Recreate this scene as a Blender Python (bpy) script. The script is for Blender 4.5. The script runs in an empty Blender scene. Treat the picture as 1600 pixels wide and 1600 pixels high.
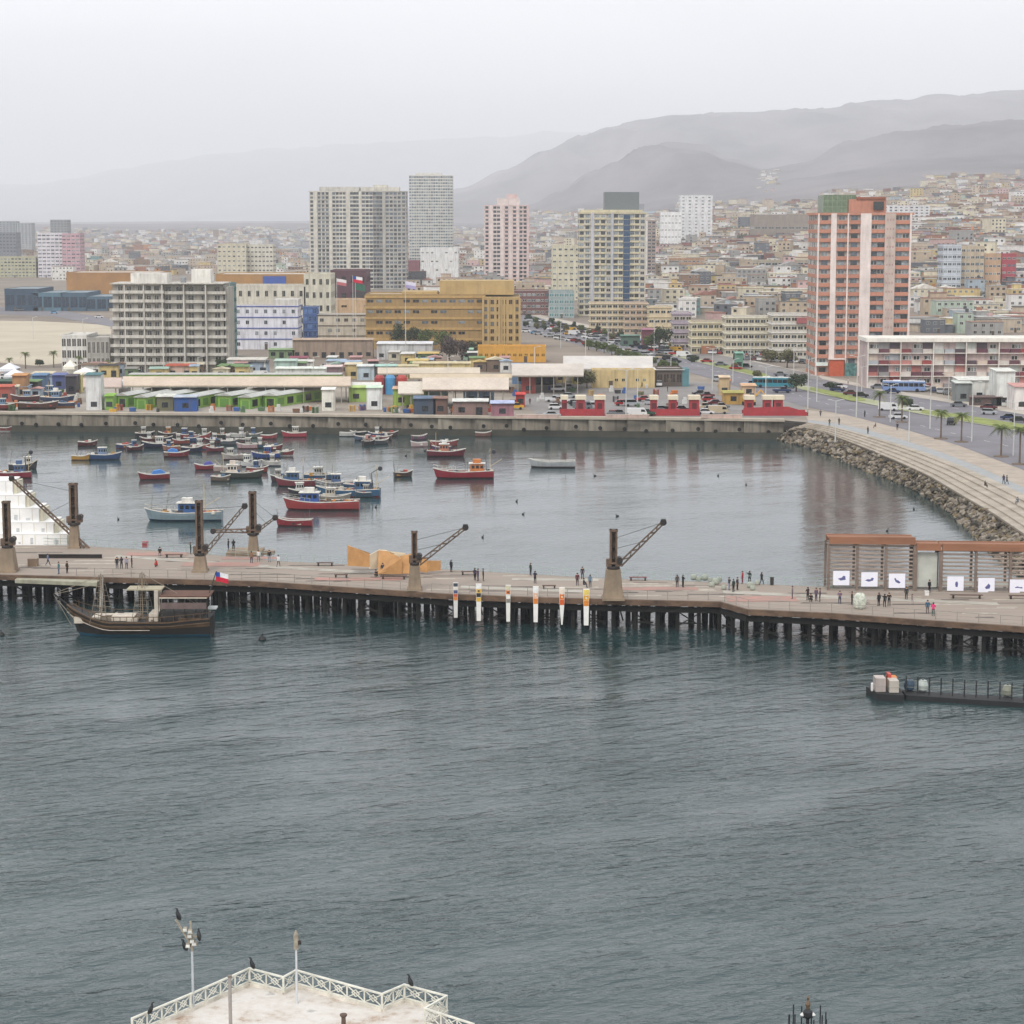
import bpy, bmesh, math, random
from mathutils import Vector, Matrix, noise
R = random.Random(7)
rad = math.radians
scene = bpy.context.scene
# ------------------------------------------------------------------ camera
CH = 52.0; F = 3300.0; TH = math.atan(450.0/F)
CT, ST = math.cos(TH), math.sin(TH)
camd = bpy.data.cameras.new('camera'); cam = bpy.data.objects.new('camera', camd)
scene.collection.objects.link(cam); scene.camera = cam
cam.location = (0, 0, CH); cam.rotation_euler = (math.pi/2 - TH, 0, 0)
camd.sensor_width = 36; camd.lens = F/1600*36; camd.clip_start = 1; camd.clip_end = 80000
# ------------------------------------------------------------------ sky
SUN_EL, SUN_AZ = rad(48), rad(200)
world = bpy.data.worlds.new('World'); scene.world = world; world.use_nodes = True
wn = world.node_tree; wn.nodes.clear()
def wnode(t, **k):
    n = wn.nodes.new(t)
    for a, b in k.items(): setattr(n, a, b)
    return n
w_out = wnode('ShaderNodeOutputWorld'); w_bg = wnode('ShaderNodeBackground'); w_bg2 = wnode('ShaderNodeBackground'); w_add = wnode('ShaderNodeAddShader')
w_sky = wnode('ShaderNodeTexSky', sky_type='NISHITA'); w_sky.sun_disc = False; w_sky.sun_elevation = SUN_EL; w_sky.sun_rotation = SUN_AZ
w_bg2.inputs['Strength'].default_value = 0.006
wn.links.new(w_sky.outputs[0], w_bg2.inputs[0])
w_tc = wnode('ShaderNodeTexCoord'); w_sep = wnode('ShaderNodeSeparateXYZ'); w_ramp = wnode('ShaderNodeValToRGB')
wn.links.new(w_tc.outputs['Generated'], w_sep.inputs[0])
w_map = wnode('ShaderNodeMapping'); w_map.inputs['Scale'].default_value = (1.2, 1.2, 5.0)
w_ns = wnode('ShaderNodeTexNoise'); w_ns.inputs['Scale'].default_value = 3.0; w_ns.inputs['Detail'].default_value = 4; w_ns.inputs['Roughness'].default_value = 0.5
wn.links.new(w_tc.outputs['Generated'], w_map.inputs[0]); wn.links.new(w_map.outputs[0], w_ns.inputs['Vector'])
w_m = wnode('ShaderNodeMath', operation='MULTIPLY_ADD'); w_m.inputs[1].default_value = 0.15; 
wn.links.new(w_ns.outputs[0], w_m.inputs[0]); wn.links.new(w_sep.outputs['Z'], w_m.inputs[2])
wn.links.new(w_m.outputs[0], w_ramp.inputs[0])
cr = w_ramp.color_ramp
cr.elements[0].position = 0.0; cr.elements[0].color = (0.63, 0.635, 0.66, 1)
cr.elements[1].position = 1.0; cr.elements[1].color = (0.66, 0.67, 0.70, 1)
for p_, c_ in ((0.055, (0.66, 0.665, 0.69, 1)), (0.12, (0.76, 0.757, 0.772, 1)), (0.2, (0.81, 0.80, 0.81, 1)), (0.5, (0.76, 0.765, 0.78, 1))):
    e = cr.elements.new(p_); e.color = c_
w_n2 = wnode('ShaderNodeTexNoise'); w_n2.inputs['Scale'].default_value = 2.2; w_n2.inputs['Detail'].default_value = 5; w_mp2 = wnode('ShaderNodeMapping'); w_mp2.inputs['Scale'].default_value = (1.5, 1.5, 9.0)
wn.links.new(w_tc.outputs['Generated'], w_mp2.inputs[0]); wn.links.new(w_mp2.outputs[0], w_n2.inputs['Vector'])
w_mr = wnode('ShaderNodeMapRange'); w_mr.inputs[1].default_value = 0.36; w_mr.inputs[2].default_value = 0.64; w_mr.inputs[3].default_value = 0.9; w_mr.inputs[4].default_value = 1.06
wn.links.new(w_n2.outputs[0], w_mr.inputs[0]); w_vm = wnode('ShaderNodeVectorMath', operation='SCALE'); wn.links.new(w_ramp.outputs[0], w_vm.inputs[0]); wn.links.new(w_mr.outputs[0], w_vm.inputs['Scale'])
wn.links.new(w_vm.outputs[0], w_bg.inputs[0]); w_bg.inputs['Strength'].default_value = 1.24
wn.links.new(w_bg.outputs[0], w_add.inputs[0]); wn.links.new(w_bg2.outputs[0], w_add.inputs[1]); wn.links.new(w_add.outputs[0], w_out.inputs[0])
# ------------------------------------------------------------------ sun
sd = bpy.data.lights.new('sun', 'SUN'); sd.energy = 1.5; sd.angle = rad(18); sd.color = (1, 0.96, 0.9)
sun = bpy.data.objects.new('sun', sd); scene.collection.objects.link(sun)
_sv = Vector((math.sin(SUN_AZ)*math.cos(SUN_EL), math.cos(SUN_AZ)*math.cos(SUN_EL), math.sin(SUN_EL)))
sun.rotation_euler = _sv.to_track_quat('Z', 'Y').to_euler()
scene.view_settings.view_transform = 'Standard'; scene.view_settings.look = 'None'
scene.view_settings.exposure = 0.32; scene.view_settings.gamma = 1
scene.cycles.volume_bounces = 4; scene.cycles.max_bounces = 8; scene.cycles.diffuse_bounces = 3; scene.cycles.glossy_bounces = 3
scene.cycles.transmission_bounces = 2; scene.cycles.caustics_reflective = False; scene.cycles.caustics_refractive = False
# ------------------------------------------------------------------ projection helpers (photo measured on a 1600 px grid)
def ray(px, py):
    u = (px-800)/F; v = (800-py)/F
    return Vector((u, CT+v*ST, -ST+v*CT))
def at(px, py, z=0.0):
    d = ray(px, py); t = (z-CH)/d.z
    return Vector((d.x*t, d.y*t, z))
def zt(py, Y):
    d = ray(800, py); return CH + Y*d.z/d.y
def xt(px, Y, z=0.0):
    return (px-800)/F*(Y*CT+(CH-z)*ST)
def sstep(a, b, x):
    t = max(0.0, min(1.0, (x-a)/(b-a))); return t*t*(3-2*t)
GZ = 4.6
def lerp_tab(tab, x):
    if x <= tab[0][0]: return tab[0][1]
    for (a, b), (c, d) in zip(tab, tab[1:]):
        if x <= c:
            t = (x-a)/(c-a); t = t*t*(3-2*t); return b+(d-b)*t
    return tab[-1][1]
RB = [(-800, 352), (560, 345), (660, 318), (720, 292), (790, 262), (850, 232), (900, 211), (950, 194), (1000, 182), (1050, 175), (1120, 174), (1200, 170), (1280, 166), (1330, 160), (1400, 158), (1470, 148), (1540, 145), (1600, 144), (1800, 136), (2400, 150)]
RC = [(-800, 352), (780, 348), (830, 318), (870, 298), (920, 268), (960, 250), (1000, 232), (1040, 218), (1090, 222), (1140, 246), (1190, 268), (1250, 262), (1320, 230), (1400, 212), (1500, 200), (1600, 190), (1800, 170), (2400, 160)]
RA = [(-2500, 330), (-800, 300), (60, 288), (130, 277), (200, 262), (280, 250), (340, 240), (430, 232), (600, 222), (780, 214), (860, 206), (1000, 210), (1100, 260), (1400, 300), (2600, 320)]
def terr(x, y):
    if y < 700: return GZ
    px = 800 + F*x/y
    s = sstep(-0.06, 0.26, x/y)
    z = GZ + 0.046*s*max(0, y-950)*sstep(950, 1300, y)
    z += 0.004*max(0, y-2500)
    if y > 3000:
        n = noise.fractal(Vector((x*0.0013, y*0.0009, 3.1)), 0.9, 2.0, 6)
        rg = 1-abs(noise.noise(Vector((x*0.0022+y*0.0006, y*0.0005, 7.7))))*2-0.5*abs(noise.noise(Vector((x*0.006-y*0.001, y*0.0012, 1.7))))
        for tab, y0, y1, am in ((RC, 5000, 8600, 0.34), (RB, 9000, 13000, 0.22), (RA, 22000, 36000, 0.05)):
            h = zt(lerp_tab(tab, px), y1) - z
            if h > 0:
                k = sstep(y0, y1, y)
                zz = z + h*k*(1 - am + am*rg) + h*am*0.7*n*k*(1-k)*3
                # beyond the crest the mass falls away slowly
                if y > y1: zz = z + h*max(0.0, 1-(y-y1)/(y1*0.25))
                z = max(z, zz)
    return z
def G(px, py):
    """point on the terrain seen at a pixel"""
    d = ray(px, py)
    lo = 200.0
    if d.z < 0:
        p = at(px, py, GZ)
        if p.y < 700: return p
    y = 690.0
    while y < 12000:
        y2 = y*1.01
        if CH + y2*d.z/d.y < terr(d.x/d.y*y2, y2):
            for _ in range(12):
                m = (y+y2)/2
                if CH + m*d.z/d.y < terr(d.x/d.y*m, m): y2 = m
                else: y = m
            x = d.x/d.y*y2
            return Vector((x, y2, terr(x, y2)))
        y = y2
    return at(px, max(py, 380), GZ)
# ------------------------------------------------------------------ materials
MC = {}
def s2l(c):
    c = c/255.0
    return c/12.92 if c <= 0.04045 else ((c+0.055)/1.055)**2.4
def rgb(h):
    h = h.lstrip('#'); return tuple(s2l(int(h[i:i+2], 16)) for i in (0, 2, 4))
def mat(name, col, rough=0.7, var=0.12, scale=0.6, metal=0.0, stretch=(1, 1, 1), bump=0.0, dirt=0.0, spec=0.5, world_co=False, mix=None):
    if isinstance(col, str): col = rgb(col)
    key = (name, col, rough, var, scale, metal, stretch, bump, dirt, mix)
    if key in MC: return MC[key]
    m = bpy.data.materials.new(name); m.use_nodes = True; nt = m.node_tree; b = nt.nodes['Principled BSDF']
    b.inputs['Roughness'].default_value = rough; b.inputs['Metallic'].default_value = metal; b.inputs['Specular IOR Level'].default_value = spec
    tc = nt.nodes.new('ShaderNodeTexCoord'); mp = nt.nodes.new('ShaderNodeMapping'); mp.inputs['Scale'].default_value = stretch
    if world_co:
        g = nt.nodes.new('ShaderNodeNewGeometry'); nt.links.new(g.outputs['Position'], mp.inputs[0])
    else: nt.links.new(tc.outputs['Object'], mp.inputs[0])
    ns = nt.nodes.new('ShaderNodeTexNoise'); ns.inputs['Scale'].default_value = scale; ns.inputs['Detail'].default_value = 6; ns.inputs['Roughness'].default_value = 0.65
    nt.links.new(mp.outputs[0], ns.inputs['Vector'])
    rp = nt.nodes.new('ShaderNodeValToRGB'); nt.links.new(ns.outputs[0], rp.inputs[0])
    rp.color_ramp.elements[0].position = 0.3; rp.color_ramp.elements[1].position = 0.7
    lo = tuple(max(0, c*(1-var*1.6)) for c in col); hi = tuple(min(0.95, c*(1+var)) for c in col)
    if mix:
        mc = rgb(mix) if isinstance(mix, str) else mix; lo = mc
    rp.color_ramp.elements[0].color = (*lo, 1); rp.color_ramp.elements[1].color = (*hi, 1)
    last = rp.outputs[0]
    if dirt > 0:   # streaky grime running down, a stain of the surface itself
        mp2 = nt.nodes.new('ShaderNodeMapping'); mp2.inputs['Scale'].default_value = (1.1, 1.1, 0.12)
        nt.links.new((tc.outputs['Object']), mp2.inputs[0])
        n2 = nt.nodes.new('ShaderNodeTexNoise'); n2.inputs['Scale'].default_value = 1.0; n2.inputs['Detail'].default_value = 5
        nt.links.new(mp2.outputs[0], n2.inputs['Vector'])
        r2 = nt.nodes.new('ShaderNodeValToRGB'); r2.color_ramp.elements[0].position = 0.45; r2.color_ramp.elements[1].position = 0.72
        r2.color_ramp.elements[0].color = (0, 0, 0, 1); r2.color_ramp.elements[1].color = (dirt, dirt, dirt, 1)
        nt.links.new(n2.outputs[0], r2.inputs[0])
        mx = nt.nodes.new('ShaderNodeMix'); mx.data_type = 'RGBA'
        nt.links.new(r2.outputs[0], mx.inputs[0]); nt.links.new(last, mx.inputs[6]); mx.inputs[7].default_value = (0.09, 0.075, 0.06, 1)
        last = mx.outputs[2]
    nt.links.new(last, b.inputs['Base Color'])
    if bump > 0:
        bp = nt.nodes.new('ShaderNodeBump'); bp.inputs['Strength'].default_value = bump; bp.inputs['Distance'].default_value = 0.1
        nt.links.new(ns.outputs[0], bp.inputs['Height']); nt.links.new(bp.outputs[0], b.inputs['Normal'])
    MC[key] = m; return m
def paint(h, rough=0.5, dirt=0.25): return mat('painted_surface', h, rough, 0.10, 0.5, dirt=dirt)
def desat(h, k=0.25, d=1.0):
    c = [int(h.lstrip('#')[i:i+2], 16) for i in (0, 2, 4)]; l = 0.3*c[0]+0.59*c[1]+0.11*c[2]
    return '#%02x%02x%02x' % tuple(max(0, min(255, int((v+(l-v)*k)*d))) for v in c)
def wallm(h, dirt=0.35): return mat('plaster', desat(h), 0.85, 0.13, 0.25, dirt=dirt)
def glassm(h='#2a3238', rough=0.15): return mat('window_glass', h, rough, 0.5, 0.9, spec=0.8)
def metalm(h, rough=0.45): return mat('metal_paint', h, rough, 0.15, 1.0, dirt=0.2)
def woodm(h, sc=0.8): return mat('timber', h, 0.8, 0.28, sc, stretch=(1, 6, 1), dirt=0.3)
def clothm(h): return mat('cloth', h, 0.9, 0.12, 3.0)
# ------------------------------------------------------------------ mesh builder
class MB:
    def __init__(s): s.v = []; s.f = []; s.mi = []; s.ms = []
    def m(s, mt):
        if mt not in s.ms: s.ms.append(mt)
        return s.ms.index(mt)
    def add(s, vs, fs, mt):
        o = len(s.v); i = s.m(mt); s.v += [tuple(p) for p in vs]
        s.f += [tuple(a+o for a in f) for f in fs]; s.mi += [i]*len(fs); return s
    def box(s, x0, x1, y0, y1, z0, z1, mt, rot=0.0, c=(0, 0), taper=0.0):
        tx = (x1-x0)*taper/2; ty = (y1-y0)*taper/2
        vs = [(x0, y0, z0), (x1, y0, z0), (x1, y1, z0), (x0, y1, z0), (x0+tx, y0+ty, z1), (x1-tx, y0+ty, z1), (x1-tx, y1-ty, z1), (x0+tx, y1-ty, z1)]
        if rot:
            ca, sa = math.cos(rot), math.sin(rot)
            vs = [(c[0]+(a-c[0])*ca-(b-c[1])*sa, c[1]+(a-c[0])*sa+(b-c[1])*ca, z) for a, b, z in vs]
        return s.add(vs, [(0, 3, 2, 1), (4, 5, 6, 7), (0, 1, 5, 4), (1, 2, 6, 5), (2, 3, 7, 6), (3, 0, 4, 7)], mt)
    def bar(s, a, b, w, mt, h=None, n=4):
        """a straight bar of n sides between two points"""
        a = Vector(a); b = Vector(b); d = (b-a)
        if d.length < 1e-6: return s
        d.normalize(); up = Vector((0, 0, 1)) if abs(d.z) < 0.95 else Vector((0, 1, 0))
        x = d.cross(up).normalized(); y = x.cross(d).normalized(); h = h or w
        vs = []
        for p, k in ((a, 1.0), (b, 1.0)):
            for i in range(n):
                t = 2*math.pi*(i+0.5)/n; q = 1.0 if n > 4 else 1.4142
                vs.append(p + x*math.cos(t)*w/2*q + y*math.sin(t)*h/2*q)
        fs = [tuple(range(n))[::-1], tuple(range(n, 2*n))] + [(i, (i+1) % n, n+(i+1) % n, n+i) for i in range(n)]
        return s.add(vs, fs, mt)
    def lathe(s, prof, mt, n=10, c=(0, 0, 0), ax='z', sx=1.0, sy=1.0):
        vs = []; fs = []
        for r, z in prof:
            for i in range(n):
                t = 2*math.pi*i/n; a, b = r*math.cos(t)*sx, r*math.sin(t)*sy
                vs.append((c[0]+a, c[1]+b, c[2]+z) if ax == 'z' else (c[0]+z, c[1]+a, c[2]+b) if ax == 'x' else (c[0]+a, c[1]+z, c[2]+b))
        for k in range(len(prof)-1):
            for i in range(n): fs.append((k*n+i, k*n+(i+1) % n, (k+1)*n+(i+1) % n, (k+1)*n+i))
        fs.append(tuple(range(n))[::-1]); fs.append(tuple(range((len(prof)-1)*n, len(prof)*n)))
        return s.add(vs, fs, mt)
    def prism(s, poly, z0, z1, mt):
        n = len(poly)
        z0s = z0 if isinstance(z0, (list, tuple)) else [z0]*n; z1s = z1 if isinstance(z1, (list, tuple)) else [z1]*n
        vs = [(p[0], p[1], z) for p, z in zip(poly, z0s)] + [(p[0], p[1], z) for p, z in zip(poly, z1s)]
        fs = [tuple(range(n))[::-1], tuple(range(n, 2*n))] + [(i, (i+1) % n, n+(i+1) % n, n+i) for i in range(n)]
        return s.add(vs, fs, mt)
    def extr_y(s, poly, y0, y1, mt):
        """poly in x,z swept along y"""
        n = len(poly); vs = [(a, y0, b) for a, b in poly] + [(a, y1, b) for a, b in poly]
        fs = [tuple(range(n)), tuple(range(n, 2*n))[::-1]] + [(i, n+i, n+(i+1) % n, (i+1) % n) for i in range(n)]
        return s.add(vs, fs, mt)
    def mesh(s, name, smooth=False):
        me = bpy.data.meshes.new(name); me.from_pydata(s.v, [], s.f)
        for m_ in s.ms: me.materials.append(m_)
        me.polygons.foreach_set('material_index', s.mi)
        if smooth: me.polygons.foreach_set('use_smooth', [True]*len(s.f))
        me.update(); return me
    def build(s, name, parent=None, loc=None, rz=0.0, smooth=False):
        return link(name, s.mesh(name, smooth), parent, loc, rz)
def link(name, data, parent=None, loc=None, rz=0.0):
    o = bpy.data.objects.new(name, data); scene.collection.objects.link(o)
    if parent is not None: o.parent = parent
    if loc is not None: o.location = loc
    if rz: o.rotation_euler = (0, 0, rz)
    return o
USED = set()
def tag(o, label=None, cat=None, group=None, kind=None, shared=False):
    if label:
        if label in USED and not shared: print('DUPLICATE LABEL', label)
        USED.add(label); o['label'] = label
    if cat: o['category'] = cat
    if group: o['group'] = group
    if kind: o['kind'] = kind
    return o
def thing(name, label, cat, loc=(0, 0, 0), rz=0.0, group=None, shared=False):
    return tag(link(name, None, None, loc, rz), label, cat, group, shared=shared)
def struct(o): o['kind'] = 'structure'; return o
def copytree(o, loc, rz=0.0, label=None, group=None, mats=None, scale=None):
    c = o.copy(); scene.collection.objects.link(c); c.location = loc; c.rotation_euler = (0, 0, rz)
    if scale: c.scale = (scale,)*3 if not isinstance(scale, tuple) else scale
    if label: USED.add(label); c['label'] = label
    if group: c['group'] = group
    for ch in list(o.children):
        d = ch.copy(); scene.collection.objects.link(d); d.parent = c
        for g in list(ch.children):
            e = g.copy(); scene.collection.objects.link(e); e.parent = d
    return c
def uniq(cands):
    """first wording not used yet"""
    for l in cands:
        if l not in USED and 4 <= len(l.replace('-', ' ').split()) <= 16: return l
    return None
def sheet(name, pts, z, mt, pad=0.0):
    """flat polygon of ground (pts are world xy)"""
    me = bpy.data.meshes.new(name); bm = bmesh.new()
    vs = [bm.verts.new((p[0], p[1], z)) for p in pts]
    es = [bm.edges.new((vs[i], vs[(i+1) % len(vs)])) for i in range(len(vs))]
    bmesh.ops.triangle_fill(bm, edges=es, use_beauty=True, use_dissolve=False, normal=(0, 0, 1))
    for f in bm.faces:
        if f.normal.z < 0: f.normal_flip()
    bm.to_mesh(me); bm.free(); me.materials.append(mt)
    return struct(link(name, me))
def P(px, py, z=GZ): return at(px, py, z).to_2d()
# ------------------------------------------------------------------ water
def water_mat():
    m = bpy.data.materials.new('sea_water'); m.use_nodes = True; nt = m.node_tree; b = nt.nodes['Principled BSDF']
    g = nt.nodes.new('ShaderNodeNewGeometry')
    def ns(scale, stretch, rot, detail=3, rough=0.55, typ='n', dist=0.0):
        m0 = nt.nodes.new('ShaderNodeMapping'); m0.inputs['Rotation'].default_value = (0, 0, rot); nt.links.new(g.outputs['Position'], m0.inputs[0])
        mp = nt.nodes.new('ShaderNodeMapping'); mp.inputs['Scale'].default_value = stretch; nt.links.new(m0.outputs[0], mp.inputs[0])
        n = nt.nodes.new('ShaderNodeTexNoise'); n.inputs['Scale'].default_value = scale; n.inputs['Detail'].default_value = detail; n.inputs['Roughness'].default_value = rough
        n.inputs['Distortion'].default_value = dist
        nt.links.new(mp.outputs[0], n.inputs['Vector']); return n.outputs[0]
    big = ns(0.012, (1, 1.6, 1), 0.4, 3)
    patch = ns(0.035, (1, 2.2, 1), -0.3, 3)
    rp = nt.nodes.new('ShaderNodeValToRGB'); nt.links.new(big, rp.inputs[0])
    rp.color_ramp.elements[0].position = 0.35; rp.color_ramp.elements[0].color = (0.011, 0.034, 0.036, 1)
    rp.color_ramp.elements[1].position = 0.68; rp.color_ramp.elements[1].color = (0.034, 0.060, 0.064, 1)
    nt.links.new(rp.outputs[0], b.inputs['Base Color'])
    b.inputs['Roughness'].default_value = 0.08; b.inputs['IOR'].default_value = 1.43; b.inputs['Specular IOR Level'].default_value = 0.5
    swell = ns(0.42, (0.30, 1, 1), -0.62, 2, 0.5)
    chop = ns(0.95, (0.42, 1, 1), -0.35, 3, 0.55, dist=0.6)
    fine = ns(2.4, (0.55, 1, 1), -0.1, 3, 0.65)
    def mul(a, k):
        n = nt.nodes.new('ShaderNodeMath'); n.operation = 'MULTIPLY'; nt.links.new(a, n.inputs[0])
        if isinstance(k, float): n.inputs[1].default_value = k
        else: nt.links.new(k, n.inputs[1])
        return n.outputs[0]
    def add(a, c):
        n = nt.nodes.new('ShaderNodeMath'); n.operation = 'ADD'; nt.links.new(a, n.inputs[0]); nt.links.new(c, n.inputs[1]); return n.outputs[0]
    pr = nt.nodes.new('ShaderNodeMapRange'); pr.inputs[1].default_value = 0.35; pr.inputs[2].default_value = 0.65; pr.inputs[3].default_value = 0.45; pr.inputs[4].default_value = 1.25
    nt.links.new(patch, pr.inputs[0])
    # the harbour behind the pier is sheltered and calmer
    sp = nt.nodes.new('ShaderNodeSeparateXYZ'); nt.links.new(g.outputs['Position'], sp.inputs[0])
    calm = nt.nodes.new('ShaderNodeMapRange'); calm.inputs[1].default_value = 262; calm.inputs[2].default_value = 300; calm.inputs[3].default_value = 1.0; calm.inputs[4].default_value = 0.19
    nt.links.new(sp.outputs['Y'], calm.inputs[0])
    h = add(add(mul(swell, SW[0]), mul(chop, SW[1])), mul(fine, SW[2]))
    h = mul(mul(h, pr.outputs[0]), calm.outputs[0])
    bp = nt.nodes.new('ShaderNodeBump'); bp.inputs['Strength'].default_value = 1.0; bp.inputs['Distance'].default_value = 1.0
    nt.links.new(h, bp.inputs['Height']); nt.links.new(bp.outputs[0], b.inputs['Normal'])
    return m
SW = (0.34, 0.24, 0.07)
wm = MB(); wm.add([(-900, -300, 0), (900, -300, 0), (900, 620, 0), (-900, 620, 0)], [(0, 1, 2, 3)], water_mat())
struct(wm.build('water'))
# ------------------------------------------------------------------ land: near ground, terrain, hills
dust = mat('dusty_ground', '#958b7f', 0.95, 0.16, 0.05, world_co=True, mix='#776e63')
citym = mat('city_soil', '#857a6e', 0.95, 0.2, 0.02, world_co=True, mix='#675d54')
hillm = mat('desert_hillside', '#726c6e', 0.95, 0.25, 0.0022, world_co=True, mix='#3a393f', stretch=(1, 0.35, 1))  # dark streaks in the colour stand in for relief shading on the slopes
QL = [(-500, 673), (0, 673.5), (400, 676), (800, 681), (1100, 684), (1225, 686)]        # foot of the quay wall at the water
def quay_at(px): 
    for (a, b), (c, d) in zip(QL, QL[1:]):
        if px <= c: return b+(d-b)*(px-a)/(c-a)
    return QL[-1][1]
quay = [at(px, quay_at(px), 0).to_2d() for px, _ in QL]
PATH = [(1262, 660), (1300, 666), (1340, 676), (1400, 693), (1450, 709), (1500, 728), (1550, 750), (1600, 774), (1660, 806), (1740, 856), (1850, 930), (2050, 1080)]   # inner edge of the steps
ROCKTOP = [(1238, 670), (1268, 672), (1300, 682), (1340, 697), (1400, 722), (1450, 745), (1500, 775), (1550, 804), (1600, 838), (1660, 880), (1740, 940), (1850, 1040)]
ROCKFOOT = [(1212, 686), (1250, 697), (1300, 712), (1350, 736), (1400, 752), (1440, 770), (1480, 795), (1512, 828), (1545, 858), (1580, 890), (1640, 950), (1750, 1060)]
near = [(-430, quay[0].y)] + [tuple(q) for q in quay] + [tuple(P(a, b)) for a, b in PATH] + [(430, 120), (430, 700), (-430, 700)]
near[1] = (-429, quay[0].y)
sheet('ground', near, GZ, dust)
def polar(name, ys, u0, u1, nu, mt, rough=0):
    vs = []; fs = []
    for j, y in enumerate(ys):
        for i in range(nu+1):
            x = (u0+(u1-u0)*i/nu)*y; vs.append((x, y, terr(x, y)))
    for j in range(len(ys)-1):
        for i in range(nu): a = j*(nu+1)+i; fs.append((a, a+1, a+nu+2, a+nu+1))
    me = bpy.data.meshes.new(name); me.from_pydata(vs, [], fs); me.materials.append(mt)
    me.polygons.foreach_set('use_smooth', [True]*len(fs)); me.update()
    return struct(link(name, me))
ys = [700*(3300/700)**(i/50) for i in range(51)]
polar('terrain', ys, -0.62, 0.62, 120, citym)
ys = [3300*(42000/3300)**(i/240) for i in range(241)]
polar('hills', ys, -0.62, 0.62, 480, hillm)
# ------------------------------------------------------------------ haze
hz = MB(); hz.box(-26600, 26600, -350, 42500, -1.0, 1720, mat('haze_air', '#ffffff')); hzo = hz.build('haze'); hzo['kind'] = 'stuff'
hm = bpy.data.materials.new('haze_air_volume'); hm.use_nodes = True; nt = hm.node_tree; nt.nodes.clear()
ho = nt.nodes.new('ShaderNodeOutputMaterial'); hv = nt.nodes.new('ShaderNodeVolumePrincipled')
hv.inputs['Color'].default_value = (0.94, 0.965, 1.0, 1); hv.inputs['Density'].default_value = 0.00009; hv.inputs['Anisotropy'].default_value = 0.0
nt.links.new(hv.outputs[0], ho.inputs['Volume']); hzo.data.materials[0] = hm
# ------------------------------------------------------------------ pier
DZ = 4.1
FRONT = [(-260, 888), (0, 897), (200, 902), (400, 907), (700, 927), (800, 931), (940, 935), (1125, 939), (1168, 951), (1300, 957), (1450, 968), (1600, 978), (1900, 1002)]
BACK = [(-260, 846), (0, 850), (130, 853), (300, 864), (440, 877), (700, 890), (930, 903), (1100, 909), (1290, 917), (1600, 925), (1900, 934)]
fr = [at(a, b, DZ) for a, b in FRONT]; bk = [at(a, b, DZ) for a, b in BACK]
pier = thing('pier', 'long timber and iron pier with a pinkish plank deck crossing the harbour on dark piles', 'pier', (0, 0, 0))
deckm = mat('deck_planks', '#7f766c', 0.85, 0.25, 0.5, world_co=True, mix='#9a8c80', stretch=(0.12, 1.6, 1))
deckdk = mat('fascia_timber', '#6a5342', 0.85, 0.35, 0.5, world_co=True, mix='#42342a', stretch=(0.8, 1, 2))
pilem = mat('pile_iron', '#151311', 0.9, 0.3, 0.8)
mb = MB(); poly = [(p.x, p.y) for p in fr] + [(p.x, p.y) for p in bk[::-1]]
n = len(poly)
me = bpy.data.meshes.new('deck'); bm = bmesh.new()
tops = [bm.verts.new((a, b, DZ)) for a, b in poly]; bots = [bm.verts.new((a, b, DZ-0.35)) for a, b in poly]
for L_ in (tops, bots):
    es = [bm.edges.new((L_[i], L_[(i+1) % n])) for i in range(n)]; bmesh.ops.triangle_fill(bm, edges=es, use_beauty=True, normal=(0, 0, 1))
for i in range(n): bm.faces.new((tops[i], tops[(i+1) % n], bots[(i+1) % n], bots[i]))
bmesh.ops.recalc_face_normals(bm, faces=bm.faces); bm.to_mesh(me); bm.free(); me.materials.append(deckm); link('deck', me, pier)
def along(pts, s):
    i = 0
    for a, b in zip(pts, pts[1:]):
        L = (b-a).length
        if s <= L: return a+(b-a)*(s/L), (b-a).normalized()
        s -= L
    return pts[-1].copy(), (pts[-1]-pts[-2]).normalized()
def plen(pts): return sum((b-a).length for a, b in zip(pts, pts[1:]))
for nm, pts, off in (('front_beam', fr, -0.16), ('back_beam', bk, 0.16)):
    mb = MB()
    for a, b in zip(pts, pts[1:]):
        mb.bar(a+Vector((0, off, -0.42)), b+Vector((0, off, -0.42)), 0.28, deckdk, h=0.7)
    mb.build(nm, pier)
mb = MB()
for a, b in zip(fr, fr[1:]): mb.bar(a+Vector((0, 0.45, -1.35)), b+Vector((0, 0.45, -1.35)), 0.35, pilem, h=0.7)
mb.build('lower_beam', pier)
mb = MB()   # cap stringers and cross beams under the deck
for s in range(0, int(plen(fr)), 4):
    p, d = along(fr, s); q, _ = along(bk, s*plen(bk)/plen(fr))
    mb.bar(p+Vector((0, 0.8, -0.95)), q+Vector((0, -0.6, -0.95)), 0.35, pilem, h=0.6)
mb.build('underframe', pier)
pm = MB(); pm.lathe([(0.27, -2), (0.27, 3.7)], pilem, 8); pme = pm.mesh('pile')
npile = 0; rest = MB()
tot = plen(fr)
for rowi, fy in enumerate((0.06, 0.3, 0.5, 0.62, 0.75, 0.92)):  # rear rows packed close, added to darken the space under the deck
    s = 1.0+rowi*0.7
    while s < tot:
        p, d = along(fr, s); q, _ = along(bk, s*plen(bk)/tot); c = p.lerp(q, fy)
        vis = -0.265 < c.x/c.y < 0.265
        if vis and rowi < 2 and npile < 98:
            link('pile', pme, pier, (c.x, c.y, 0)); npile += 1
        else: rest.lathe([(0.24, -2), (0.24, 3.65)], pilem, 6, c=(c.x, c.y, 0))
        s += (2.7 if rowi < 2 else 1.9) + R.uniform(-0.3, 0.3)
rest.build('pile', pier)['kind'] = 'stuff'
br = MB(); s = 2.0  # bracing added to thicken the darkness between the piles
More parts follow.
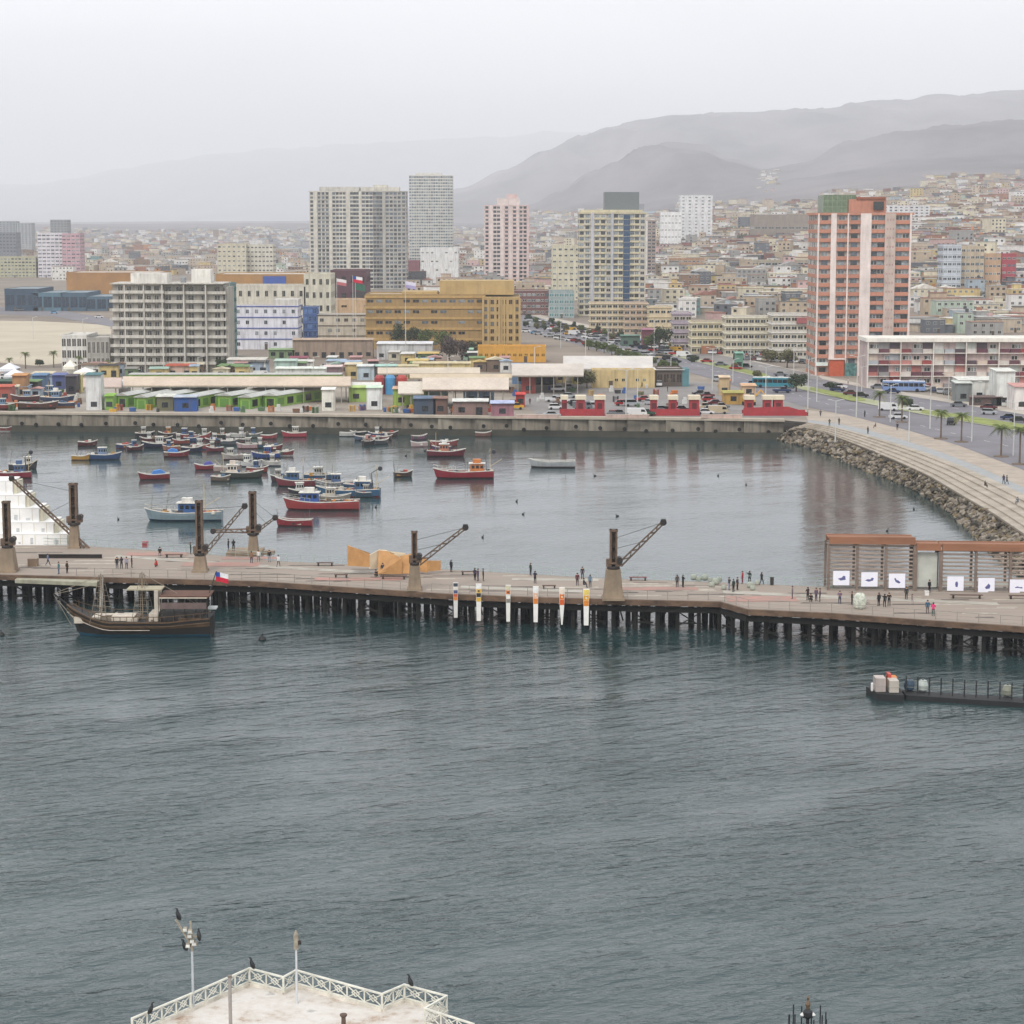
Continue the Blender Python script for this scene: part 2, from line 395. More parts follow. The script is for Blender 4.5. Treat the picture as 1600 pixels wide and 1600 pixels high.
while s < tot-4:
    p, d = along(fr, s); p2, _ = along(fr, s+3.1)
    o = Vector((0, 1.1, 0))
    br.bar(p+o+Vector((0, 0, -1.7)), Vector((p2.x, p2.y+1.1, 0.5)), 0.14, pilem); br.bar(p2+o+Vector((0, 0, -1.7)), Vector((p.x, p.y+1.1, 0.5)), 0.14, pilem)
    br.bar(Vector((p.x, p.y+1.1, 0.9)), Vector((p2.x, p2.y+1.1, 0.9)), 0.18, pilem)
    q, _ = along(fr, s); t, _ = along(bk, s*plen(bk)/tot)
    a = q.lerp(t, 0.3); c = q.lerp(t, 0.62)
    br.bar((a.x, a.y, 2.9), (c.x, c.y, 0.4), 0.16, pilem); br.bar((c.x, c.y, 2.9), (a.x, a.y, 0.4), 0.16, pilem)
    s += 6.2
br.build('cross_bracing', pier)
# pale landing ledge hung below the deck at the far end by the ship
lm = mat('pale_concrete', '#a3a08c', 0.85, 0.2, 0.5, dirt=0.3)
mb = MB(); a = at(30, 900, 3.75); b = at(157, 905, 3.75)
mb.prism([(a.x, a.y-2.6), (b.x, b.y-2.6), (b.x, b.y+0.2), (a.x, a.y+0.2)], 3.2, 3.7, lm); mb.build('landing_ledge', pier)
mb = MB()
for (x0, y0, x1, y1), hx in (((800, 905, 935, 906), 0), ((420, 886, 620, 897), 0), ((1130, 925, 1560, 944), 0), ((180, 869, 420, 885), 0), ((720, 917, 910, 924), 0)):
    a = at(x0, y0, DZ); b = at(x1, y1, DZ); mb.prism([(a.x, a.y-1.0), (b.x, b.y-1.0), (b.x, b.y+1.0), (a.x, a.y+1.0)], DZ+0.012, DZ+0.03, mat('worn_plank_strip', '#aaa69c', 0.8, 0.2, 0.3, world_co=True, mix='#8c857a'))
mb.build('plank_walkway', pier)
rs_ = random.Random(12); mb = MB(); st1 = mat('wet_stain', '#5c554e', 0.8, 0.3, 1.2, world_co=True); st2 = mat('new_planks', '#b0a698', 0.8, 0.2, 1.0, world_co=True)
for i in range(120):
    px_ = rs_.uniform(10, 1590)
    def yl(L): 
        for (a_, b_), (c_, d_) in zip(L, L[1:]):
            if a_ <= px_ <= c_: return b_+(d_-b_)*(px_-a_)/(c_-a_)
    py_ = rs_.uniform(yl(BACK)+3, yl(FRONT)-5); a = at(px_, py_, DZ); w_ = rs_.uniform(0.6, 4.5); h_ = rs_.uniform(0.1, 0.5)
    zz_ = DZ+0.005+0.0004*(i % 12); mb.add([(a.x-w_, a.y-h_, zz_), (a.x+w_, a.y-h_*0.9, zz_), (a.x+w_*0.95, a.y+h_, zz_), (a.x-w_*0.9, a.y+h_*0.8, zz_)], [(0, 1, 2, 3)], st1 if rs_.random() < 0.5 else st2)
mb.build('patched_planks', pier)
mb = MB()
for (x0, y0, w, dpt) in ((345, 882, 11, 3.5), (245, 866, 9, 3), (390, 872, 8, 2.5), (1190, 936, 9, 4), (560, 905, 12, 2.4), (1020, 920, 12, 2.5)):
    a = at(x0, y0, DZ); mb.box(a.x-w/2, a.x+w/2, a.y-dpt/2, a.y+dpt/2, DZ+0.031, DZ+0.04, mat('faded_red_paint', '#a3766c', 0.85, 0.2, 0.35, world_co=True, mix='#8f7f74'))
mb.build('faded_red_paint_patch', pier)
# railings
def railing(label, pts, s0, s1, step, mt, panel=None, h=1.1, loc_z=0):
    t = thing('railing', label, 'railing', tuple(along(pts, s0)[0]))
    o = t.location; mp = MB(); mr = MB(); s = s0; prev = None
    while s <= s1:
        p, d = along(pts, s); p = p-Vector(o)
        mp.bar(p, p+Vector((0, 0, h)), 0.07, mt)
        if prev is not None:
            for k in (1.0, 0.55, 0.15): mr.bar(prev+Vector((0, 0, h*k)), p+Vector((0, 0, h*k)), 0.055 if k == 1 else 0.03, mt)
        prev = p; s += step
    mp.build('railing_posts', t); mr.build('handrail', t)
    return t
railm = metalm('#9fb0a8')
Lb = plen(bk)
railing('grey green railing along the harbour side of the pier by the tall cranes', [p+Vector((0, -0.25, 0)) for p in bk], 24, Lb*0.60, 2.2, railm)
railing('grey green railing on the harbour side of the pier beside the slatted pavilion', [p+Vector((0, -0.25, 0)) for p in bk], Lb*0.60+1.0, Lb-30, 2.2, railm)
railing('weathered railing along the seaward edge of the pier between ship and banners', [p+Vector((0, 0.25, 0)) for p in fr], 36, tot*0.46, 2.6, metalm('#8f8a80'))
railing('weathered railing on the seaward edge in front of the slatted pavilion', [p+Vector((0, 0.25, 0)) for p in fr], tot*0.46+1, tot-2, 2.6, metalm('#978f86'))
# ------------------------------------------------------------------ cranes
crm = mat('rusty_crane_steel', '#6a5544', 0.75, 0.3, 0.7, dirt=0.4, mix='#4d3f35'); crc = mat('crane_pedestal', '#93816c', 0.85, 0.2, 0.4, dirt=0.4)
crd = mat('dark_iron', '#2b2522', 0.6, 0.3, 1.0)
def jib(t, a, b, w=0.5):
    mb = MB(); a = Vector(a); b = Vector(b); d = (b-a).normalized(); s = d.cross(Vector((0, 1, 0))).normalized()*w; y = Vector((0, w*0.5, 0))
    for sg in (1, -1):
        for sy in (1, -1): mb.bar(a+s*0.5*sg+y*sy, b+s*0.3*sg+y*sy*0.6, 0.13, crm)
    L = (b-a).length; n = max(4, int(L/(w*1.3)))
    for i in range(n):
        p = a.lerp(b, i/n); q = a.lerp(b, (i+1)/n); sg = 1 if i % 2 else -1
        for sy in (1, -1): mb.bar(p+s*0.45*sg+y*sy, q-s*0.45*sg+y*sy, 0.08, crm)
    o = mb.build('jib', t)
    mh = MB(); mh.lathe([(0.1, -0.3), (0.42, -0.25), (0.42, 0.25), (0.1, 0.3)], crd, 10, c=tuple(b), ax='y'); mh.box(b.x-0.3, b.x+0.3, b.y-0.35, b.y+0.35, b.z-0.2, b.z+0.4, crd); mh.build('pulley_head', o)
def crane(label, px, yb, yt, cw, pw, ytp, jibs, plat=None, machine=True):
    g = at(px, yb, DZ); Y = g.y; k = Y/F
    t = thing('pier_crane', label, 'crane', tuple(g), 0, 'old cargo cranes standing on the pier'); zc = zt(yt, Y)-DZ; zp = zt(ytp, Y)-DZ
    mb = MB(); w = pw*k/2; mb.box(-w, w, -w, w, 0, zp, crc, taper=0.3); mb.box(-w*1.1, w*1.1, -w*1.1, w*1.1, 0, 0.35, crc); mb.build('pedestal', t)
    w = cw*k/2; mb = MB()
    mb.box(-w, -w*0.5, -w, w, zp, zc, crm); mb.box(w*0.5, w, -w, w, zp, zc, crm); mb.box(-w*0.5, w*0.5, w*0.4, w*0.8, zp, zc, crm)
    for i in range(int((zc-zp)/1.4)+1):
        z = zp+i*1.4; mb.box(-w*0.5, w*0.5, -w*0.9, w*0.4, z, z+0.16, crd)
    mb.box(-w*1.1, w*1.1, -w*1.1, w*1.1, zc-0.25, zc, crm); mb.box(-w*1.12, w*1.12, -w*1.12, w*1.12, zp+0.7, zp+0.9, crm); mb.build('column', t)
    if machine:
        mb = MB(); mb.lathe([(w*1.5, 0), (w*1.7, 0.1), (w*1.7, 0.3), (w*1.5, 0.4)], crd, 14, c=(0, 0, zp)); mb.box(w, w*2.2, -0.5, 0.5, zp+0.4, zp+1.5, crm)
        mb.box(-w*1.9, -w, -0.4, 0.4, zp+0.3, zp+1.3, crm); mb.lathe([(0.4, -0.7), (0.4, 0.7)], crd, 10, c=(w*1.6, 0, zp+1.2), ax='y'); mb.build('winch', t)
    for (ax_, ay, bx, by) in jibs:
        a = Vector(((ax_-px)*k, -0.2, zt(ay, Y)-DZ)); b = Vector(((bx-px)*k, -0.6, zt(by, Y)-DZ))
        jib(t, a, b, 0.55 if abs(bx-ax_) > 50 else 0.42)
        if abs(b.z-a.z) > 2 and by > yt-40:
            mc = MB(); top = Vector((0, 0, zc-1.2 if b.z > zc-4 else zc-0.5))
            for f in (1.0, 0.55): mc.bar(top+Vector((0, -0.2, -(1-f)*3)), a.lerp(b, f), 0.05, crd)
            mc.build('stay_cable', t)
    return t
crane('tall rusty crane column beside the white stepped blocks, without a jib', 13, 893, 783, 11, 27, 856, [])
crane('rusty crane behind the white stepped blocks with a very long lattice boom', 117, 856, 755, 12, 17, 820, [(147, 866, 22, 747)])
crane('rusty crane near the moored ship with a short jib rising towards the harbour', 313, 893, 782, 11, 22, 868, [(319, 866, 386, 790)])
crane('rusty crane on its own platform over the harbour, jib lying nearly level', 396, 866, 768, 11, 17, 836, [(391, 829, 334, 829), (402, 830, 432, 808)])
crane('slim rusty crane in front of the plywood sculpture with a raised jib', 648, 922, 830, 9, 21, 883, [(655, 880, 729, 823)])
crane('rusty crane on a broad tapering pedestal beside the last printed banner', 958, 936, 827, 12, 32, 889, [(968, 882, 1036, 815)])
g = at(383, 862, DZ); mb = MB(); mb.box(g.x-2.7, g.x+2.4, g.y-1.0, g.y+4.2, DZ-1.0, DZ-0.02, crc)
for dx in (-2.2, 1.9): mb.bar((g.x+dx, g.y+3.6, -1.5), (g.x+dx, g.y+3.6, DZ-1), 0.4, pilem)
mb.build('crane_platform', pier)
# ------------------------------------------------------------------ plywood sculpture
ply = mat('plywood', '#b98c58', 0.75, 0.2, 0.6, mix='#a67a4c'); plyl = mat('plywood_pale', '#d8c6a8', 0.75, 0.15, 0.6)
g = at(620, 900, DZ); k = g.y/F
t = thing('plywood_sculpture', 'angular folded plywood sculpture standing on the pier deck behind a slim crane', 'sculpture', tuple(g))
def panel(pts, mt, name='panel', thick=0.14):
    """pts: px,py,depth of a tilted board"""
    vs = [Vector(((a-620)*k, d, zt(b, g.y+d)-DZ)) for a, b, d in pts]; n = (vs[1]-vs[0]).cross(vs[-1]-vs[0]).normalized()*thick
    m = MB(); q = len(vs); m.add(vs+[v+n for v in vs], [tuple(range(q)), tuple(range(q, 2*q))[::-1]]+[(i, q+i, q+(i+1) % q, (i+1) % q) for i in range(q)], mt)
    m.build(name, t)
panel([(541, 884, 2.0), (541, 852, 2.0), (577, 867, 0.6), (577, 886, 0.6)], ply)
panel([(541, 884, 2.0), (541, 852, 2.0), (575, 864, 3.4), (575, 882, 3.4)], ply)
panel([(577, 889, 0.6), (577, 867, 0.6), (590, 860, 1.6), (590, 888, 1.6)], plyl)
panel([(590, 897, 0.2), (590, 860, 1.6), (603, 861, 1.4), (603, 893, 0.2)], ply)
panel([(590, 897, 0.2), (603, 861, 1.4), (628, 872, 0.5), (628, 897, 0.5)], ply)
panel([(603, 873, 2.0), (603, 861, 2.2), (632, 864, 2.6), (636, 880, 2.6)], plyl)
panel([(625, 896, 0.6), (625, 869, 1.6), (645, 864, 2.4), (656, 897, 1.4)], ply)
panel([(650, 892, 1.4), (650, 866, 1.8), (668, 874, 0.6), (668, 895, 0.6)], ply)
panel([(668, 893, 0.6), (668, 876, 0.6), (689, 876, 2.0), (689, 891, 2.0)], ply)
panel([(590, 860, 1.6), (603, 861, 1.4), (625, 869, 3.0), (600, 866, 4.0)], plyl)
# ------------------------------------------------------------------ white stepped blocks
wht = mat('white_board', '#f4f4f2', 0.6, 0.05, 0.5); whg = mat('sand_coloured_board', '#cfc9b4', 0.7, 0.1, 0.5)  # side boards and joints are sand coloured
g = at(105, 852, DZ); k = g.y/F
t = thing('stepped_blocks', 'big white stepped stack of block tiers standing at the harbour edge of the pier', 'installation', tuple(g))
tiers = [(852, 834, 105), (834, 816, 83), (816, 794, 60), (794, 774, 38), (774, 752, 18)]
for i, (yb, ytp, xr) in enumerate(tiers):
    z0 = zt(yb, g.y)-DZ; z1 = zt(ytp, g.y)-DZ; x1 = (xr-105)*k; mb = MB()
    mb.box(-24, x1, i*0.35, 6, z0, z1-0.12, wht); mb.box(-24.1, x1+0.12, i*0.35-0.05, 6.1, z1-0.118, z1, wht)
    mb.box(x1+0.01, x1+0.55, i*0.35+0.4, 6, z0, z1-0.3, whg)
    for j in range(10):
        xx = x1-1.9*j-1.0; mb.box(xx-0.03, xx+0.03, i*0.35-0.04, i*0.35, z0+0.1, z1-0.2, whg)
        if i < 3 and R.random() < 0.8:
            w0 = R.uniform(0.2, 0.7); mb.box(xx-w0-0.4, xx-0.3, i*0.35-0.03, i*0.35-0.001, z0+0.2, z0+R.uniform(0.5, 1.2), mat('pale_grey_cutout', '#c9ccce', 0.8, 0.2, 1.5))
    mb.build('tier', t)
# ------------------------------------------------------------------ banners (tall printed boards standing in the water at the pier face)
BN = [(712, 910, 965, 8, '#d9d6d0', ['#3f4652', '#e8e2da', '#4e5a80', '#c2562c', '#d7863a'], 'blue and orange figure on a pale board'),
      (748, 912, 970, 9, '#e9e6df', ['#f2f0ea', '#e2b338', '#2f2a22', '#e0b02e'], 'yellow head patch with a black mark'),
      (794, 914, 971, 8, '#e6e3dc', ['#cfc8a8', '#d8772e', '#efeae0', '#8b857a'], 'orange print above grey text lines'),
      (837, 916, 972, 9, '#efece6', ['#f1efe9', '#e6b9a0', '#df8436'], 'plain pale board with a small orange emblem'),
      (878, 918, 976, 9, '#ebe8e1', ['#f0dcc8', '#df7a2c', '#d95f22'], 'board narrowing to a sharp point with orange print'),
      (916, 920, 977, 10, '#f2efe9', ['#f0d06a', '#e9a92c', '#e38a26'], 'broad board with a yellow and orange crown print')]
for i, (px, y0, y1, w, c0, cs, ds) in enumerate(BN):
    xx_ = xt(px, 270, 3); Y = [a.y+(b.y-a.y)*(xx_-a.x)/(b.x-a.x) for a, b in zip(fr, fr[1:]) if a.x <= xx_ <= b.x][0]-0.75; q = Vector((xt(px, Y, 3), Y, 0)); k = Y/F; z1 = zt(y0, Y)
    t = thing('banner_board', 'tall white upright banner with '+ds, 'banner', (q.x, Y, 0), 0, 'tall printed boards at the pier face')
    hw = w*k/2; mb = MB(); wb = hw*(0.25 if i == 4 else 0.72)
    sec = [(-wb, zt(y1, Y)), (wb, zt(y1, Y)), (hw*0.85, z1*0.62), (hw, z1), (-hw, z1), (-hw*0.85, z1*0.62)]
    mb.extr_y(sec, -0.09, 0.09, mat('board_white', c0, 0.6, 0.08, 1.0)); mb.build('board', t)
    n = len(cs); zz = z1-0.1; hh = (z1*0.40)/n
    for j, c in enumerate(cs):
        m2 = MB(); e = 0.92-0.03*j
        m2.extr_y([(-hw*e*0.9, zz-hh+0.03), (hw*e*0.9, zz-hh+0.03), (hw*e*0.93, zz), (0, zz-0.06*(j % 2)), (-hw*e*0.93, zz)], -0.105, -0.092, mat('print_ink', c, 0.6, 0.15, 3.0))
        if j == 1: m2.lathe([(hw*0.35, -0.02), (hw*0.3, 0.0)], mat('print_ink', '#3a3632' if i in (1, 2) else '#e7d9c0', 0.6, 0.1, 2.0), 8, c=(0, -0.106, zz-hh*0.5), ax='y')
        m2.build('printed_patch', t); zz -= hh
    mb = MB(); mb.bar((0, 0.1, DZ-0.9), (0, 0.5, DZ-0.9), 0.1, crd); mb.build('strut', t)
# ------------------------------------------------------------------ quay wall
qm = mat('quay_concrete', '#8f887b', 0.9, 0.2, 0.15, dirt=0.75, world_co=True, mix='#6f675c', stretch=(1, 1, 0.4)); qd = mat('tidal_algae', '#2c2d28', 0.8, 0.4, 0.3, world_co=True, mix='#4a463c')
qt = mat('quay_coping', '#b3a898', 0.9, 0.15, 0.3, world_co=True)
qw = thing('quay_wall', 'long stained concrete quay wall behind the fishing boats, dark with algae near the water', 'quay wall', (0, quay[0].y, 0))
def strip(name, pts, y0, y1, z0, z1, mt, par):
    mb = MB(); o = par.location if par else Vector((0, 0, 0))
    for a, b in zip(pts, pts[1:]):
        mb.prism([(a[0]-o.x, a[1]+y0-o.y), (b[0]-o.x, b[1]+y0-o.y), (b[0]-o.x, b[1]+y1-o.y), (a[0]-o.x, a[1]+y1-o.y)], z0-o.z, z1-o.z, mt)
    return mb.build(name, par)
qp = [tuple(q) for q in quay]
fine = []
for a, b in zip(qp, qp[1:]):
    n = max(2, int((b[0]-a[0])/9))
    for i in range(n): fine.append((a[0]+(b[0]-a[0])*i/n, a[1]+(b[1]-a[1])*i/n))
fine.append(qp[-1])
mb = MB(); r2 = random.Random(3)
for a, b in zip(fine, fine[1:]):
    o = r2.choice([0, 0, 0.12, 0.25]); c = qm
    mb.box(a[0]+0.02, b[0]-0.02, a[1]-0.45-o-quay[0].y, a[1]+1.2-quay[0].y, 1.5, GZ-0.25, c)
mb.build('wall_face', qw)
strip('tidal_band', qp, -0.95, 1.0, -1.5, 1.5, qd, qw); strip('coping', qp, -0.85, 1.6, GZ-0.28, GZ+0.3, qt, qw)
mb = MB()   # stair cut against the wall
for i in range(12):
    x = xt(486, quay[0].y)+i*1.5; mb.box(x, x+1.5, -2.6, -0.9, 0.0, 0.6+i*0.32, qm)
mb.build('quay_stairs', qw)
tyr = MB(); tyr.lathe([(0.25, 0), (0.5, 0), (0.5, 0.25), (0.25, 0.25)], mat('rubber', '#1a1a1a', 0.9), 10, ax='y')
tme = tyr.mesh('fender_tyre')
for i in range(34):
    px = 30+i*36+R.uniform(-8, 8); x = xt(px, quay[0].y)
    y = at(px, quay_at(px), 0).y
    if x < quay[-1].x-3: link('fender_tyre', tme, qw, (x, y-1.25-quay[0].y, R.uniform(1.6, 2.6)))
# ------------------------------------------------------------------ promenade: rubble, steps, path, plaza
def interp(L, t):
    s = t*(len(L)-1); i = min(int(s), len(L)-2); f = s-i
    return (L[i][0]+(L[i+1][0]-L[i][0])*f, L[i][1]+(L[i+1][1]-L[i][1])*f)
RZ = 3.3
rt = [at(a, b, RZ) for a, b in ROCKTOP]; rf = [at(a, b, 0) for a, b in ROCKFOOT]; pt = [at(a, b, GZ) for a, b in PATH]
N = 60
cR = [Vector(interp([tuple(p) for p in rt], i/N)+(RZ,)) for i in range(N+1)]
def nearest(pl, q):
    best = None
    for a, b in zip(pl, pl[1:]):
        ab = (b-a).to_2d(); t = max(0, min(1, ((q-a).to_2d()).dot(ab)/max(ab.length_squared, 1e-6))); p = a.to_2d()+ab*t
        d = (p-q.to_2d()).length
        if best is None or d < best[0]: best = (d, p)
    return best[1]
stm = mat('terrace_concrete', '#aca294', 0.9, 0.12, 0.25, world_co=True, mix='#918779')
ter = thing('terrace_steps', 'pale beige concrete terrace steps curving above the rocks along the bay', 'terrace', tuple(rt[0]))
o = ter.location; prev = None; NS = 5
for k in range(NS):
    mb = MB()
    for i in range(N):
        ra, rb = cR[i], cR[i+1]; pa = nearest(pt, ra); pb = nearest(pt, rb)
        z = RZ+0.15+(GZ-RZ-0.15)*(k/(NS-1))
        q = [ra.to_2d().lerp(pa, (k/NS)**1.0), rb.to_2d().lerp(pb, k/NS), rb.to_2d().lerp(pb, (k+1)/NS+(0.0 if k < NS-1 else 0.03)), ra.to_2d().lerp(pa, (k+1)/NS+(0.0 if k < NS-1 else 0.03))]
        mb.prism([(p.x-o.x, p.y-o.y) for p in q], -3.0, z+0.03-o.z, stm)
    mb.build('step', ter)
mb = MB()
for i in range(N): mb.bar(cR[i]-Vector(o)+Vector((0, 0, 0.1)), cR[i+1]-Vector(o)+Vector((0, 0, 0.1)), 0.5, mat('dark_step_joint', '#5c5142', 0.9), h=0.3)
mb.build('lower_kerb', ter)
def pathpts(L, z=GZ): return [P(a, b, z) for a, b in L]
P2 = [(1262, 656), (1310, 662), (1360, 673), (1420, 690), (1480, 710), (1530, 730), (1600, 762), (1660, 792), (1760, 840), (1850, 900), (2050, 1040)]
struct(sheet('promenade_path', pathpts(PATH)+pathpts(P2)[::-1], GZ+0.02, mat('blue_grey_paving', '#9a9c9c', 0.85, 0.1, 0.6, world_co=True)))
P3 = [(1255, 640), (1320, 648), (1400, 667), (1450, 680), (1500, 697), (1560, 719), (1600, 735), (1660, 760), (1760, 812), (1850, 866), (2050, 1000)]
sheet('plaza', pathpts(P2)+pathpts(P3)[::-1], GZ+0.03, mat('sand_paving', '#aa9d8f', 0.9, 0.12, 0.3, world_co=True, mix='#94897d'))
rkm = [mat('riprap_rock', c, 0.95, 0.3, 1.2, bump=0.4) for c in ('#80766a', '#665e52', '#92887a', '#48433c', '#766850')]
mb = MB(); rr = random.Random(5)
def rock(mb, c, s, mt):
    n1 = []
    for (a, b, d) in ((1, 0, 0), (-1, 0, 0), (0, 1, 0), (0, -1, 0), (0, 0, 1), (0, 0, -1), (.6, .6, .6), (-.6, .6, .6), (.6, -.6, .6), (-.6, -.6, .6)):
        k = s*rr.uniform(0.6, 1.15); n1.append(Vector((a, b, d*0.8))*k)
    bm = bmesh.new()
    for v in n1: bm.verts.new(v)
    bmesh.ops.convex_hull(bm, input=bm.verts); bm.verts.ensure_lookup_table()
    rz = Matrix.Rotation(rr.uniform(0, 6.28), 4, 'Z'); idx = {v: i for i, v in enumerate(bm.verts)}
    mb.add([c+(rz @ v.co) for v in bm.verts], [tuple(idx[v] for v in f.verts) for f in bm.faces], mt); bm.free()
for i in range(2100):
    t = rr.random()**0.95; u = rr.random()
    a = interp([tuple(p) for p in rt], t); b = interp([tuple(p) for p in rf], t)
    c = Vector((b[0]+(a[0]-b[0])*u, b[1]+(a[1]-b[1])*u, -0.3+(RZ+0.1)*u)); rock(mb, c, rr.uniform(0.35, 1.05), rr.choice(rkm))
rub = mb.build('riprap_rubble'); rub['kind'] = 'stuff'
mb = MB()   # earth core under the rubble
for i in range(N):
    a = [interp([tuple(p) for p in rt], k/N) for k in (i, i+1)]; b = [interp([tuple(p) for p in rf], k/N) for k in (i, i+1)]
    mb.add([(b[0][0], b[0][1], -1.2), (b[1][0], b[1][1], -1.2), (a[1][0], a[1][1], RZ-0.2), (a[0][0], a[0][1], RZ-0.2)], [(0, 1, 2, 3)], rkm[1])
struct(mb.build('embankment'))
# ------------------------------------------------------------------ roads
asph = mat('asphalt', '#77757a', 0.9, 0.12, 0.08, world_co=True, mix='#6a676b'); grassm = mat('verge_grass', '#7f8a46', 0.95, 0.3, 0.3, world_co=True, mix='#6e7040')
lotm = mat('parking_asphalt', '#858280', 0.9, 0.12, 0.06, world_co=True, mix='#75706c'); linem = mat('road_paint', '#d8d6d0', 0.8, 0.1, 1.0)
up = [(700, 462), (780, 478), (850, 499), (950, 519), (1080, 545), (1200, 574), (1300, 596), (1400, 616), (1600, 648), (1760, 680)]
lo = [(1760, 806), (1600, 735), (1500, 697), (1420, 673), (1320, 648), (1250, 634), (1180, 612), (1080, 583), (950, 552), (850, 524), (780, 506), (690, 480)]
def edge(pts, n=8):
    o = []
    for (a, b), (c, d) in zip(pts, pts[1:]):
        for i in range(n): o.append((a+(c-a)*i/n, b+(d-b)*i/n))
    return o+[pts[-1]]
def drape(name, L1, L2, dz, mt, n=40):
    """strip laid on the ground between two pixel-measured edges that run the same way"""
    def smp(L, t):
        s = t*(len(L)-1); i = min(int(s), len(L)-2); f = s-i; return (L[i][0]+(L[i+1][0]-L[i][0])*f, L[i][1]+(L[i+1][1]-L[i][1])*f)
    mb = MB(); vs = []; K = 4
    for i in range(n+1):
        a = G(*smp(L1, i/n)); b = G(*smp(L2, i/n))
        for k in range(K+1):
            p = a.lerp(b, k/K); vs.append((p.x, p.y, terr(p.x, p.y)+dz))
    fs = []
    for i in range(n):
        for k in range(K):
            a = i*(K+1)+k; fs.append((a, a+1, a+K+2, a+K+1))
    mb.add(vs, fs, mt); ob = mb.build(name)
    bm = bmesh.new(); bm.from_mesh(ob.data); bmesh.ops.recalc_face_normals(bm, faces=bm.faces)
    if sum(f.normal.z for f in bm.faces) < 0: bmesh.ops.reverse_faces(bm, faces=bm.faces)
    bm.to_mesh(ob.data); bm.free(); return struct(ob)
loR = lo[::-1]
drape('avenue', up, loR, 0.06, asph, 60)
drape('median_verge', [(880, 513), (960, 528), (1080, 558), (1180, 582), (1262, 604), (1350, 623), (1450, 641), (1600, 664), (1760, 700)],
      [(880, 516), (960, 533), (1080, 564), (1180, 589), (1262, 612), (1350, 631), (1450, 650), (1600, 676), (1760, 720)], 0.18, mat('median_strip', '#a8a498', 0.9, 0.2, 0.1, world_co=True, mix='#7f8a4a'), 50)
for nm, a, b in (('grass', [(1266, 606), (1300, 612), (1345, 622), (1352, 625)], [(1266, 610), (1300, 619), (1330, 628), (1352, 627)]), ('grass', [(1440, 641), (1520, 652), (1600, 665), (1700, 685)], [(1440, 646), (1520, 661), (1600, 675), (1700, 700)]),
                 ('grass', [(1110, 566), (1150, 574), (1200, 586)], [(1110, 570), (1150, 580), (1200, 592)])):
    g_ = drape(nm, a, b, 0.24, grassm, 16); g_['kind'] = 'stuff'
drape('pavement', [(800, 473), (850, 494), (950, 514), (1080, 540), (1200, 569), (1300, 591), (1400, 611), (1600, 642), (1760, 672)], up[1:], 0.1, mat('pavement_slab', '#b5aca0', 0.9, 0.12, 0.1, world_co=True), 50)
# lane dashes
mb = MB()
for L1 in ([(960, 537), (1080, 569), (1180, 597), (1300, 634), (1400, 656), (1500, 680), (1600, 703)], [(960, 524), (1080, 552), (1200, 580), (1300, 604), (1400, 623), (1600, 656)]):
    pts = [G(a, b) for a, b in L1]; L = plen(pts); s = 0
    while s < L-4:
        a, d = along(pts, s); n_ = Vector((-d.y, d.x, 0))*0.09; b = a+d*3
        z = Vector((0, 0, 0.075)); mb.add([a-n_+z, b-n_+z, b+n_+z, a+n_+z], [(0, 1, 2, 3)], linem); s += 9
mk = mb.build('road_marking'); mk['kind'] = 'structure'
sheet('parking_apron', [P(a, b) for a, b in ((840, 648), (800, 620), (830, 604), (1080, 596), (1160, 606), (1255, 634), (1262, 648), (1240, 653))], GZ+0.015, lotm)
drape('car_park', [(1040, 542), (1150, 560), (1275, 586)], [(1052, 556), (1150, 574), (1290, 596)], 0.12, lotm, 12)
drape('yard', [(-60, 585), (200, 582), (420, 585)], [(-60, 640), (200, 643), (500, 645)], 0.01, mat('yard_concrete', '#a39c92', 0.9, 0.15, 0.05, world_co=True, mix='#8e867b'), 12)
drape('sand', [(-80, 500), (60, 502), (175, 508)], [(-80, 560), (60, 572), (170, 560)], 0.05, mat('pale_sand', '#b9ae9a', 0.95, 0.1, 0.03, world_co=True), 12)
drape('coast_road', [(-80, 478), (80, 482), (180, 500)], [(-80, 489), (80, 494), (180, 512)], 0.09, asph, 12)
# ------------------------------------------------------------------ windows and generic building parts
WC = {}
def winmesh(w, h, gl, frm, sill=False):
    key = (round(w, 1), round(h, 1), gl, frm, sill)
    if key in WC: return WC[key]
    m = MB(); w, h = round(w, 1), round(h, 1); t = max(0.05, min(0.1, w*0.06))
    m.box(-w/2+t, w/2-t, -0.02, 0.05, t, h-t, gl)
    for a in ((-w/2, -w/2+t, 0, h), (w/2-t, w/2, 0, h), (-w/2+t, w/2-t, 0, t), (-w/2+t, w/2-t, h-t, h), (-t/2, t/2, t, h-t)): m.box(a[0], a[1], -0.06, 0.04, a[2], a[3], frm)
    if sill: m.box(-w/2-0.1, w/2+0.1, -0.16, 0.02, -0.12, 0, frm)
    WC[key] = m.mesh('window'); return WC[key]
def put_windows(par, spots, w, h, gl, frm, limit=90):
    """spots: x, y, z, rot; the first ones become parts of their own, the rest one part"""
    me_ = winmesh(w, h, gl, frm); rest = MB()
    for i, (x, y, z, rz) in enumerate(spots):
        if i < limit: link('window', me_, par, (x, y, z), rz)
        else:
            ca, sa = math.cos(rz), math.sin(rz)
            hw = w/2
            pts = [(-hw, -0.05, 0), (hw, -0.05, 0), (hw, -0.05, h), (-hw, -0.05, h), (-hw, 0.05, 0), (hw, 0.05, 0), (hw, 0.05, h), (-hw, 0.05, h)]
            rest.add([(x+a*ca-b*sa, y+a*sa+b*ca, z+c) for a, b, c in pts], [(0, 1, 2, 3), (0, 4, 5, 1), (3, 2, 6, 7), (0, 3, 7, 4), (1, 5, 6, 2)], gl)
    if rest.v: rest.build('window', par)['kind'] = 'stuff'
GL = [glassm('#39434b'), glassm('#20262b'), glassm('#5b6871'), glassm('#8b9497')]
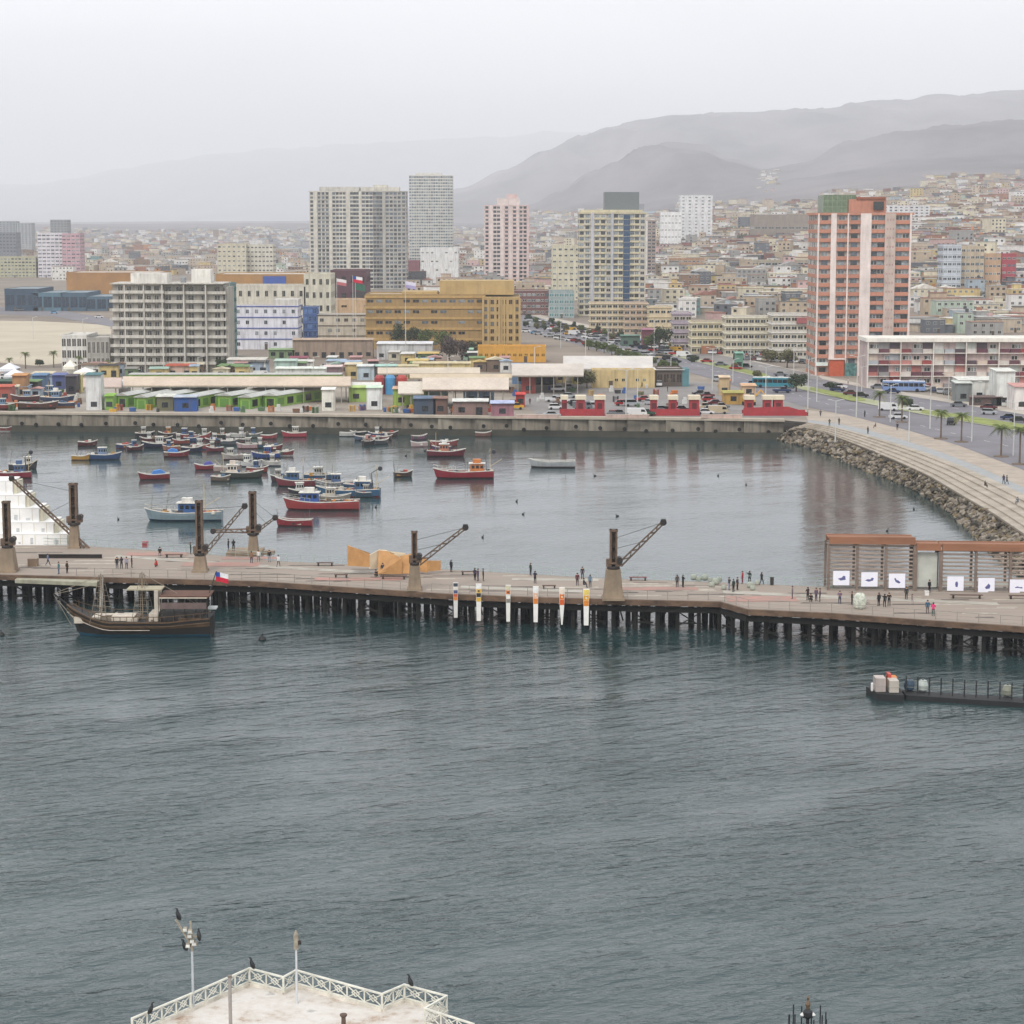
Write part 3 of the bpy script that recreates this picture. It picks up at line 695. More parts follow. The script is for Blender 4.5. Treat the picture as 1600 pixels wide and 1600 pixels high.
def base_at(px0, px1, yb): 
    p = G((px0+px1)/2, yb); return p, p.y/F
def block(name, label, cat, px0, px1, yb, yt, dep, wall, floors=3, cols=6, win=(1.4, 1.2), gl=None, fr='#d9d4ca', roofc='#a59c90', parapet=0.6, yaw=0.0, bands=None, bandc=None, bandout=0.25, sides=True, extras=(), ground=True, dirt=0.35, limit=90, balc=None, group=None, z0=None, rnd=0.0, parcolor=None, Yd=None, open_g=False, roof_over=0.0):
    """a building: Empty at its foot with wall, roof, window, door ... px0..px1, yb, yt in photo pixels"""
    if Yd: x_ = xt((px0+px1)/2, Yd, 10); p = Vector((x_, Yd, terr(x_, Yd))); k = Yd/F
    else: p, k = base_at(px0, px1, yb)
    W = (px1-px0)*k; H = zt(yt, p.y)-p.z
    t = thing(name, label, cat, tuple(p), yaw, group)
    wm_ = wallm(wall, dirt) if isinstance(wall, str) else wall
    frm = paint(fr); hw = W/2; mb = MB()
    mb.box(-hw, hw, 0, dep, -1.5, H, wm_); mb.build('wall', t)
    mb = MB(); rm = wallm(roofc, 0.2); pc = wallm(parcolor, dirt) if parcolor else wm_
    ro = roof_over
    mb.box(-hw+0.25-ro, hw-0.25+ro, 0.25-ro, dep-0.25+ro, H+0.003, H+0.12, rm)
    if parapet > 0:
        for a in ((-hw-0.05, hw+0.05, -0.05, 0.2), (-hw-0.05, hw+0.05, dep-0.2, dep+0.05), (-hw-0.05, -hw+0.2, 0.2, dep-0.2), (hw-0.2, hw+0.05, 0.2, dep-0.2)): mb.box(a[0], a[1], a[2], a[3], H+0.003, H+parapet, pc)
    mb.build('roof', t)
    fh = H/floors; spots = []; w, h = win; w = min(w, W/cols*0.85); h = min(h, fh*0.7)
    for f in range(floors):
        if f == 0 and not ground: continue
        for c in range(cols):
            if rnd and R.random() < rnd: continue
            spots.append((-hw+(c+0.5)*W/cols, -0.02, f*fh+(fh-h)*0.5, 0))
    sx = 1 if p.x < 0 else -1; nc = max(1, int(dep/(W/cols)))
    if sides:
        for f in range(floors):
            for c in range(nc): spots.append((sx*(hw+0.02), (c+0.5)*dep/nc, f*fh+(fh-h)*0.5, math.pi/2*sx))
    gls = gl or GL
    if not isinstance(gls, (list, tuple)): gls = [gls]
    buck = [[] for _ in gls]
    for s_ in spots: buck[R.randrange(len(gls))].append(s_)
    for g_, b_ in zip(gls, buck): put_windows(t, b_, w, h, g_, frm, limit//len(gls))
    if bands:
        bm_ = paint(bandc or fr); sh = {}
        mb = MB(); mb.box(-hw-bandout, hw+bandout, -bandout, dep+bandout, -bands/2, bands/2, bm_); bme = mb.mesh('floor_band')
        for f in range(1, floors+1): link('floor_band', bme, t, (0, 0, f*fh-bands/2-0.01))
    if balc:
        bw, bh, bcol, bset = balc; bm_ = paint(bcol); mb = MB(); mb.box(-bw/2, bw/2, -1.1, -0.01, 0, 0.15, bm_); mb.box(-bw/2, bw/2, -1.1, -1.0, 0.15, bh, bm_)
        for s_ in (-1, 1): mb.box(s_*bw/2-0.05, s_*bw/2+0.05, -1.0, -0.01, 0.15, bh, bm_)
        bme = mb.mesh('balcony')
        for f in range(1, floors):
            for c in bset: link('balcony', bme, t, (-hw+(c+0.5)*W/cols, 0, f*fh))
    mb = MB(); mb.box(-0.55, 0.55, -0.1, 0.02, 0, 2.15, paint('#54483c')); mb.box(-0.7, 0.7, -0.14, 0.02, 2.15, 2.3, frm); mb.build('door', t, (-hw+W*R.choice([0.3, 0.5, 0.7]), 0, 0))
    for e in extras:   # (name, fx0, fx1, y0, y1, height or (z0,z1), color)
        z_ = e[5] if isinstance(e[5], tuple) else (H+0.13, H+e[5])
        mb = MB(); mb.box(-hw+W*e[1], -hw+W*e[2], e[3], e[4], z_[0], z_[1], e[6] if not isinstance(e[6], str) else wallm(e[6])); mb.build(e[0], t)
    t['H'] = 0; del t['H']
    return t, W, H, k
# ------------------------------------------------------------------ landmark buildings
# pale concrete hotel (two wings)
def slabwing(t, x0, x1, y0, dep, H, floors, openings, wm_, gm_, slabm, side):
    mb = MB(); mb.box(x0, x1, y0, y0+dep, -1, H, wm_); mb.build('wall', t)
    fh = H/floors; sb = MB(); sb.box(x0-0.9, x1+0.9, y0-1.0, y0+dep, -0.12, 0.12, slabm); sb.box(x0-0.9, x1+0.9, y0-1.0, y0-0.9, 0.12, 0.85, slabm); sme = sb.mesh('balcony')
    for f in range(1, floors): link('balcony', sme, t, (0, 0, f*fh))
    sp = []; W = x1-x0
    for f in range(floors):
        for (fx, w) in openings: sp.append((x0+fx*W, y0-0.02, f*fh+0.35, 0))
    return sp, fh
hm_ = wallm('#aaa498', 0.6); hsl = wallm('#c8c2b6', 0.5)
p, k = base_at(177, 357, 583); t = thing('hotel', 'pale concrete nine-storey hotel with open balcony slabs by the bus yard', 'hotel', tuple(p), 0)
W = 180*k; H1 = zt(444, p.y)-p.z; H2 = zt(437, p.y)-p.z; xs = lambda q: (q-267)*k
s1, fh = slabwing(t, xs(179), xs(255), 0, 16, H1, 10, [(0.16, 0), (0.34, 0), (0.56, 0), (0.74, 0), (0.9, 0)], hm_, GL[1], hsl, 0)
s2, fh = slabwing(t, xs(257), xs(350), 1.5, 17, H1-0.3, 10, [(0.08, 0), (0.26, 0), (0.46, 0), (0.68, 0), (0.9, 0)], hm_, GL[1], hsl, 0)
dk = glassm('#33302c'); put_windows(t, s1[::1], 1.5, 1.9, dk, paint('#b8b4a8'), 48); put_windows(t, s2, 1.9, 2.1, dk, paint('#b8b4a8'), 50)
mb = MB()
for q in (198, 228, 256.5, 290, 324): mb.box(xs(q)-0.18, xs(q)+0.18, -0.95, 1.6, 0, H1-0.2, hsl)
mb.build('fin', t)
mb = MB(); mb.box(xs(176), xs(352), -1.2, 17.5, H1, H1+0.35, hsl); mb.box(xs(205), xs(262), 3, 12, H1+0.36, H1+3.4, wallm('#d9d6cc')); mb.box(xs(300), xs(330), 3, 10, H1+0.36, H1+4.6, wallm('#e0dcd2')); mb.box(xs(352), xs(357.5), 2, 16, 0, H1-1.0, hm_); mb.build('roof', t)
mb = MB(); mb.lathe([(0.9, 0), (0.9, 1.6), (0.1, 1.9)], paint('#8d9296'), 12, c=(xs(285), 6, H1+0.36)); mb.build('water_tank', t)
# buildings list
blk = block
blk('office_block', 'long cream block with small dark slit windows behind the pale concrete hotel', 'office block', 357, 478, 533, 448, 22, '#cfc9b4', 4, 9, (1.3, 2.4), GL[1], '#bdb7a5', sides=False)
blk('office_block', 'taller cream wing with narrow dark windows next to the dark red hall', 'office block', 476, 518, 533, 430, 20, '#cdc8b0', 5, 4, (1.2, 2.4), GL[1], '#bdb7a5')
blk('shopping_hall', 'long windowless brown hall behind the roof of the pale concrete hotel', 'hall', 105, 250, 470, 427, 45, mat('brown_cladding', '#a37a4c', 0.8, 0.15, 0.1), 2, 6, (1.5, 1), sides=False, rnd=0.9, roofc='#c9c4bb')
t, W, H, k = blk('shopping_hall', 'brown hall carrying a plain blue sign panel above its edge', 'hall', 338, 480, 490, 430, 40, mat('brown_cladding', '#a8804f', 0.8, 0.15, 0.1), 2, 6, (1.5, 1), sides=False, rnd=0.9, roofc='#c9c4bb')
mb = MB(); mb.box(-W/2+W*0.52, -W/2+W*0.77, -0.4, -0.1, H-7, H-0.5, paint('#3557a5')); mb.build('sign_panel', t)
t, W, H, k = blk('teal_annex', 'narrow teal glass annex squeezed beside the pale concrete hotel', 'building', 351, 363, 560, 445, 14, '#5a8583', 7, 2, (1.6, 1.4), glassm('#35605f'), '#5a8583')
t, W, H, k = blk('apartment_house', 'white three-storey house with blue floor lines next to a blue stair tower', 'apartment house', 366, 466, 546, 478, 14, '#d6d6de', 4, 7, (1.3, 1.5), None, '#c8c8d0', rnd=0.3, bands=0.35, bandc='#46589c', parapet=0.2, extras=(('roof_pavilion', 0.62, 1.0, 2, 12, 2.4, '#d0ccc4'),))
t, W, H, k = blk('stair_tower', 'bright blue tiled stair tower with gridded openings', 'stair tower', 474, 496, 540, 480, 8, '#3a62a4', 5, 3, (1.3, 1.9), [glassm('#20406f'), glassm('#5d7fb4')], '#7f95c4', bands=0.2, bandc='#5d7bb5', parapet=0.3)
mb = MB()
for i in range(5):
    for j in range(3): mb.box(-W/2-6.2+j*2.0, -W/2-4.5+j*2.0, 0.5, 1.2, i*2.4, i*2.4+1.8, paint(['#31548f', '#7c93bd', '#c4c9c4'][(i+j) % 3]))
mb.build('mosaic_screen', t)
blk('apartment_house', 'cream three-storey house with dark floor lines in front of the ochre court building', 'apartment house', 497, 598, 540, 492, 14, '#cfc3ac', 3, 8, (1.6, 1.4), None, '#bcae96', rnd=0.35, bands=0.3, bandc='#6f655a', parapet=0.15, roof_over=0.6)
blk('office_block', 'peach coloured box wing rising behind the cream three-storey house', 'office block', 494, 600, 520, 470, 18, '#c9a274', 3, 6, (2.5, 1.0), None, '#b99766', rnd=0.5)
# ochre court building
och = mat('ochre_render', '#a08457', 0.85, 0.12, 0.15, dirt=0.3); ocl = mat('ochre_render_pale', '#b59a69', 0.85, 0.1, 0.2, dirt=0.2)
t, W, H, k = blk('court_building', 'long ochre public building with horizontal window bands behind the dark trees', 'public building', 572, 757, 545, 462, 26, och, 5, 13, (2.6, 1.3), [GL[2], GL[3], GL[1]], '#a58552', roofc='#b8a078', sides=False, rnd=0.15, bands=0.9, bandc='#b8965c', bandout=0.35,
      extras=(('roof_block', 0.62, 1.25, 6, 24, 5.5, ocl), ('roof_block', 0.3, 0.6, 5, 20, 1.4, ocl)))
t, W, H, k = blk('court_building', 'tall gold end wing with a dark glazed grid next to the avenue', 'public building', 755, 812, 546, 466, 26, ocl, 7, 6, (1.4, 1.7), [GL[1], GL[1], GL[2]], '#a5834c', roofc='#b8a078', rnd=0.15)
mb = MB()
for f in (0.0, 0.14, 0.44, 0.58, 0.86, 1.0): mb.box(-W/2+W*f-0.35, -W/2+W*f+0.35, -0.6, 0, 0, H, ocl)
mb.build('pilaster', t)
blk('dark_hall', 'dark red and charcoal shopping hall behind three tall flags', 'hall', 517, 573, 500, 424, 30, '#5c3340', 3, 4, (2.5, 3), glassm('#26242a'), '#4c2c35', roofc='#7d4a55', extras=(('charcoal_panel', 0.62, 0.99, -0.5, -0.05, (0.5, 14), '#3b3638'),))
# twin slab tower
def tower(label, px0, px1, yb, yt, dep, segs, floors, bandm, gl, core, name='apartment_tower', cat='tower block', sidewin=True, rooflist=(), Yd=None, indiv=False, bh=0.9, out=0.35, limit=90):
    if Yd: x_ = xt((px0+px1)/2, Yd, 20); p = Vector((x_, Yd, terr(x_, Yd))); k = Yd/F
    else: p, k = base_at(px0, px1, yb)
    W = (px1-px0)*k; H = zt(yt, p.y)-p.z; t = thing(name, label, cat, tuple(p)); hw = W/2
    mb = MB(); mb.box(-hw, hw, 0, dep, -1.5, H, core); mb.build('wall', t); fh = H/floors; spots = []
    sx = 1 if p.x < 0 else -1
    nwin = 0; nbal = 0
    for (a, b, kind, m_) in segs:
        xa, xb = -hw+W*a, -hw+W*b
        if kind == 'fin': mb = MB(); mb.box(xa, xb, -out-0.25, 0, -1, H+0.5, m_); mb.build('fin', t)
        elif kind == 'glass':
            mb = MB(); mb.box(xa, xb, -out-0.1, 0, fh, H-0.5, m_)
            for f in range(1, floors): mb.box(xa, xb, -out-0.14, -out-0.1, f*fh, f*fh+0.12, bandm)
            mb.build('glass_strip', t)
        elif kind in ('bay', 'win'):
            d_ = out if kind == 'bay' else 0.12
            mb = MB(); mb.box(xa+0.02, xb-0.02, -d_, 0, 0, bh, m_ or bandm); bme = mb.mesh('balcony' if kind == 'bay' else 'spandrel')
            for f in range(floors):
                o_ = link(bme.name.split('.')[0], bme, t, (0, 0, f*fh+(0 if f else 0.01)))
            n = max(1, round((xb-xa)/2.6))
            for f in range(floors):
                for c in range(n): spots.append((xa+(c+0.5)*(xb-xa)/n, -0.02, f*fh+bh+0.05, 0, (xb-xa)/n))
    if sidewin:
        mb = MB(); mb.box((hw if sx > 0 else -hw-0.15), (hw+0.15 if sx > 0 else -hw), 0.1, dep-0.1, 0, bh, bandm); bme = mb.mesh('side_spandrel')
        for f in range(floors): link('side_spandrel', bme, t, (0, 0, f*fh))
        nc = max(1, int(dep/3.5))
        for f in range(floors):
            for c in range(nc): spots.append((sx*(hw+0.02), (c+0.5)*dep/nc, f*fh+bh+0.05, math.pi/2*sx, 2.4))
    R.shuffle(spots); nb = [[] for _ in gl]
    for s_ in spots: nb[R.randrange(len(gl))].append(s_)
    for g_, b_ in zip(gl, nb):
        if b_: put_windows(t, [s_[:4] for s_ in b_], min(2.4, sorted(s_[4] for s_ in b_)[len(b_)//2]*0.86), fh-bh-0.25, g_, paint('#cfcac2'), limit//len(gl))
    mb = MB(); mb.box(-hw-out, hw+out, -out, dep+out, H, H+0.7, bandm); mb.box(-hw+0.4, hw-0.4, 0.4, dep-0.4, H+0.703, H+0.75, wallm('#8f8880')); mb.build('roof', t)
    for (nm, a, b, y0, y1, z0, z1, m_) in rooflist:
        mb = MB(); mb.box(-hw+W*a, -hw+W*b, y0, y1, H+z0, H+z1, m_); mb.build(nm, t)
    return t, W, H, k
cg = wallm('#cec8ba', 0.3); cg2 = wallm('#b0aba2', 0.3); cg3 = wallm('#9d9994', 0.3)  # cg carries the lit half's brightness in its colour, cg2 the dimmer half's
def stripes(n, pat, ms):
    o = []
    for i in range(n): kd = pat[i % len(pat)]; o.append((i/n, (i+1)/n, kd, ms[i % len(ms)]))
    return o
tower('broad grey-beige twin slab tower, brighter half', 485, 562, 452, 300, 26, [(0, .1, 'win', cg), (.1, .16, 'fin', cg), (.16, .4, 'bay', cg2), (.4, .46, 'fin', cg), (.46, .74, 'win', cg), (.74, .82, 'fin', cg), (.82, 1, 'bay', cg)], 24, cg, [GL[1], GL[0], GL[2]], cg, rooflist=(('plant_room', 0.2, 1.0, 3, 20, 0.76, 3.8, wallm('#c9c4b8')),), limit=99)
tower('greyer half of the twin slab tower with a notched pale crown', 562, 635, 452, 300, 26, [(0, .06, 'fin', cg), (.06, .3, 'win', cg), (.3, .5, 'bay', cg3), (.5, .56, 'fin', cg2), (.56, .9, 'win', cg2), (.9, 1, 'bay', cg2)], 24, cg2, [GL[1], GL[0], GL[2]], cg2, rooflist=(('plant_room', 0.05, 0.85, 3, 20, 0.76, 3.6, wallm('#d2ccbc')), ('plant_room', 0.3, 0.6, 5, 16, 3.61, 5.2, wallm('#d2ccbc'))), limit=99)
fa = wallm('#d6d2c8', 0.15)
tower('faint tall grey tower far behind the twin slab tower', 640, 707, 0, 275, 30, stripes(6, ['win', 'bay'], [fa]), 30, fa, [GL[3], GL[2]], fa, Yd=2350, rooflist=(('plant_room', 0.15, 0.75, 4, 20, 0.76, 3.5, fa),), limit=60)
pk = wallm('#dcb9b4', 0.2); pk2 = wallm('#ddc9c2', 0.2)
tower('pale pink high-rise with a stepped top between the ochre court and the slab tower', 757, 826, 448, 322, 22, [(0, .12, 'win', pk), (.12, .2, 'fin', pk2), (.2, .36, 'win', pk2), (.36, .44, 'fin', pk2), (.44, .56, 'bay', pk), (.56, .62, 'fin', pk2), (.62, .74, 'bay', pk), (.74, .78, 'fin', pk2), (.78, .96, 'bay', pk), (.96, 1, 'fin', pk)], 20, pk, [GL[1], GL[0]], pk2, rooflist=(('upper_storeys', 0.28, 0.8, 1, 20, 0.76, 5.5, pk2), ('upper_storeys', 0.5, 0.75, 3, 16, 5.51, 8.5, pk)), limit=80)
# cream tower
ye = wallm('#cfc39a', 0.25); yl = wallm('#c4bba6', 0.25); bg = mat('blue_glass', '#2c4866', 0.15, 0.2, 0.5)
tower('cream tower with one dark blue glass strip and a grey roof box', 905, 1008, 494, 334, 24, [(0, .07, 'win', ye), (.07, .17, 'bay', yl), (.17, .22, 'fin', wallm('#b9bac4')), (.22, .40, 'bay', ye), (.40, .48, 'win', yl), (.48, .51, 'fin', wallm('#b9bac4')), (.51, .66, 'bay', ye), (.66, .76, 'glass', bg), (.76, .9, 'bay', ye), (.9, 1, 'win', yl)], 18, ye, [GL[1], GL[3], GL[2]], yl,
      rooflist=(('roof_box', 0.38, 0.9, 3, 18, 0.76, 11, mat('grey_louvre', '#71787a', 0.6, 0.15, 1.2, stretch=(1, 1, 8))), ('roof_slab', 0.02, 0.95, 1, 20, 0.76, 2.0, ye)), limit=99, out=0.6)
tower('slim brown and white tower close behind the cream tower', 1006, 1024, 0, 346, 18, [(0, .3, 'fin', wallm('#d6cfc8')), (.3, 1, 'win', wallm('#a28a80'))], 18, wallm('#a28a80'), [GL[0]], wallm('#a8958b'), Yd=1420, limit=40)
blk('office_block', 'lower cream wing stepping down beside the cream tower', 'office block', 862, 906, 470, 385, 18, '#cbc5a6', 9, 5, (1.8, 1.2), None, limit=50)
# orange tower
orr = wallm('#cb7f62', 0.25); orp = wallm('#e2d0c8', 0.2); bei = wallm('#c4ada0', 0.3)
t, W, H, k = tower('tall orange and white apartment tower next to the colourful low flats', 1273, 1418, 587, 336, 20, [(0, .015, 'fin', orp), (.015, .14, 'bay', orr), (.14, .2, 'fin', orp), (.2, .315, 'bay', orr), (.315, .33, 'fin', orp), (.33, .455, 'bay', orr), (.455, .57, 'fin', orp), (.57, .715, 'bay', orr), (.715, .83, 'fin', bei), (.83, .98, 'bay', orr), (.98, 1, 'fin', orp)], 18, orr, [GL[0], GL[2], GL[3], GL[1]], wallm('#b7a79c', 0.2),
      rooflist=(('penthouse', 0.07, 0.42, 3, 15, 0.76, 6.2, mat('green_glass', '#6f8068', 0.3, 0.3, 1.0)), ('penthouse', 0.34, 0.74, 2, 16, 0.75, 4.9, orr), ('penthouse', 0.42, 0.73, 1.5, 16, 4.91, 5.6, wallm('#a3583e'))), bh=1.15, out=0.75, limit=98)
mb = MB()
for f in range(18):
    for j in range(3): mb.box(-W/2+W*(0.735+0.03*j), -W/2+W*(0.75+0.03*j), -1.03, -1.0, f*H/18+1.0, f*H/18+1.6, paint('#a98a86'))
mb.build('stair_slots', t)
mb = MB(); mb.box(-W/2+W*0.14, -W/2+W*0.3, -2.4, -1.01, 0, 5.2, mat('orange_entrance', '#bc5838', 0.6, 0.1, 1.0)); mb.box(-W/2+W*0.13, -W/2+W*0.31, -2.8, -1.0, 5.2, 5.6, orp); mb.build('entrance_porch', t)
mb = MB(); mb.box(-W/2, -W/2+W*0.13, -1.8, -0.76, 3.2, 4.3, paint('#dfe8e2')); mb.build('shop_fascia', t)
mb = MB(); mb.box(-W/2+W*0.32, -W/2+W*0.44, -1.4, -0.76, 0, 4.0, glassm('#5c8a88')); mb.build('shop_front', t)
mb = MB()
for i in range(8): mb.box(-W/2+W*(0.07+0.05*i)-0.07, -W/2+W*(0.07+0.05*i)+0.07, 2.9, 3.0, H+0.76, H+6.3, paint('#8d9a80'))
for z in (2.5, 4.4, 6.2): mb.box(-W/2+W*0.07, -W/2+W*0.42, 2.88, 2.98, H+z, H+z+0.12, paint('#8d9a80'))
mb.build('penthouse_frame', t)
mb = MB(); mb.box(-W/2+W*0.60, -W/2+W*0.71, 1.3, 1.49, H+1.6, H+4.2, glassm('#1c201f')); mb.build('penthouse_opening', t)
# colourful flats beside it
p, k = base_at(1354, 1660, 606); t = thing('apartment_block', 'low white-roofed apartment block with mixed coloured balconies beside the orange tower', 'apartment block', tuple(p), 0)
W = 306*k; H = zt(534, p.y)-p.z; hw = W/2; fh = H/4.0; mb = MB(); mb.box(-hw, hw, 0, 14, -1, H, wallm('#c2a9a4')); mb.build('wall', t)
mb = MB(); mb.box(-hw-0.6, hw+0.6, -1.6, 14.5, H, H+1.1, wallm('#e4ddd0', 0.15)); mb.build('roof', t)
cols = ['#cfc8c4', '#a5645c', '#a4a8ac', '#c4beb6', '#5f3240', '#d2c9c0', '#b87a72', '#7a343a', '#c9b7a8', '#5c3440', '#c9c2ba', '#b0b4ae', '#963c3a', '#8c8888', '#4a3c44']
nb = 18; sme = {}
for f in range(4):
    for c in range(nb):
        cc = R.choice(cols) if (c % 3) else cols[(c//3*4+f) % len(cols)]
        mb = MB(); wv = W/nb; x0 = -wv/2
        z0 = 0.0; m_ = paint(cc); dd = R.choice([0.5, 0.9, 1.2])
        mb.box(x0+0.15, -x0-0.15, -dd, 0, 0.1, fh*0.36, m_); mb.box(x0+0.05, -x0-0.05, -1.25, 0, -0.1, 0.095, paint('#dcd5cc'))
        if R.random() < 0.35: mb.box(x0+0.15, -x0-0.15, -0.3, 0, fh*0.36, fh*0.9, paint(R.choice(cols)))
        mb.build('balcony', t, (-hw+(c+0.5)*wv, 0, f*fh+0.1))
put_windows(t, [(-hw+(c+0.5)*W/nb, -0.03, f*fh+fh*0.42, 0) for f in range(4) for c in range(nb) if R.random() < 0.45], 1.9, 1.3, GL[1], paint('#ddd8d0'), 40)
put_windows(t, [(-hw+(c+0.5)*W/nb+1.0, -0.04, f*fh+fh*0.42, 0) for f in range(4) for c in range(nb) if R.random() < 0.35], 1.5, 1.3, GL[3], paint('#ddd8d0'), 40)
mb = MB()
for c in range(0, nb+1, 3): mb.box(-hw+c*W/nb-0.12, -hw+c*W/nb+0.12, -1.4, 0, 0, H, paint('#e0d9d0'))
mb.build('party_wall', t)
# cream flats behind the car park
def flats(label, px0, px1, yb, yt, floors, cols, cmain, calt, gl=None, **kw):
    return blk('apartment_block', label, 'apartment block', px0, px1, yb, yt, kw.pop('dep', 13), cmain, floors, cols, (2.0, 1.3), gl or [GL[1], GL[0]], '#d8cfb8', bands=0.3, bandc=calt, bandout=0.4, parapet=0.4, **kw)
flats('cream balcony flats behind the crowded car park, nearest the mauve gable', 1080, 1132, 553, 504, 4, 6, '#c9bc94', '#ded6bd', roofc='#8d7a72', extras=(('orange_ground_floor', 0.3, 0.7, -0.8, -0.05, (0, 3), '#b8714a'),))
flats('cream and white balcony flats in the middle of the row behind the car park', 1133, 1205, 556, 496, 5, 8, '#cdc5ac', '#e2ddcc')
flats('white-framed flats with staggered bays next to the orange tower', 1206, 1274, 560, 492, 5, 7, '#c6c2b8', '#e2ded6', extras=(('red_awning', 0.55, 0.85, -1.5, -0.1, (12.5, 14.5), '#b5565a'),))
flats('grey pitched-roof flats with a mauve gable beside the tall bushes', 1052, 1080, 548, 490, 4, 3, '#a798a6', '#b8a9b4')
flats('cream and terracotta flats at the foot of the cream tower', 922, 974, 521, 474, 5, 6, '#c9b694', '#dccdb0', roofc='#a4836c')
flats('terracotta-banded flats next along from the foot of the cream tower', 975, 1012, 522, 474, 5, 4, '#b99a84', '#d9c6a8')
flats('low cream flats ending the terrace before the mauve gable', 1013, 1050, 524, 480, 3, 4, '#cbb790', '#d8c8a4')
# other mid distance buildings
blk('apartment_tower', 'pink and white twelve-storey block in the distance above the blue sheds', 'tower block', 60, 100, 428, 365, 20, '#d8d4dc', 12, 6, (3, 1.3), None, '#e0dce2', Yd=1900, limit=60)
blk('apartment_tower', 'rose coloured twin of the pink and white block', 'tower block', 98, 126, 428, 366, 20, '#c99aa6', 12, 4, (3, 1.3), None, '#e0c4cc', Yd=1890, limit=50)
blk('apartment_block', 'pale yellow eight-storey block between the harbour hall and slab tower', 'apartment block', 340, 385, 432, 382, 20, '#cfc6a8', 8, 6, (2, 1.3), None, Yd=1750, limit=48)
blk('apartment_block', 'cream block with more windows adjoining the pale yellow block', 'apartment block', 386, 427, 432, 383, 20, '#d2cdb8', 8, 7, (2, 1.3), [GL[1]], Yd=1760, limit=56)
blk('office_block', 'white windowless block with a maroon side behind the slab tower foot', 'office block', 657, 716, 440, 388, 30, '#e2e2e0', 4, 8, (2, 1.2), None, rnd=0.7, Yd=1700, limit=40, extras=(('maroon_side', -0.35, -0.02, 0, 20, (0, 18), '#8e4c58'),))
blk('apartment_tower', 'white stepped block on the lower hillside uphill of the cream tower', 'tower block', 1062, 1112, 380, 306, 22, '#dadadc', 14, 5, (2.4, 1.3), [GL[3], GL[2]], Yd=2300, limit=50)
blk('apartment_block', 'bright white low block beside the white stepped hillside block', 'apartment block', 1032, 1064, 360, 332, 18, '#e4e4e4', 5, 6, (2.4, 1.3), [GL[3]], Yd=2250, limit=30)
blk('apartment_block', 'white flats half hidden behind the orange tower', 'apartment block', 1378, 1450, 355, 322, 18, '#d5d5d7', 7, 9, (2.4, 1.3), None, Yd=2100, limit=50)
blk('apartment_block', 'blue-white balcony flats uphill of the colourful low flats', 'apartment block', 1472, 1500, 440, 384, 16, '#b9c3cd', 7, 4, (2.4, 1.5), None, '#dfe4e8', Yd=1180, limit=40, bands=0.3, bandc='#d5dade')
blk('apartment_block', 'beige-centred seven-storey flats beside the blue-white balcony flats', 'apartment block', 1500, 1536, 440, 386, 16, '#c2ae8e', 7, 5, (2.0, 1.5), None, Yd=1190, limit=40)
blk('apartment_block', 'peach five-storey block up the hill with a red and white neighbour', 'apartment block', 1537, 1562, 440, 398, 15, '#c99e78', 5, 4, (1.8, 1.3), None, Yd=1200, limit=24)
blk('apartment_block', 'red and white sided block on the hill beside the peach block', 'apartment block', 1564, 1586, 430, 398, 15, '#c03a4c', 5, 3, (1.8, 1.3), None, Yd=1210, limit=24)
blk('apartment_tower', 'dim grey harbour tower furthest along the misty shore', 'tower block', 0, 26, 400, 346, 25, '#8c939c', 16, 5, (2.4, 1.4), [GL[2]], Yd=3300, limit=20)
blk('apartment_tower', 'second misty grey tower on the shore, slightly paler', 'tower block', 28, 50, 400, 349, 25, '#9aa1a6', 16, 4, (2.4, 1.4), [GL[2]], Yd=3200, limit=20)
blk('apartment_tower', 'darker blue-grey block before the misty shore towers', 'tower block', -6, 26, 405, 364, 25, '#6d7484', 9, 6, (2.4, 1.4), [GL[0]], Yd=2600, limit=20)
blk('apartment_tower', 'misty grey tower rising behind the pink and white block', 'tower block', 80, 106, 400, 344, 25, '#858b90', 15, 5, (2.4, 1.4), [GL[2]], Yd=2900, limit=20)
blk('apartment_block', 'yellow-green chequered flats at the foot of the misty shore towers', 'apartment block', -10, 56, 440, 402, 20, '#b3b089', 6, 12, (2.2, 1.3), None, Yd=1900, limit=60)
for i, (a, b, c, d) in enumerate(((8, 60, 452, 'dark blue harbour shed with a wide dark door'), (52, 98, 458, 'teal blue harbour shed with a pale truck before it'), (96, 136, 458, 'steel blue harbour shed, second of the shorter pair'), (134, 184, 464, 'blue shed partly behind the pale concrete hotel'))):
    blk('harbour_shed', d, 'shed', a, b, 486, c, 40, ['#31506b', '#4f7a8e', '#3f627c', '#466b84'][i], 1, 3, (5, 6), [glassm('#22384c')], '#3d5f78', roofc='#7f8f98', sides=False, parapet=0.3)
blk('museum', 'white modern building with tall dark glazing beside the palms on the sand', 'museum', 97, 137, 580, 526, 18, '#d9d6cf', 3, 5, (1.4, 2.8), [glassm('#4d4a44')], '#e0ddd6', roofc='#cfcac0')
blk('museum', 'grey flank of the white modern building with upright columns', 'museum', 137, 172, 581, 530, 18, '#a8a49c', 2, 5, (1.0, 6), [glassm('#5a564f')], '#d6d2ca', roofc='#b8b2a6')
t, W, H, k = blk('yellow_kiosk_block', 'bright yellow low building in front of the gold end wing', 'market building', 747, 853, 566, 543, 8, mat('yellow_paint', '#cf9a42', 0.7, 0.1, 0.3, dirt=0.15), 1, 12, (1.3, 1.1), [glassm('#8c6a2c')], '#e0b050', roofc='#c4a25c', sides=False)
blk('yellow_wall_building', 'long pale yellow single-storey building facing the quay car park', 'market building', 925, 1023, 606, 581, 8, '#cdb070', 1, 9, (1.0, 0.9), None, '#d9c99a', roofc='#cfc4b4', sides=False, rnd=0.5)
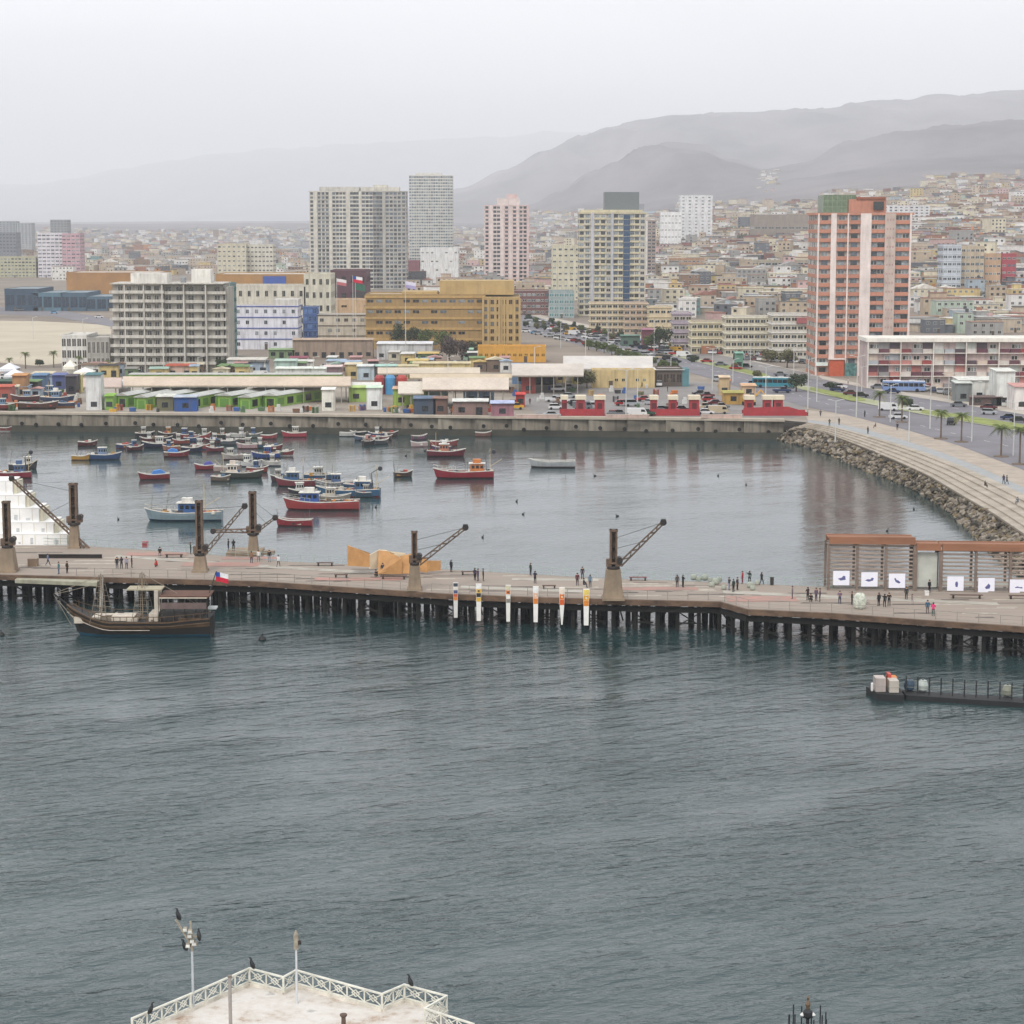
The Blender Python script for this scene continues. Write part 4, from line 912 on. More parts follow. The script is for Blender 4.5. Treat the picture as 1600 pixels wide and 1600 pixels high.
blk('garage', 'brown plank garage with a white roof and teal end wall', 'garage', 1026, 1066, 604, 578, 9, '#5e5149', 1, 4, (1.8, 2.6), [glassm('#3a322d')], '#6a5d52', roofc='#e2e0da', sides=False, roof_over=0.9, extras=(('teal_end', 1.0, 1.26, 0, 8, (0, 5.2), '#4b8790'),))
blk('warehouse', 'long maroon-brown building at the far end of the avenue', 'building', 802, 858, 492, 456, 22, '#7c4a48', 4, 8, (1.8, 1.4), None, limit=40)
blk('office_block', 'small teal-glazed office next to the maroon-brown building', 'office block', 858, 897, 497, 456, 16, '#8fa3a4', 4, 5, (2.4, 1.6), [glassm('#5f8c90')], limit=30)
blk('apartment_block', 'long brown terrace of flats uphill of the cream balcony flats', 'apartment block', 1048, 1100, 455, 405, 16, '#b3835f', 4, 8, (2, 1.3), None, Yd=1500, limit=40)
blk('stand_building', 'wide grey-beige stand building on the slope', 'building', 1165, 1285, 440, 408, 30, '#a89c86', 2, 12, (4, 1.8), [GL[0]], Yd=1450, limit=30)
blk('hall', 'long flat brown-roofed hall high on the slope behind', 'hall', 1178, 1262, 350, 336, 40, '#8f8175', 1, 8, (5, 2), [GL[0]], Yd=2050, limit=12)
# ------------------------------------------------------------------ slatted pavilion on the pier
g0 = at(1294, 922, DZ); k = g0.y/F
pv = thing('slatted_pavilion', 'long timber pavilion with rust brown roof beam, horizontal slats and white picture posters', 'pavilion', tuple(g0))
rust = mat('rust_brown_beam', '#93674c', 0.8, 0.2, 0.3, mix='#7d5540', stretch=(0.3, 1, 2)); greyp = mat('grey_timber_post', '#7b6c62', 0.85, 0.2, 0.8); slatm = mat('slat_timber', '#a39387', 0.85, 0.2, 0.8, stretch=(0.4, 1, 4)); frostm = mat('grey_panel', '#a9aca6', 0.6, 0.1, 0.4)
X = lambda q: (q-1294)*k; Z = lambda q, y=0: zt(q, g0.y+y)-DZ
def yy(q): return -(q-1294)*k*0.075     # the pavilion follows the slant of the pier
segs = [(1294, 1428, 838, 3), (1430, 1468, 847, 1), (1470, 1790, 847, 6)]
posters = [1314, 1358, 1401, 1492, 1540, 1589]
for (a, b, ytop, nb) in segs:
    z1 = Z(ytop); y0 = yy(a); y1 = yy(b)
    mb = MB(); mb.prism([(X(a), y0-0.3), (X(b), y1-0.3), (X(b), y1+0.1), (X(a), y0+0.1)], z1-0.95, z1, rust)
    mb.prism([(X(a), y0+0.1), (X(b), y1+0.1), (X(b), y1+3.0), (X(a), y0+3.0)], z1-0.35, z1-0.2, rust)
    mb.prism([(X(a), y0+2.8), (X(b), y1+2.8), (X(b), y1+3.1), (X(a), y0+3.1)], z1-0.9, z1-0.1, rust); mb.build('roof_beam', pv)
    for i in range(nb+1):
        q = a+(b-a)*i/nb; mb = MB(); y = yy(q); w = 0.16
        mb.box(X(q)-w, X(q)+w, y-0.15, y+0.15, 0, z1-0.95, greyp); mb.box(X(q)-w, X(q)+w, y+2.8, y+3.0, 0, z1-0.9, greyp)
        mb.bar((X(q), y, z1-1.2), (X(q), y+2.9, z1-1.2), 0.12, greyp); mb.build('post', pv)
    if nb > 1:
        for i in range(nb):
            qa = a+(b-a)*i/nb; qb = a+(b-a)*(i+1)/nb; mb = MB(); z = 0.7
            while z < z1-1.15:
                ya, yb_ = yy(qa)+0.18, yy(qb)+0.18
                mb.prism([(X(qa)+0.2, ya), (X(qb)-0.2, yb_), (X(qb)-0.2, yb_+0.06), (X(qa)+0.2, ya+0.06)], z, z+0.2, slatm)
                ya += 2.4; yb_ += 2.4
                mb.prism([(X(qa)+0.2, ya), (X(qb)-0.2, yb_), (X(qb)-0.2, yb_+0.06), (X(qa)+0.2, ya+0.06)], z+0.1, z+0.2, slatm); z += 0.52
            mb.build('slat_screen', pv)
            mb = MB(); ya, yb_ = yy(qa)+0.2, yy(qb)+0.2
            mb.prism([(X(qa)+0.2, ya), (X(qb)-0.2, yb_), (X(qb)-0.2, yb_+0.05), (X(qa)+0.2, ya+0.05)], 0.9, 1.3, frostm); mb.build('grey_panel', pv)
    else:
        mb = MB(); mb.prism([(X(a)+0.3, yy(a)+0.5), (X(b)-0.3, yy(b)+0.5), (X(b)-0.3, yy(b)+0.55), (X(a)+0.3, yy(a)+0.55)], 0.5, z1-1.3, mat('hanging_sheet', '#b7bab2', 0.7, 0.12, 0.5)); mb.build('hanging_sheet', pv)
    # bench kerb
    mb = MB(); mb.prism([(X(a), yy(a)-0.1), (X(b), yy(b)-0.1), (X(b), yy(b)+3), (X(a), yy(a)+3)], 0.0, 0.14, mat('plinth', '#8b8178', 0.9, 0.1, 0.5)); mb.build('plinth', pv)
inkm = mat('ink_blue', '#5a5d8c', 0.7, 0.25, 2.5); pprm = mat('poster_paper', '#e9e9f4', 0.6, 0.03, 1.0)
shapes = [[(-.5, .1), (-.1, -.25), (.6, -.1), (.55, .55), (.25, .6), (.1, .3)], [(-.6, 0), (-.1, -.2), (.5, 0), (.6, .45), (.3, .5), (.15, .2), (-.3, .25)], [(-.4, .6), (-.2, 0), (.3, -.3), (.5, -.1), (.2, .25), (-.1, .4), (-.2, .7)], [(-.12, -.4), (.15, -.4), (.2, .2), (.1, .6), (-.15, .5), (-.2, .1)], [(-.2, -.5), (.3, -.4), (.4, .1), (.15, .5), (-.1, .1), (-.35, -.2)], [(-.6, .1), (-.2, .25), (.1, .1), (.4, .15), (.5, -.1), (.2, -.1), (-.1, 0), (-.5, -.05)]]
pd = ['curled figure drawing, furthest from the doorway sheet', 'reclining figure drawing between two other posters', 'seated figure drawing next to the doorway sheet', 'slim upright figure drawing above the bench', 'crouching figure drawing beyond the bench', 'small scattered drawing, last before the frame edge']
for i, q in enumerate(posters):
    ya = yy(q)-0.02; zc = zt(903+ (q-1314)*0.049, g0.y+ya)-DZ; t = thing('picture_poster', 'white poster with blue '+pd[i], 'poster', (g0.x+X(q), g0.y+ya-0.05, DZ+zc-0.9), 0, 'white posters on the pavilion screen')
    mb = MB(); mb.box(-1.08, 1.08, -0.05, 0.0, -0.05, 1.85, pprm); mb.build('sheet', t)
    mb = MB(); s = shapes[i]; mb.extr_y([(a*0.95+(0.15 if i > 2 else 0), 0.75+b*0.75) for a, b in s], -0.06, -0.052, inkm); mb.build('drawing', t)
    mb = MB(); mb.box(-1.0, -0.94, 0.0, 0.25, 0.2, 0.3, greyp); mb.box(0.94, 1.0, 0.0, 0.25, 0.2, 0.3, greyp); mb.build('bracket', t)
# ------------------------------------------------------------------ benches, bins, small deck things
def bench(label, px, py, L, rz=0, c='#5a4238', z=DZ):
    g = at(px, py, z); t = thing('park_bench', label, 'bench', tuple(g), rz, 'benches along the pier')
    m_ = woodm(c); mb = MB()
    for i in range(4): mb.box(-L/2, L/2, -0.3+i*0.16, -0.18+i*0.16, 0.42, 0.48, m_)
    mb.build('seat', t)
    for s in (-1, 1):
        mb = MB(); mb.box(s*L*0.4-0.1, s*L*0.4+0.1, -0.28, 0.3, 0, 0.42, crd); mb.build('leg', t)
bench('dark slatted bench between the plywood sculpture and the middle cranes', 508, 884, 2.4); bench('dark bench by the harbour railing beside the broad pedestal crane', 997, 907, 2.4, c='#7a3f38')
bench('long dark bench below the slim upright figure poster', 1510, 935, 4.2, -0.07); bench('dark bench below the small scattered drawing poster', 1592, 936, 2.6, -0.07); bench('low dark bench near the group by the first banner', 733, 898, 2.2)
bench('dark bench close to the plywood sculpture base', 615, 905, 3.6); bench('thin bench between the seated person and the crane near the ship', 272, 871, 2.6); bench('dark bench at the seaward side between banners four and five', 858, 920, 1.8)
bench('short dark bench on the seaward strip in front of the plywood sculpture', 533, 903, 1.8)
mb = MB(); g = at(110, 872, DZ); 
t = thing('steel_beam', 'long dark steel beam lying on the deck under the long crane boom', 'beam', tuple(g), -0.02); mb.box(-4.6, 4.6, -0.25, 0.25, 0.0, 0.06, crd); mb.box(-4.6, 4.6, -0.06, 0.06, 0.06, 0.5, crd); mb.box(-4.6, 4.6, -0.25, 0.25, 0.5, 0.56, crd); mb.build('flanges', t)
mb = MB(); mb.box(-4.0, 1.5, 0.5, 0.9, 0.0, 0.2, crd); mb.build('spare_rail', t)
for lb, px, py, w, h, c in (('small weathered crate beside the pedestal of the first column', 52, 884, 1.3, 1.0, '#8a7560'), ('square red box on the deck beside the harbour railing', 227, 855, 0.8, 0.8, '#9c3640'), ('dark upright bin at the start of the slatted pavilion walk', 1206, 914, 0.45, 1.0, '#25221f'), ('white plinth box in front of the hanging sheet', 1448, 930, 0.5, 0.5, '#eceae6'),
                            ('orange-brown low crate near the three strollers by the railing', 421, 866, 1.5, 0.5, '#8c7a66')):
    g = at(px, py, DZ); t = thing('crate' if 'bin' not in lb else 'litter_bin', lb, 'crate' if 'bin' not in lb else 'bin', tuple(g)); mb = MB(); mb.box(-w/2, w/2, -w/2, w/2, 0, h, paint(c)); mb.build('body', t)
    mb = MB(); mb.box(-w/2-0.04, w/2+0.04, -w/2-0.04, w/2+0.04, h, h+0.06, paint(c)); mb.build('lid', t)
def bumpy(mb, r, mt, sz=1.0, seed=0, n=90):
    rr_ = random.Random(seed)
    mb.lathe([(0.05, 0)] + [(r*math.sin(math.pi*(0.12+0.83*i/8))**0.7, r*sz*(1-math.cos(math.pi*i/8))) for i in range(1, 8)] + [(0.05, 2*r*sz)], mt, 14)
    for _ in range(n):
        th = rr_.uniform(0, 6.28); ph = rr_.uniform(0.25, 2.8); c = (r*0.93*math.sin(ph)**0.8*math.cos(th), r*0.93*math.sin(ph)**0.8*math.sin(th), r*sz*(1-math.cos(ph)))
        s = r*0.14; mb.lathe([(0.02, -s), (s, 0), (0.02, s)], mt, 5, c=c)
g = at(1343, 951, DZ); t = thing('white_sculpture', 'shaggy white egg shaped sculpture as tall as a person on the deck', 'sculpture', tuple(g)); mb = MB(); bumpy(mb, 0.8, mat('white_tufts', '#cfcfc2', 0.9, 0.25, 3.0, mix='#8f9a8c'), 1.25, 1, 220); mb.build('tufted_body', t)
mb = MB(); mb.lathe([(0.5, 0), (0.5, 0.08)], crd, 12); mb.build('foot', t)
wb = None
for i, (px, py, r_) in enumerate(((1084, 906, .45), (1092, 908, .4), (1101, 907, .5), (1110, 909, .35), (1118, 913, .5), (1112, 917, .4), (1124, 909, .4), (1131, 921, .35), (1172, 918, .45), (1176, 922, .35), (1183, 914, .35), (1300, 920, .3))):
    g = at(px, py, DZ)
    if wb is None: wb = MB(); bumpy(wb, 0.45, mat('pale_floral_balls', '#a9aca2', 0.9, 0.2, 4.0, mix='#7d8678'), 0.85, 4, 40); wb = wb.mesh('pale_bush_ball')
    o = link('pale_ball', wb, None, tuple(g)); o.scale = (r_/0.45,)*3; tag(o, 'pale tufted ball among the cluster of white balls on the deck before the pavilion', 'decoration', 'white tufted balls on the deck', shared=True)
# ------------------------------------------------------------------ people
def humanoid(pose):
    P_ = {'pelvis': (0, 0, 0.93), 'spine': (0, 0, 1.15), 'chest': (0, -0.01, 1.36), 'neck': (0, 0, 1.5), 'head': (0, -0.02, 1.60), 'top': (0, -0.01, 1.70)}
    for s, n in ((-1, 'l'), (1, 'r')):
        P_.update({n+'hip': (s*.1, 0, .9), n+'knee': (s*.11, -.02, .5), n+'ank': (s*.12, .02, .08), n+'toe': (s*.13, -.14, .04), n+'sh': (s*.19, 0, 1.42), n+'elb': (s*.25, .03, 1.14), n+'wri': (s*.26, -.06, .9), n+'han': (s*.26, -.09, .8)})
    if pose == 'walk':
        P_['lknee'] = (-.1, -.16, .53); P_['lank'] = (-.1, -.27, .12); P_['ltoe'] = (-.1, -.42, .08); P_['rknee'] = (.1, .05, .5); P_['rank'] = (.1, .32, .16); P_['rtoe'] = (.1, .22, .04)
        P_['lelb'] = (-.24, .12, 1.15); P_['lwri'] = (-.25, .1, .93); P_['lhan'] = (-.25, .05, .85); P_['relb'] = (.24, -.05, 1.15); P_['rwri'] = (.24, -.24, .98); P_['rhan'] = (.24, -.32, .96)
    if pose == 'arms':
        P_['lelb'] = (-.27, -.1, 1.18); P_['lwri'] = (-.12, -.26, 1.2); P_['lhan'] = (-.06, -.3, 1.24); P_['relb'] = (.27, -.1, 1.18); P_['rwri'] = (.12, -.27, 1.15); P_['rhan'] = (.05, -.31, 1.18)
    if pose == 'point':
        P_['relb'] = (.38, -.15, 1.36); P_['rwri'] = (.5, -.38, 1.42); P_['rhan'] = (.54, -.46, 1.44)
    if pose in ('sit', 'crouch'):
        dz = -.46 if pose == 'sit' else -.62
        for k_ in P_:
            if 'knee' in k_ or 'ank' in k_ or 'toe' in k_: continue
            a = P_[k_]; P_[k_] = (a[0], a[1]-(0.0 if pose == 'sit' else (a[2]-.9)*0.35 if a[2] > .9 else 0), a[2]+dz)
        for s, n in ((-1, 'l'), (1, 'r')):
            P_[n+'knee'] = (s*.13, -.42, .5); P_[n+'ank'] = (s*.12, -.40 if pose == 'sit' else -.2, .08); P_[n+'toe'] = (s*.13, -.56 if pose == 'sit' else -.38, .04)
            P_[n+'elb'] = (s*.24, -.16, .7 if pose == 'sit' else .62); P_[n+'wri'] = (s*.15, -.36, .6); P_[n+'han'] = (s*.12, -.42, .58)
    E = [('pelvis', 'spine'), ('spine', 'chest'), ('chest', 'neck'), ('neck', 'head'), ('head', 'top')]
    for n in 'lr': E += [('pelvis', n+'hip'), (n+'hip', n+'knee'), (n+'knee', n+'ank'), (n+'ank', n+'toe'), ('chest', n+'sh'), (n+'sh', n+'elb'), (n+'elb', n+'wri'), (n+'wri', n+'han')]
    rd = {'pelvis': .15, 'spine': .14, 'chest': .17, 'neck': .065, 'head': .1, 'top': .075, 'hip': .105, 'knee': .07, 'ank': .048, 'toe': .042, 'sh': .075, 'elb': .052, 'wri': .036, 'han': .042}
    names = list(P_); me_ = bpy.data.meshes.new('tmp'); me_.from_pydata([P_[n] for n in names], [(names.index(a), names.index(b)) for a, b in E], [])
    o = bpy.data.objects.new('tmp', me_); scene.collection.objects.link(o); sk = o.modifiers.new('s', 'SKIN'); sk.use_smooth_shade = True
    for i, n in enumerate(names):
        r_ = rd.get(n) or rd[n[1:]]; v = me_.skin_vertices[0].data[i]; v.radius = (r_*(1.0 if n not in ('chest', 'pelvis') else 1.15), r_*0.8 if n in ('chest', 'spine', 'pelvis') else r_); v.use_root = (n == 'pelvis')
    o.modifiers.new('u', 'SUBSURF').levels = 1
    bpy.context.view_layer.update(); dg = bpy.context.evaluated_depsgraph_get(); ev = o.evaluated_get(dg); nm = bpy.data.meshes.new_from_object(ev)
    bpy.data.objects.remove(o); nm.name = 'person_'+pose
    head = Vector(P_['head']); hip = P_['pelvis'][2]
    hands = [Vector(P_['lhan']), Vector(P_['rhan'])]; arms = [Vector(P_[n+q]) for n in 'lr' for q in ('elb', 'wri')]
    idx = []
    for f in nm.polygons:
        c = f.center
        if (c-head).length < .16 or c.z > head.z-.06: i = 3 if (c.z > head.z+.045 or c.y > head.y+.045) else 0
        elif min((c-h).length for h in hands) < .085: i = 0
        elif c.z > hip-.02 or (min((c-a).length for a in arms) < .13): i = 1
        elif c.z < .1: i = 4
        else: i = 2
        idx.append(i)
    nm.polygons.foreach_set('use_smooth', [True]*len(idx))
    return nm, head, idx
HM = {p_: humanoid(p_) for p_ in ('stand', 'walk', 'arms', 'point', 'sit', 'crouch')}
skinm = mat('skin', '#b98d70', 0.6, 0.05, 5.0); shoem = mat('shoe', '#1d1b1b', 0.6, 0.1, 3); hairc = ['#1c1613', '#2b211a', '#3a2c22']
PM = {}
def person(px, py, pose, top, bot, label, z=DZ, rz=None, hair=None, sc=1.0):
    h = hair or R.choice(hairc); key = (pose, top, bot, h)
    if key not in PM:
        me_ = HM[pose][0].copy(); me_.name = 'body'; me_.materials.clear()
        for m_ in (skinm, clothm(top), clothm(bot), clothm(h), shoem): me_.materials.append(m_)
        me_.polygons.foreach_set('material_index', HM[pose][2]); me_.update(); PM[key] = me_
    g = at(px, py, z) if z is not None else G(px, py); rz = R.uniform(-3.1, 3.1) if rz is None else rz
    o = link('person', PM[key], None, tuple(g), rz); o.scale = (sc,)*3
    tag(o, label, 'person')
    hd = HM[pose][1]; mb = MB(); mb.lathe([(0.02, -0.03), (0.115, 0.0), (0.12, 0.06), (0.07, 0.125), (0.01, 0.135)], clothm(h), 8, c=(hd.x, hd.y+0.015, hd.z+0.01)); mb.build('hair', o)
    mb = MB(); mb.lathe([(0.022, -0.02), (0.016, 0.0), (0.002, 0.035)], skinm, 5, c=(hd.x, hd.y-0.105, hd.z-0.01)); mb.build('nose', o)
    return o
BK, NV, GY, MR, WH = '#1b1b1f', '#27304a', '#6f7378', '#5b2733', '#d6d4d0'
for a in ((75, 884, 'walk', '#6c7c9c', '#3c4258', 'person in pale blue top walking below the long dark beam'),
          (183, 889, 'stand', BK, NV, 'person in black at the edge of the group of four on the pier'), (190, 889, 'arms', '#2a2238', BK, 'person in dark purple within the group of four on the pier'), (198, 889, 'stand', '#8c8898', NV, 'person in pale grey-violet within the group of four on the pier'), (206, 887, 'stand', '#4a3238', BK, 'person in brown jacket ending the group of four on the pier'),
          (246, 886, 'crouch', '#b03a34', BK, 'person in red bending down next to a low dark rack on the pier'), (250, 868, 'sit', BK, GY, 'dark clothed person sitting on the deck by the thin bench'), (298, 866, 'stand', '#1f3a36', BK, 'person in dark green at the harbour railing beside a crane column'),
          (357, 860, 'stand', '#3a3c40', NV, 'person in grey leaning by the crane platform over the harbour'), (365, 861, 'arms', BK, BK, 'person in black on the crane platform over the harbour'), (393, 880, 'stand', '#8c6a50', NV, 'person in brown in front of the platform crane'), (404, 878, 'walk', WH, GY, 'person in white top walking past the platform crane'),
          (421, 878, 'stand', BK, '#8a8f96', 'person in a bulky black jacket with pale trousers'), (435, 886, 'walk', '#cfd2d4', '#5f6468', 'person in white walking along the pale plank strip'), (602, 889, 'stand', BK, BK, 'person in black standing inside the plywood sculpture'), (589, 902, 'crouch', '#33302f', BK, 'dark figure crouching at the foot of the plywood sculpture'),
          (598, 899, 'stand', '#2e3338', BK, 'person in charcoal by the opening of the plywood sculpture'), (705, 894, 'stand', '#20262c', BK, 'lone person in dark coat near the harbour railing beside the slim crane'), (742, 907, 'stand', '#2a2a3c', BK, 'person in dark blue above the yellow head banner'), (747, 908, 'arms', '#4a3a5a', NV, 'person in violet jacket above the yellow head banner'), (755, 908, 'stand', BK, BK, 'person in black just past the yellow head banner'),
          (829, 899, 'stand', '#27332f', BK, 'person in dark green leaning on the railing behind banner four'), (836, 912, 'arms', '#2a2a38', BK, 'person in navy coat standing behind the plain pale banner'), (902, 915, 'stand', MR, '#3a2a34', 'person in maroon dress near the broad crown banner'), (910, 905, 'stand', '#3a3238', BK, 'person in dark clothes near the harbour railing behind the maroon dressed one'),
          (912, 918, 'sit', '#24282c', BK, 'person in black sitting on the deck behind the crown banner'), (922, 918, 'stand', '#5c7488', '#3c4a58', 'person in slate blue beside the sitting person'), (1058, 918, 'stand', '#4a4440', BK, 'person in brown-grey, one of a pair beyond the broad pedestal crane'), (1067, 918, 'arms', BK, BK, 'person in black, one of a pair beyond the broad pedestal crane'),
          (1139, 922, 'arms', '#3a3840', '#8c90a0', 'person with pale trousers in the cluster beside the white balls'), (1146, 925, 'stand', '#24342f', BK, 'tall person in dark green in the cluster beside the white balls'), (1152, 922, 'stand', '#3f2a30', BK, 'person in dark maroon in the cluster beside the white balls'), (1160, 912, 'stand', '#a8303c', '#7a2a34', 'person in a red coat by the railing near the white balls'),
          (1171, 912, 'point', '#22302c', BK, 'person in dark jacket reaching out near the white balls'), (1190, 914, 'walk', '#23272c', BK, 'person in black striding past the dark upright bin'), (1238, 936, 'stand', '#7a6a72', '#5c5058', 'person in mauve-grey standing alone before the pavilion'), (1262, 938, 'arms', '#3a2a2e', BK, 'person in dark brown in the close huddle before the pavilion'), (1268, 940, 'crouch', '#2a2428', BK, 'crouching person in the close huddle before the pavilion'),
          (1275, 939, 'stand', '#6c5c6c', '#4a4250', 'person in mauve coat in the close huddle before the pavilion'), (1281, 940, 'stand', '#4c3c4c', '#2c2430', 'person in plum coat closing the huddle before the pavilion'), (1312, 944, 'arms', '#6a5a70', NV, 'person in violet-grey under the curled figure poster'), (1331, 945, 'stand', '#2b2a26', BK, 'person in black next to the shaggy white sculpture'), (1373, 947, 'stand', BK, BK, 'person in black, first of three below the seated figure poster'),
          (1382, 949, 'point', '#16181c', BK, 'person in black, middle one of three below the seated figure poster'), (1389, 947, 'arms', '#1b1a1c', BK, 'person in black, last of three below the seated figure poster'), (1416, 937, 'stand', '#2a2e2c', BK, 'person in dark green by the post of the doorway bay'), (1425, 945, 'walk', '#8c7f7c', '#b0a8a4', 'child-sized person in pale brown near the doorway bay'), (1452, 926, 'stand', '#1a1c26', '#1a1c26', 'person in navy standing against the hanging sheet'),
          (1449, 959, 'stand', '#2f5c78', '#5a4a4a', 'person in blue jacket beside the one in bright pink'), (1458, 963, 'arms', '#e0367a', '#2e4a48', 'person in bright pink jacket near the seaward railing'), (92, 897, 'stand', '#3c6a72', '#4a5c70', 'person in teal at the seaward edge beyond the ship bow'), (105, 896, 'stand', '#40302c', BK, 'person in dark brown at the seaward edge beyond the ship bow')):
    person(*a, sc=0.8 if 'child' in a[5] else 1.0)
for a in ((1539, 762, 'sit', '#3a2c30', BK, 'person sitting on the terrace steps in dark clothes'), (1568, 756, 'walk', '#3c3c58', NV, 'person in dark blue walking on the blue-grey path with another'), (1573, 757, 'walk', '#4a4650', BK, 'person in grey walking beside the one in dark blue'), (1356, 678, 'stand', '#3c4650', BK, 'person in slate standing on the promenade by the first steps'), (1311, 664, 'stand', '#3a4030', BK, 'person in olive at the bend of the promenade'),
          (1296, 666, 'arms', '#405048', '#3a3c3c', 'person in grey-green near the end of the quay'), (1402, 672, 'stand', '#26262c', BK, 'person in black on the sandy plaza below the near palms'), (1282, 651, 'walk', '#4a4a52', BK, 'person in grey walking behind the last red booths'), (1351, 652, 'stand', '#3c4a4e', BK, 'person in teal-grey at the kerb of the avenue'), (1368, 669, 'sit', '#5a3c38', '#2f3a40', 'person with a bicycle resting on the sandy plaza'),
          (1590, 788, 'sit', '#5a6470', NV, 'person in grey-blue on the last visible terrace steps')):
    person(*a[:6], z=GZ+0.02, sc=1.0)
# ------------------------------------------------------------------ boats
BMC = {}
def hullmesh(L, W, H, col, low, bow=0.5, deckc='#8d8a80'):
    key = (L, W, H, col, low, bow, deckc)
    if key in BMC: return BMC[key]
    mb = MB(); secs = []; n = 14
    for i in range(n+1):
        t = i/n; w = W/2*min(1, (0.72+0.55*t) if t < 0.5 else 1.0)*(1 if t < 0.62 else max(0.02, math.cos((t-0.62)/0.38*math.pi/2)**0.75))
        sh = H*(1+0.18*(1-t)**2*1.2+bow*max(0, (t-0.45)/0.55)**2); x = -L/2+L*t
        rake = L*0.05*max(0, (t-0.7)/0.3)
        secs.append([(x-rake*1.5, w*0.55, -0.35), (x-rake*0.6, w*0.86, H*0.22), (x, w, sh*0.72), (x+rake*0.4, w*1.02, sh)])
    vs = []; fs = []; ms = []
    for s in secs:
        for p in s: vs.append(p)
        for p in s[::-1]: vs.append((p[0], -p[1], p[2]))
    for i in range(n):
        for j in range(7):
            a = i*8+j; fs.append((a, a+1, a+9, a+8)); ms.append(1 if j in (0, 6) else 0 if j in (1, 5) else 2 if j in (2, 4) else 3)
    m0, m1, m2 = paint(col, 0.4, 0.3), paint(low, 0.5, 0.4), paint(col, 0.35, 0.1)
    for idx, m_ in ((0, m0), (1, m1), (2, m2)):
        ff = [f for f, q in zip(fs, ms) if q == idx]
        if ff: mb.add(vs, ff, m_)
    tr = [(0, 1, 2, 3, 4, 5, 6, 7)]; mb.add([vs[i] for i in range(8)], tr, m0)
    BMC[key] = (mb.mesh('hull'), secs); return BMC[key]
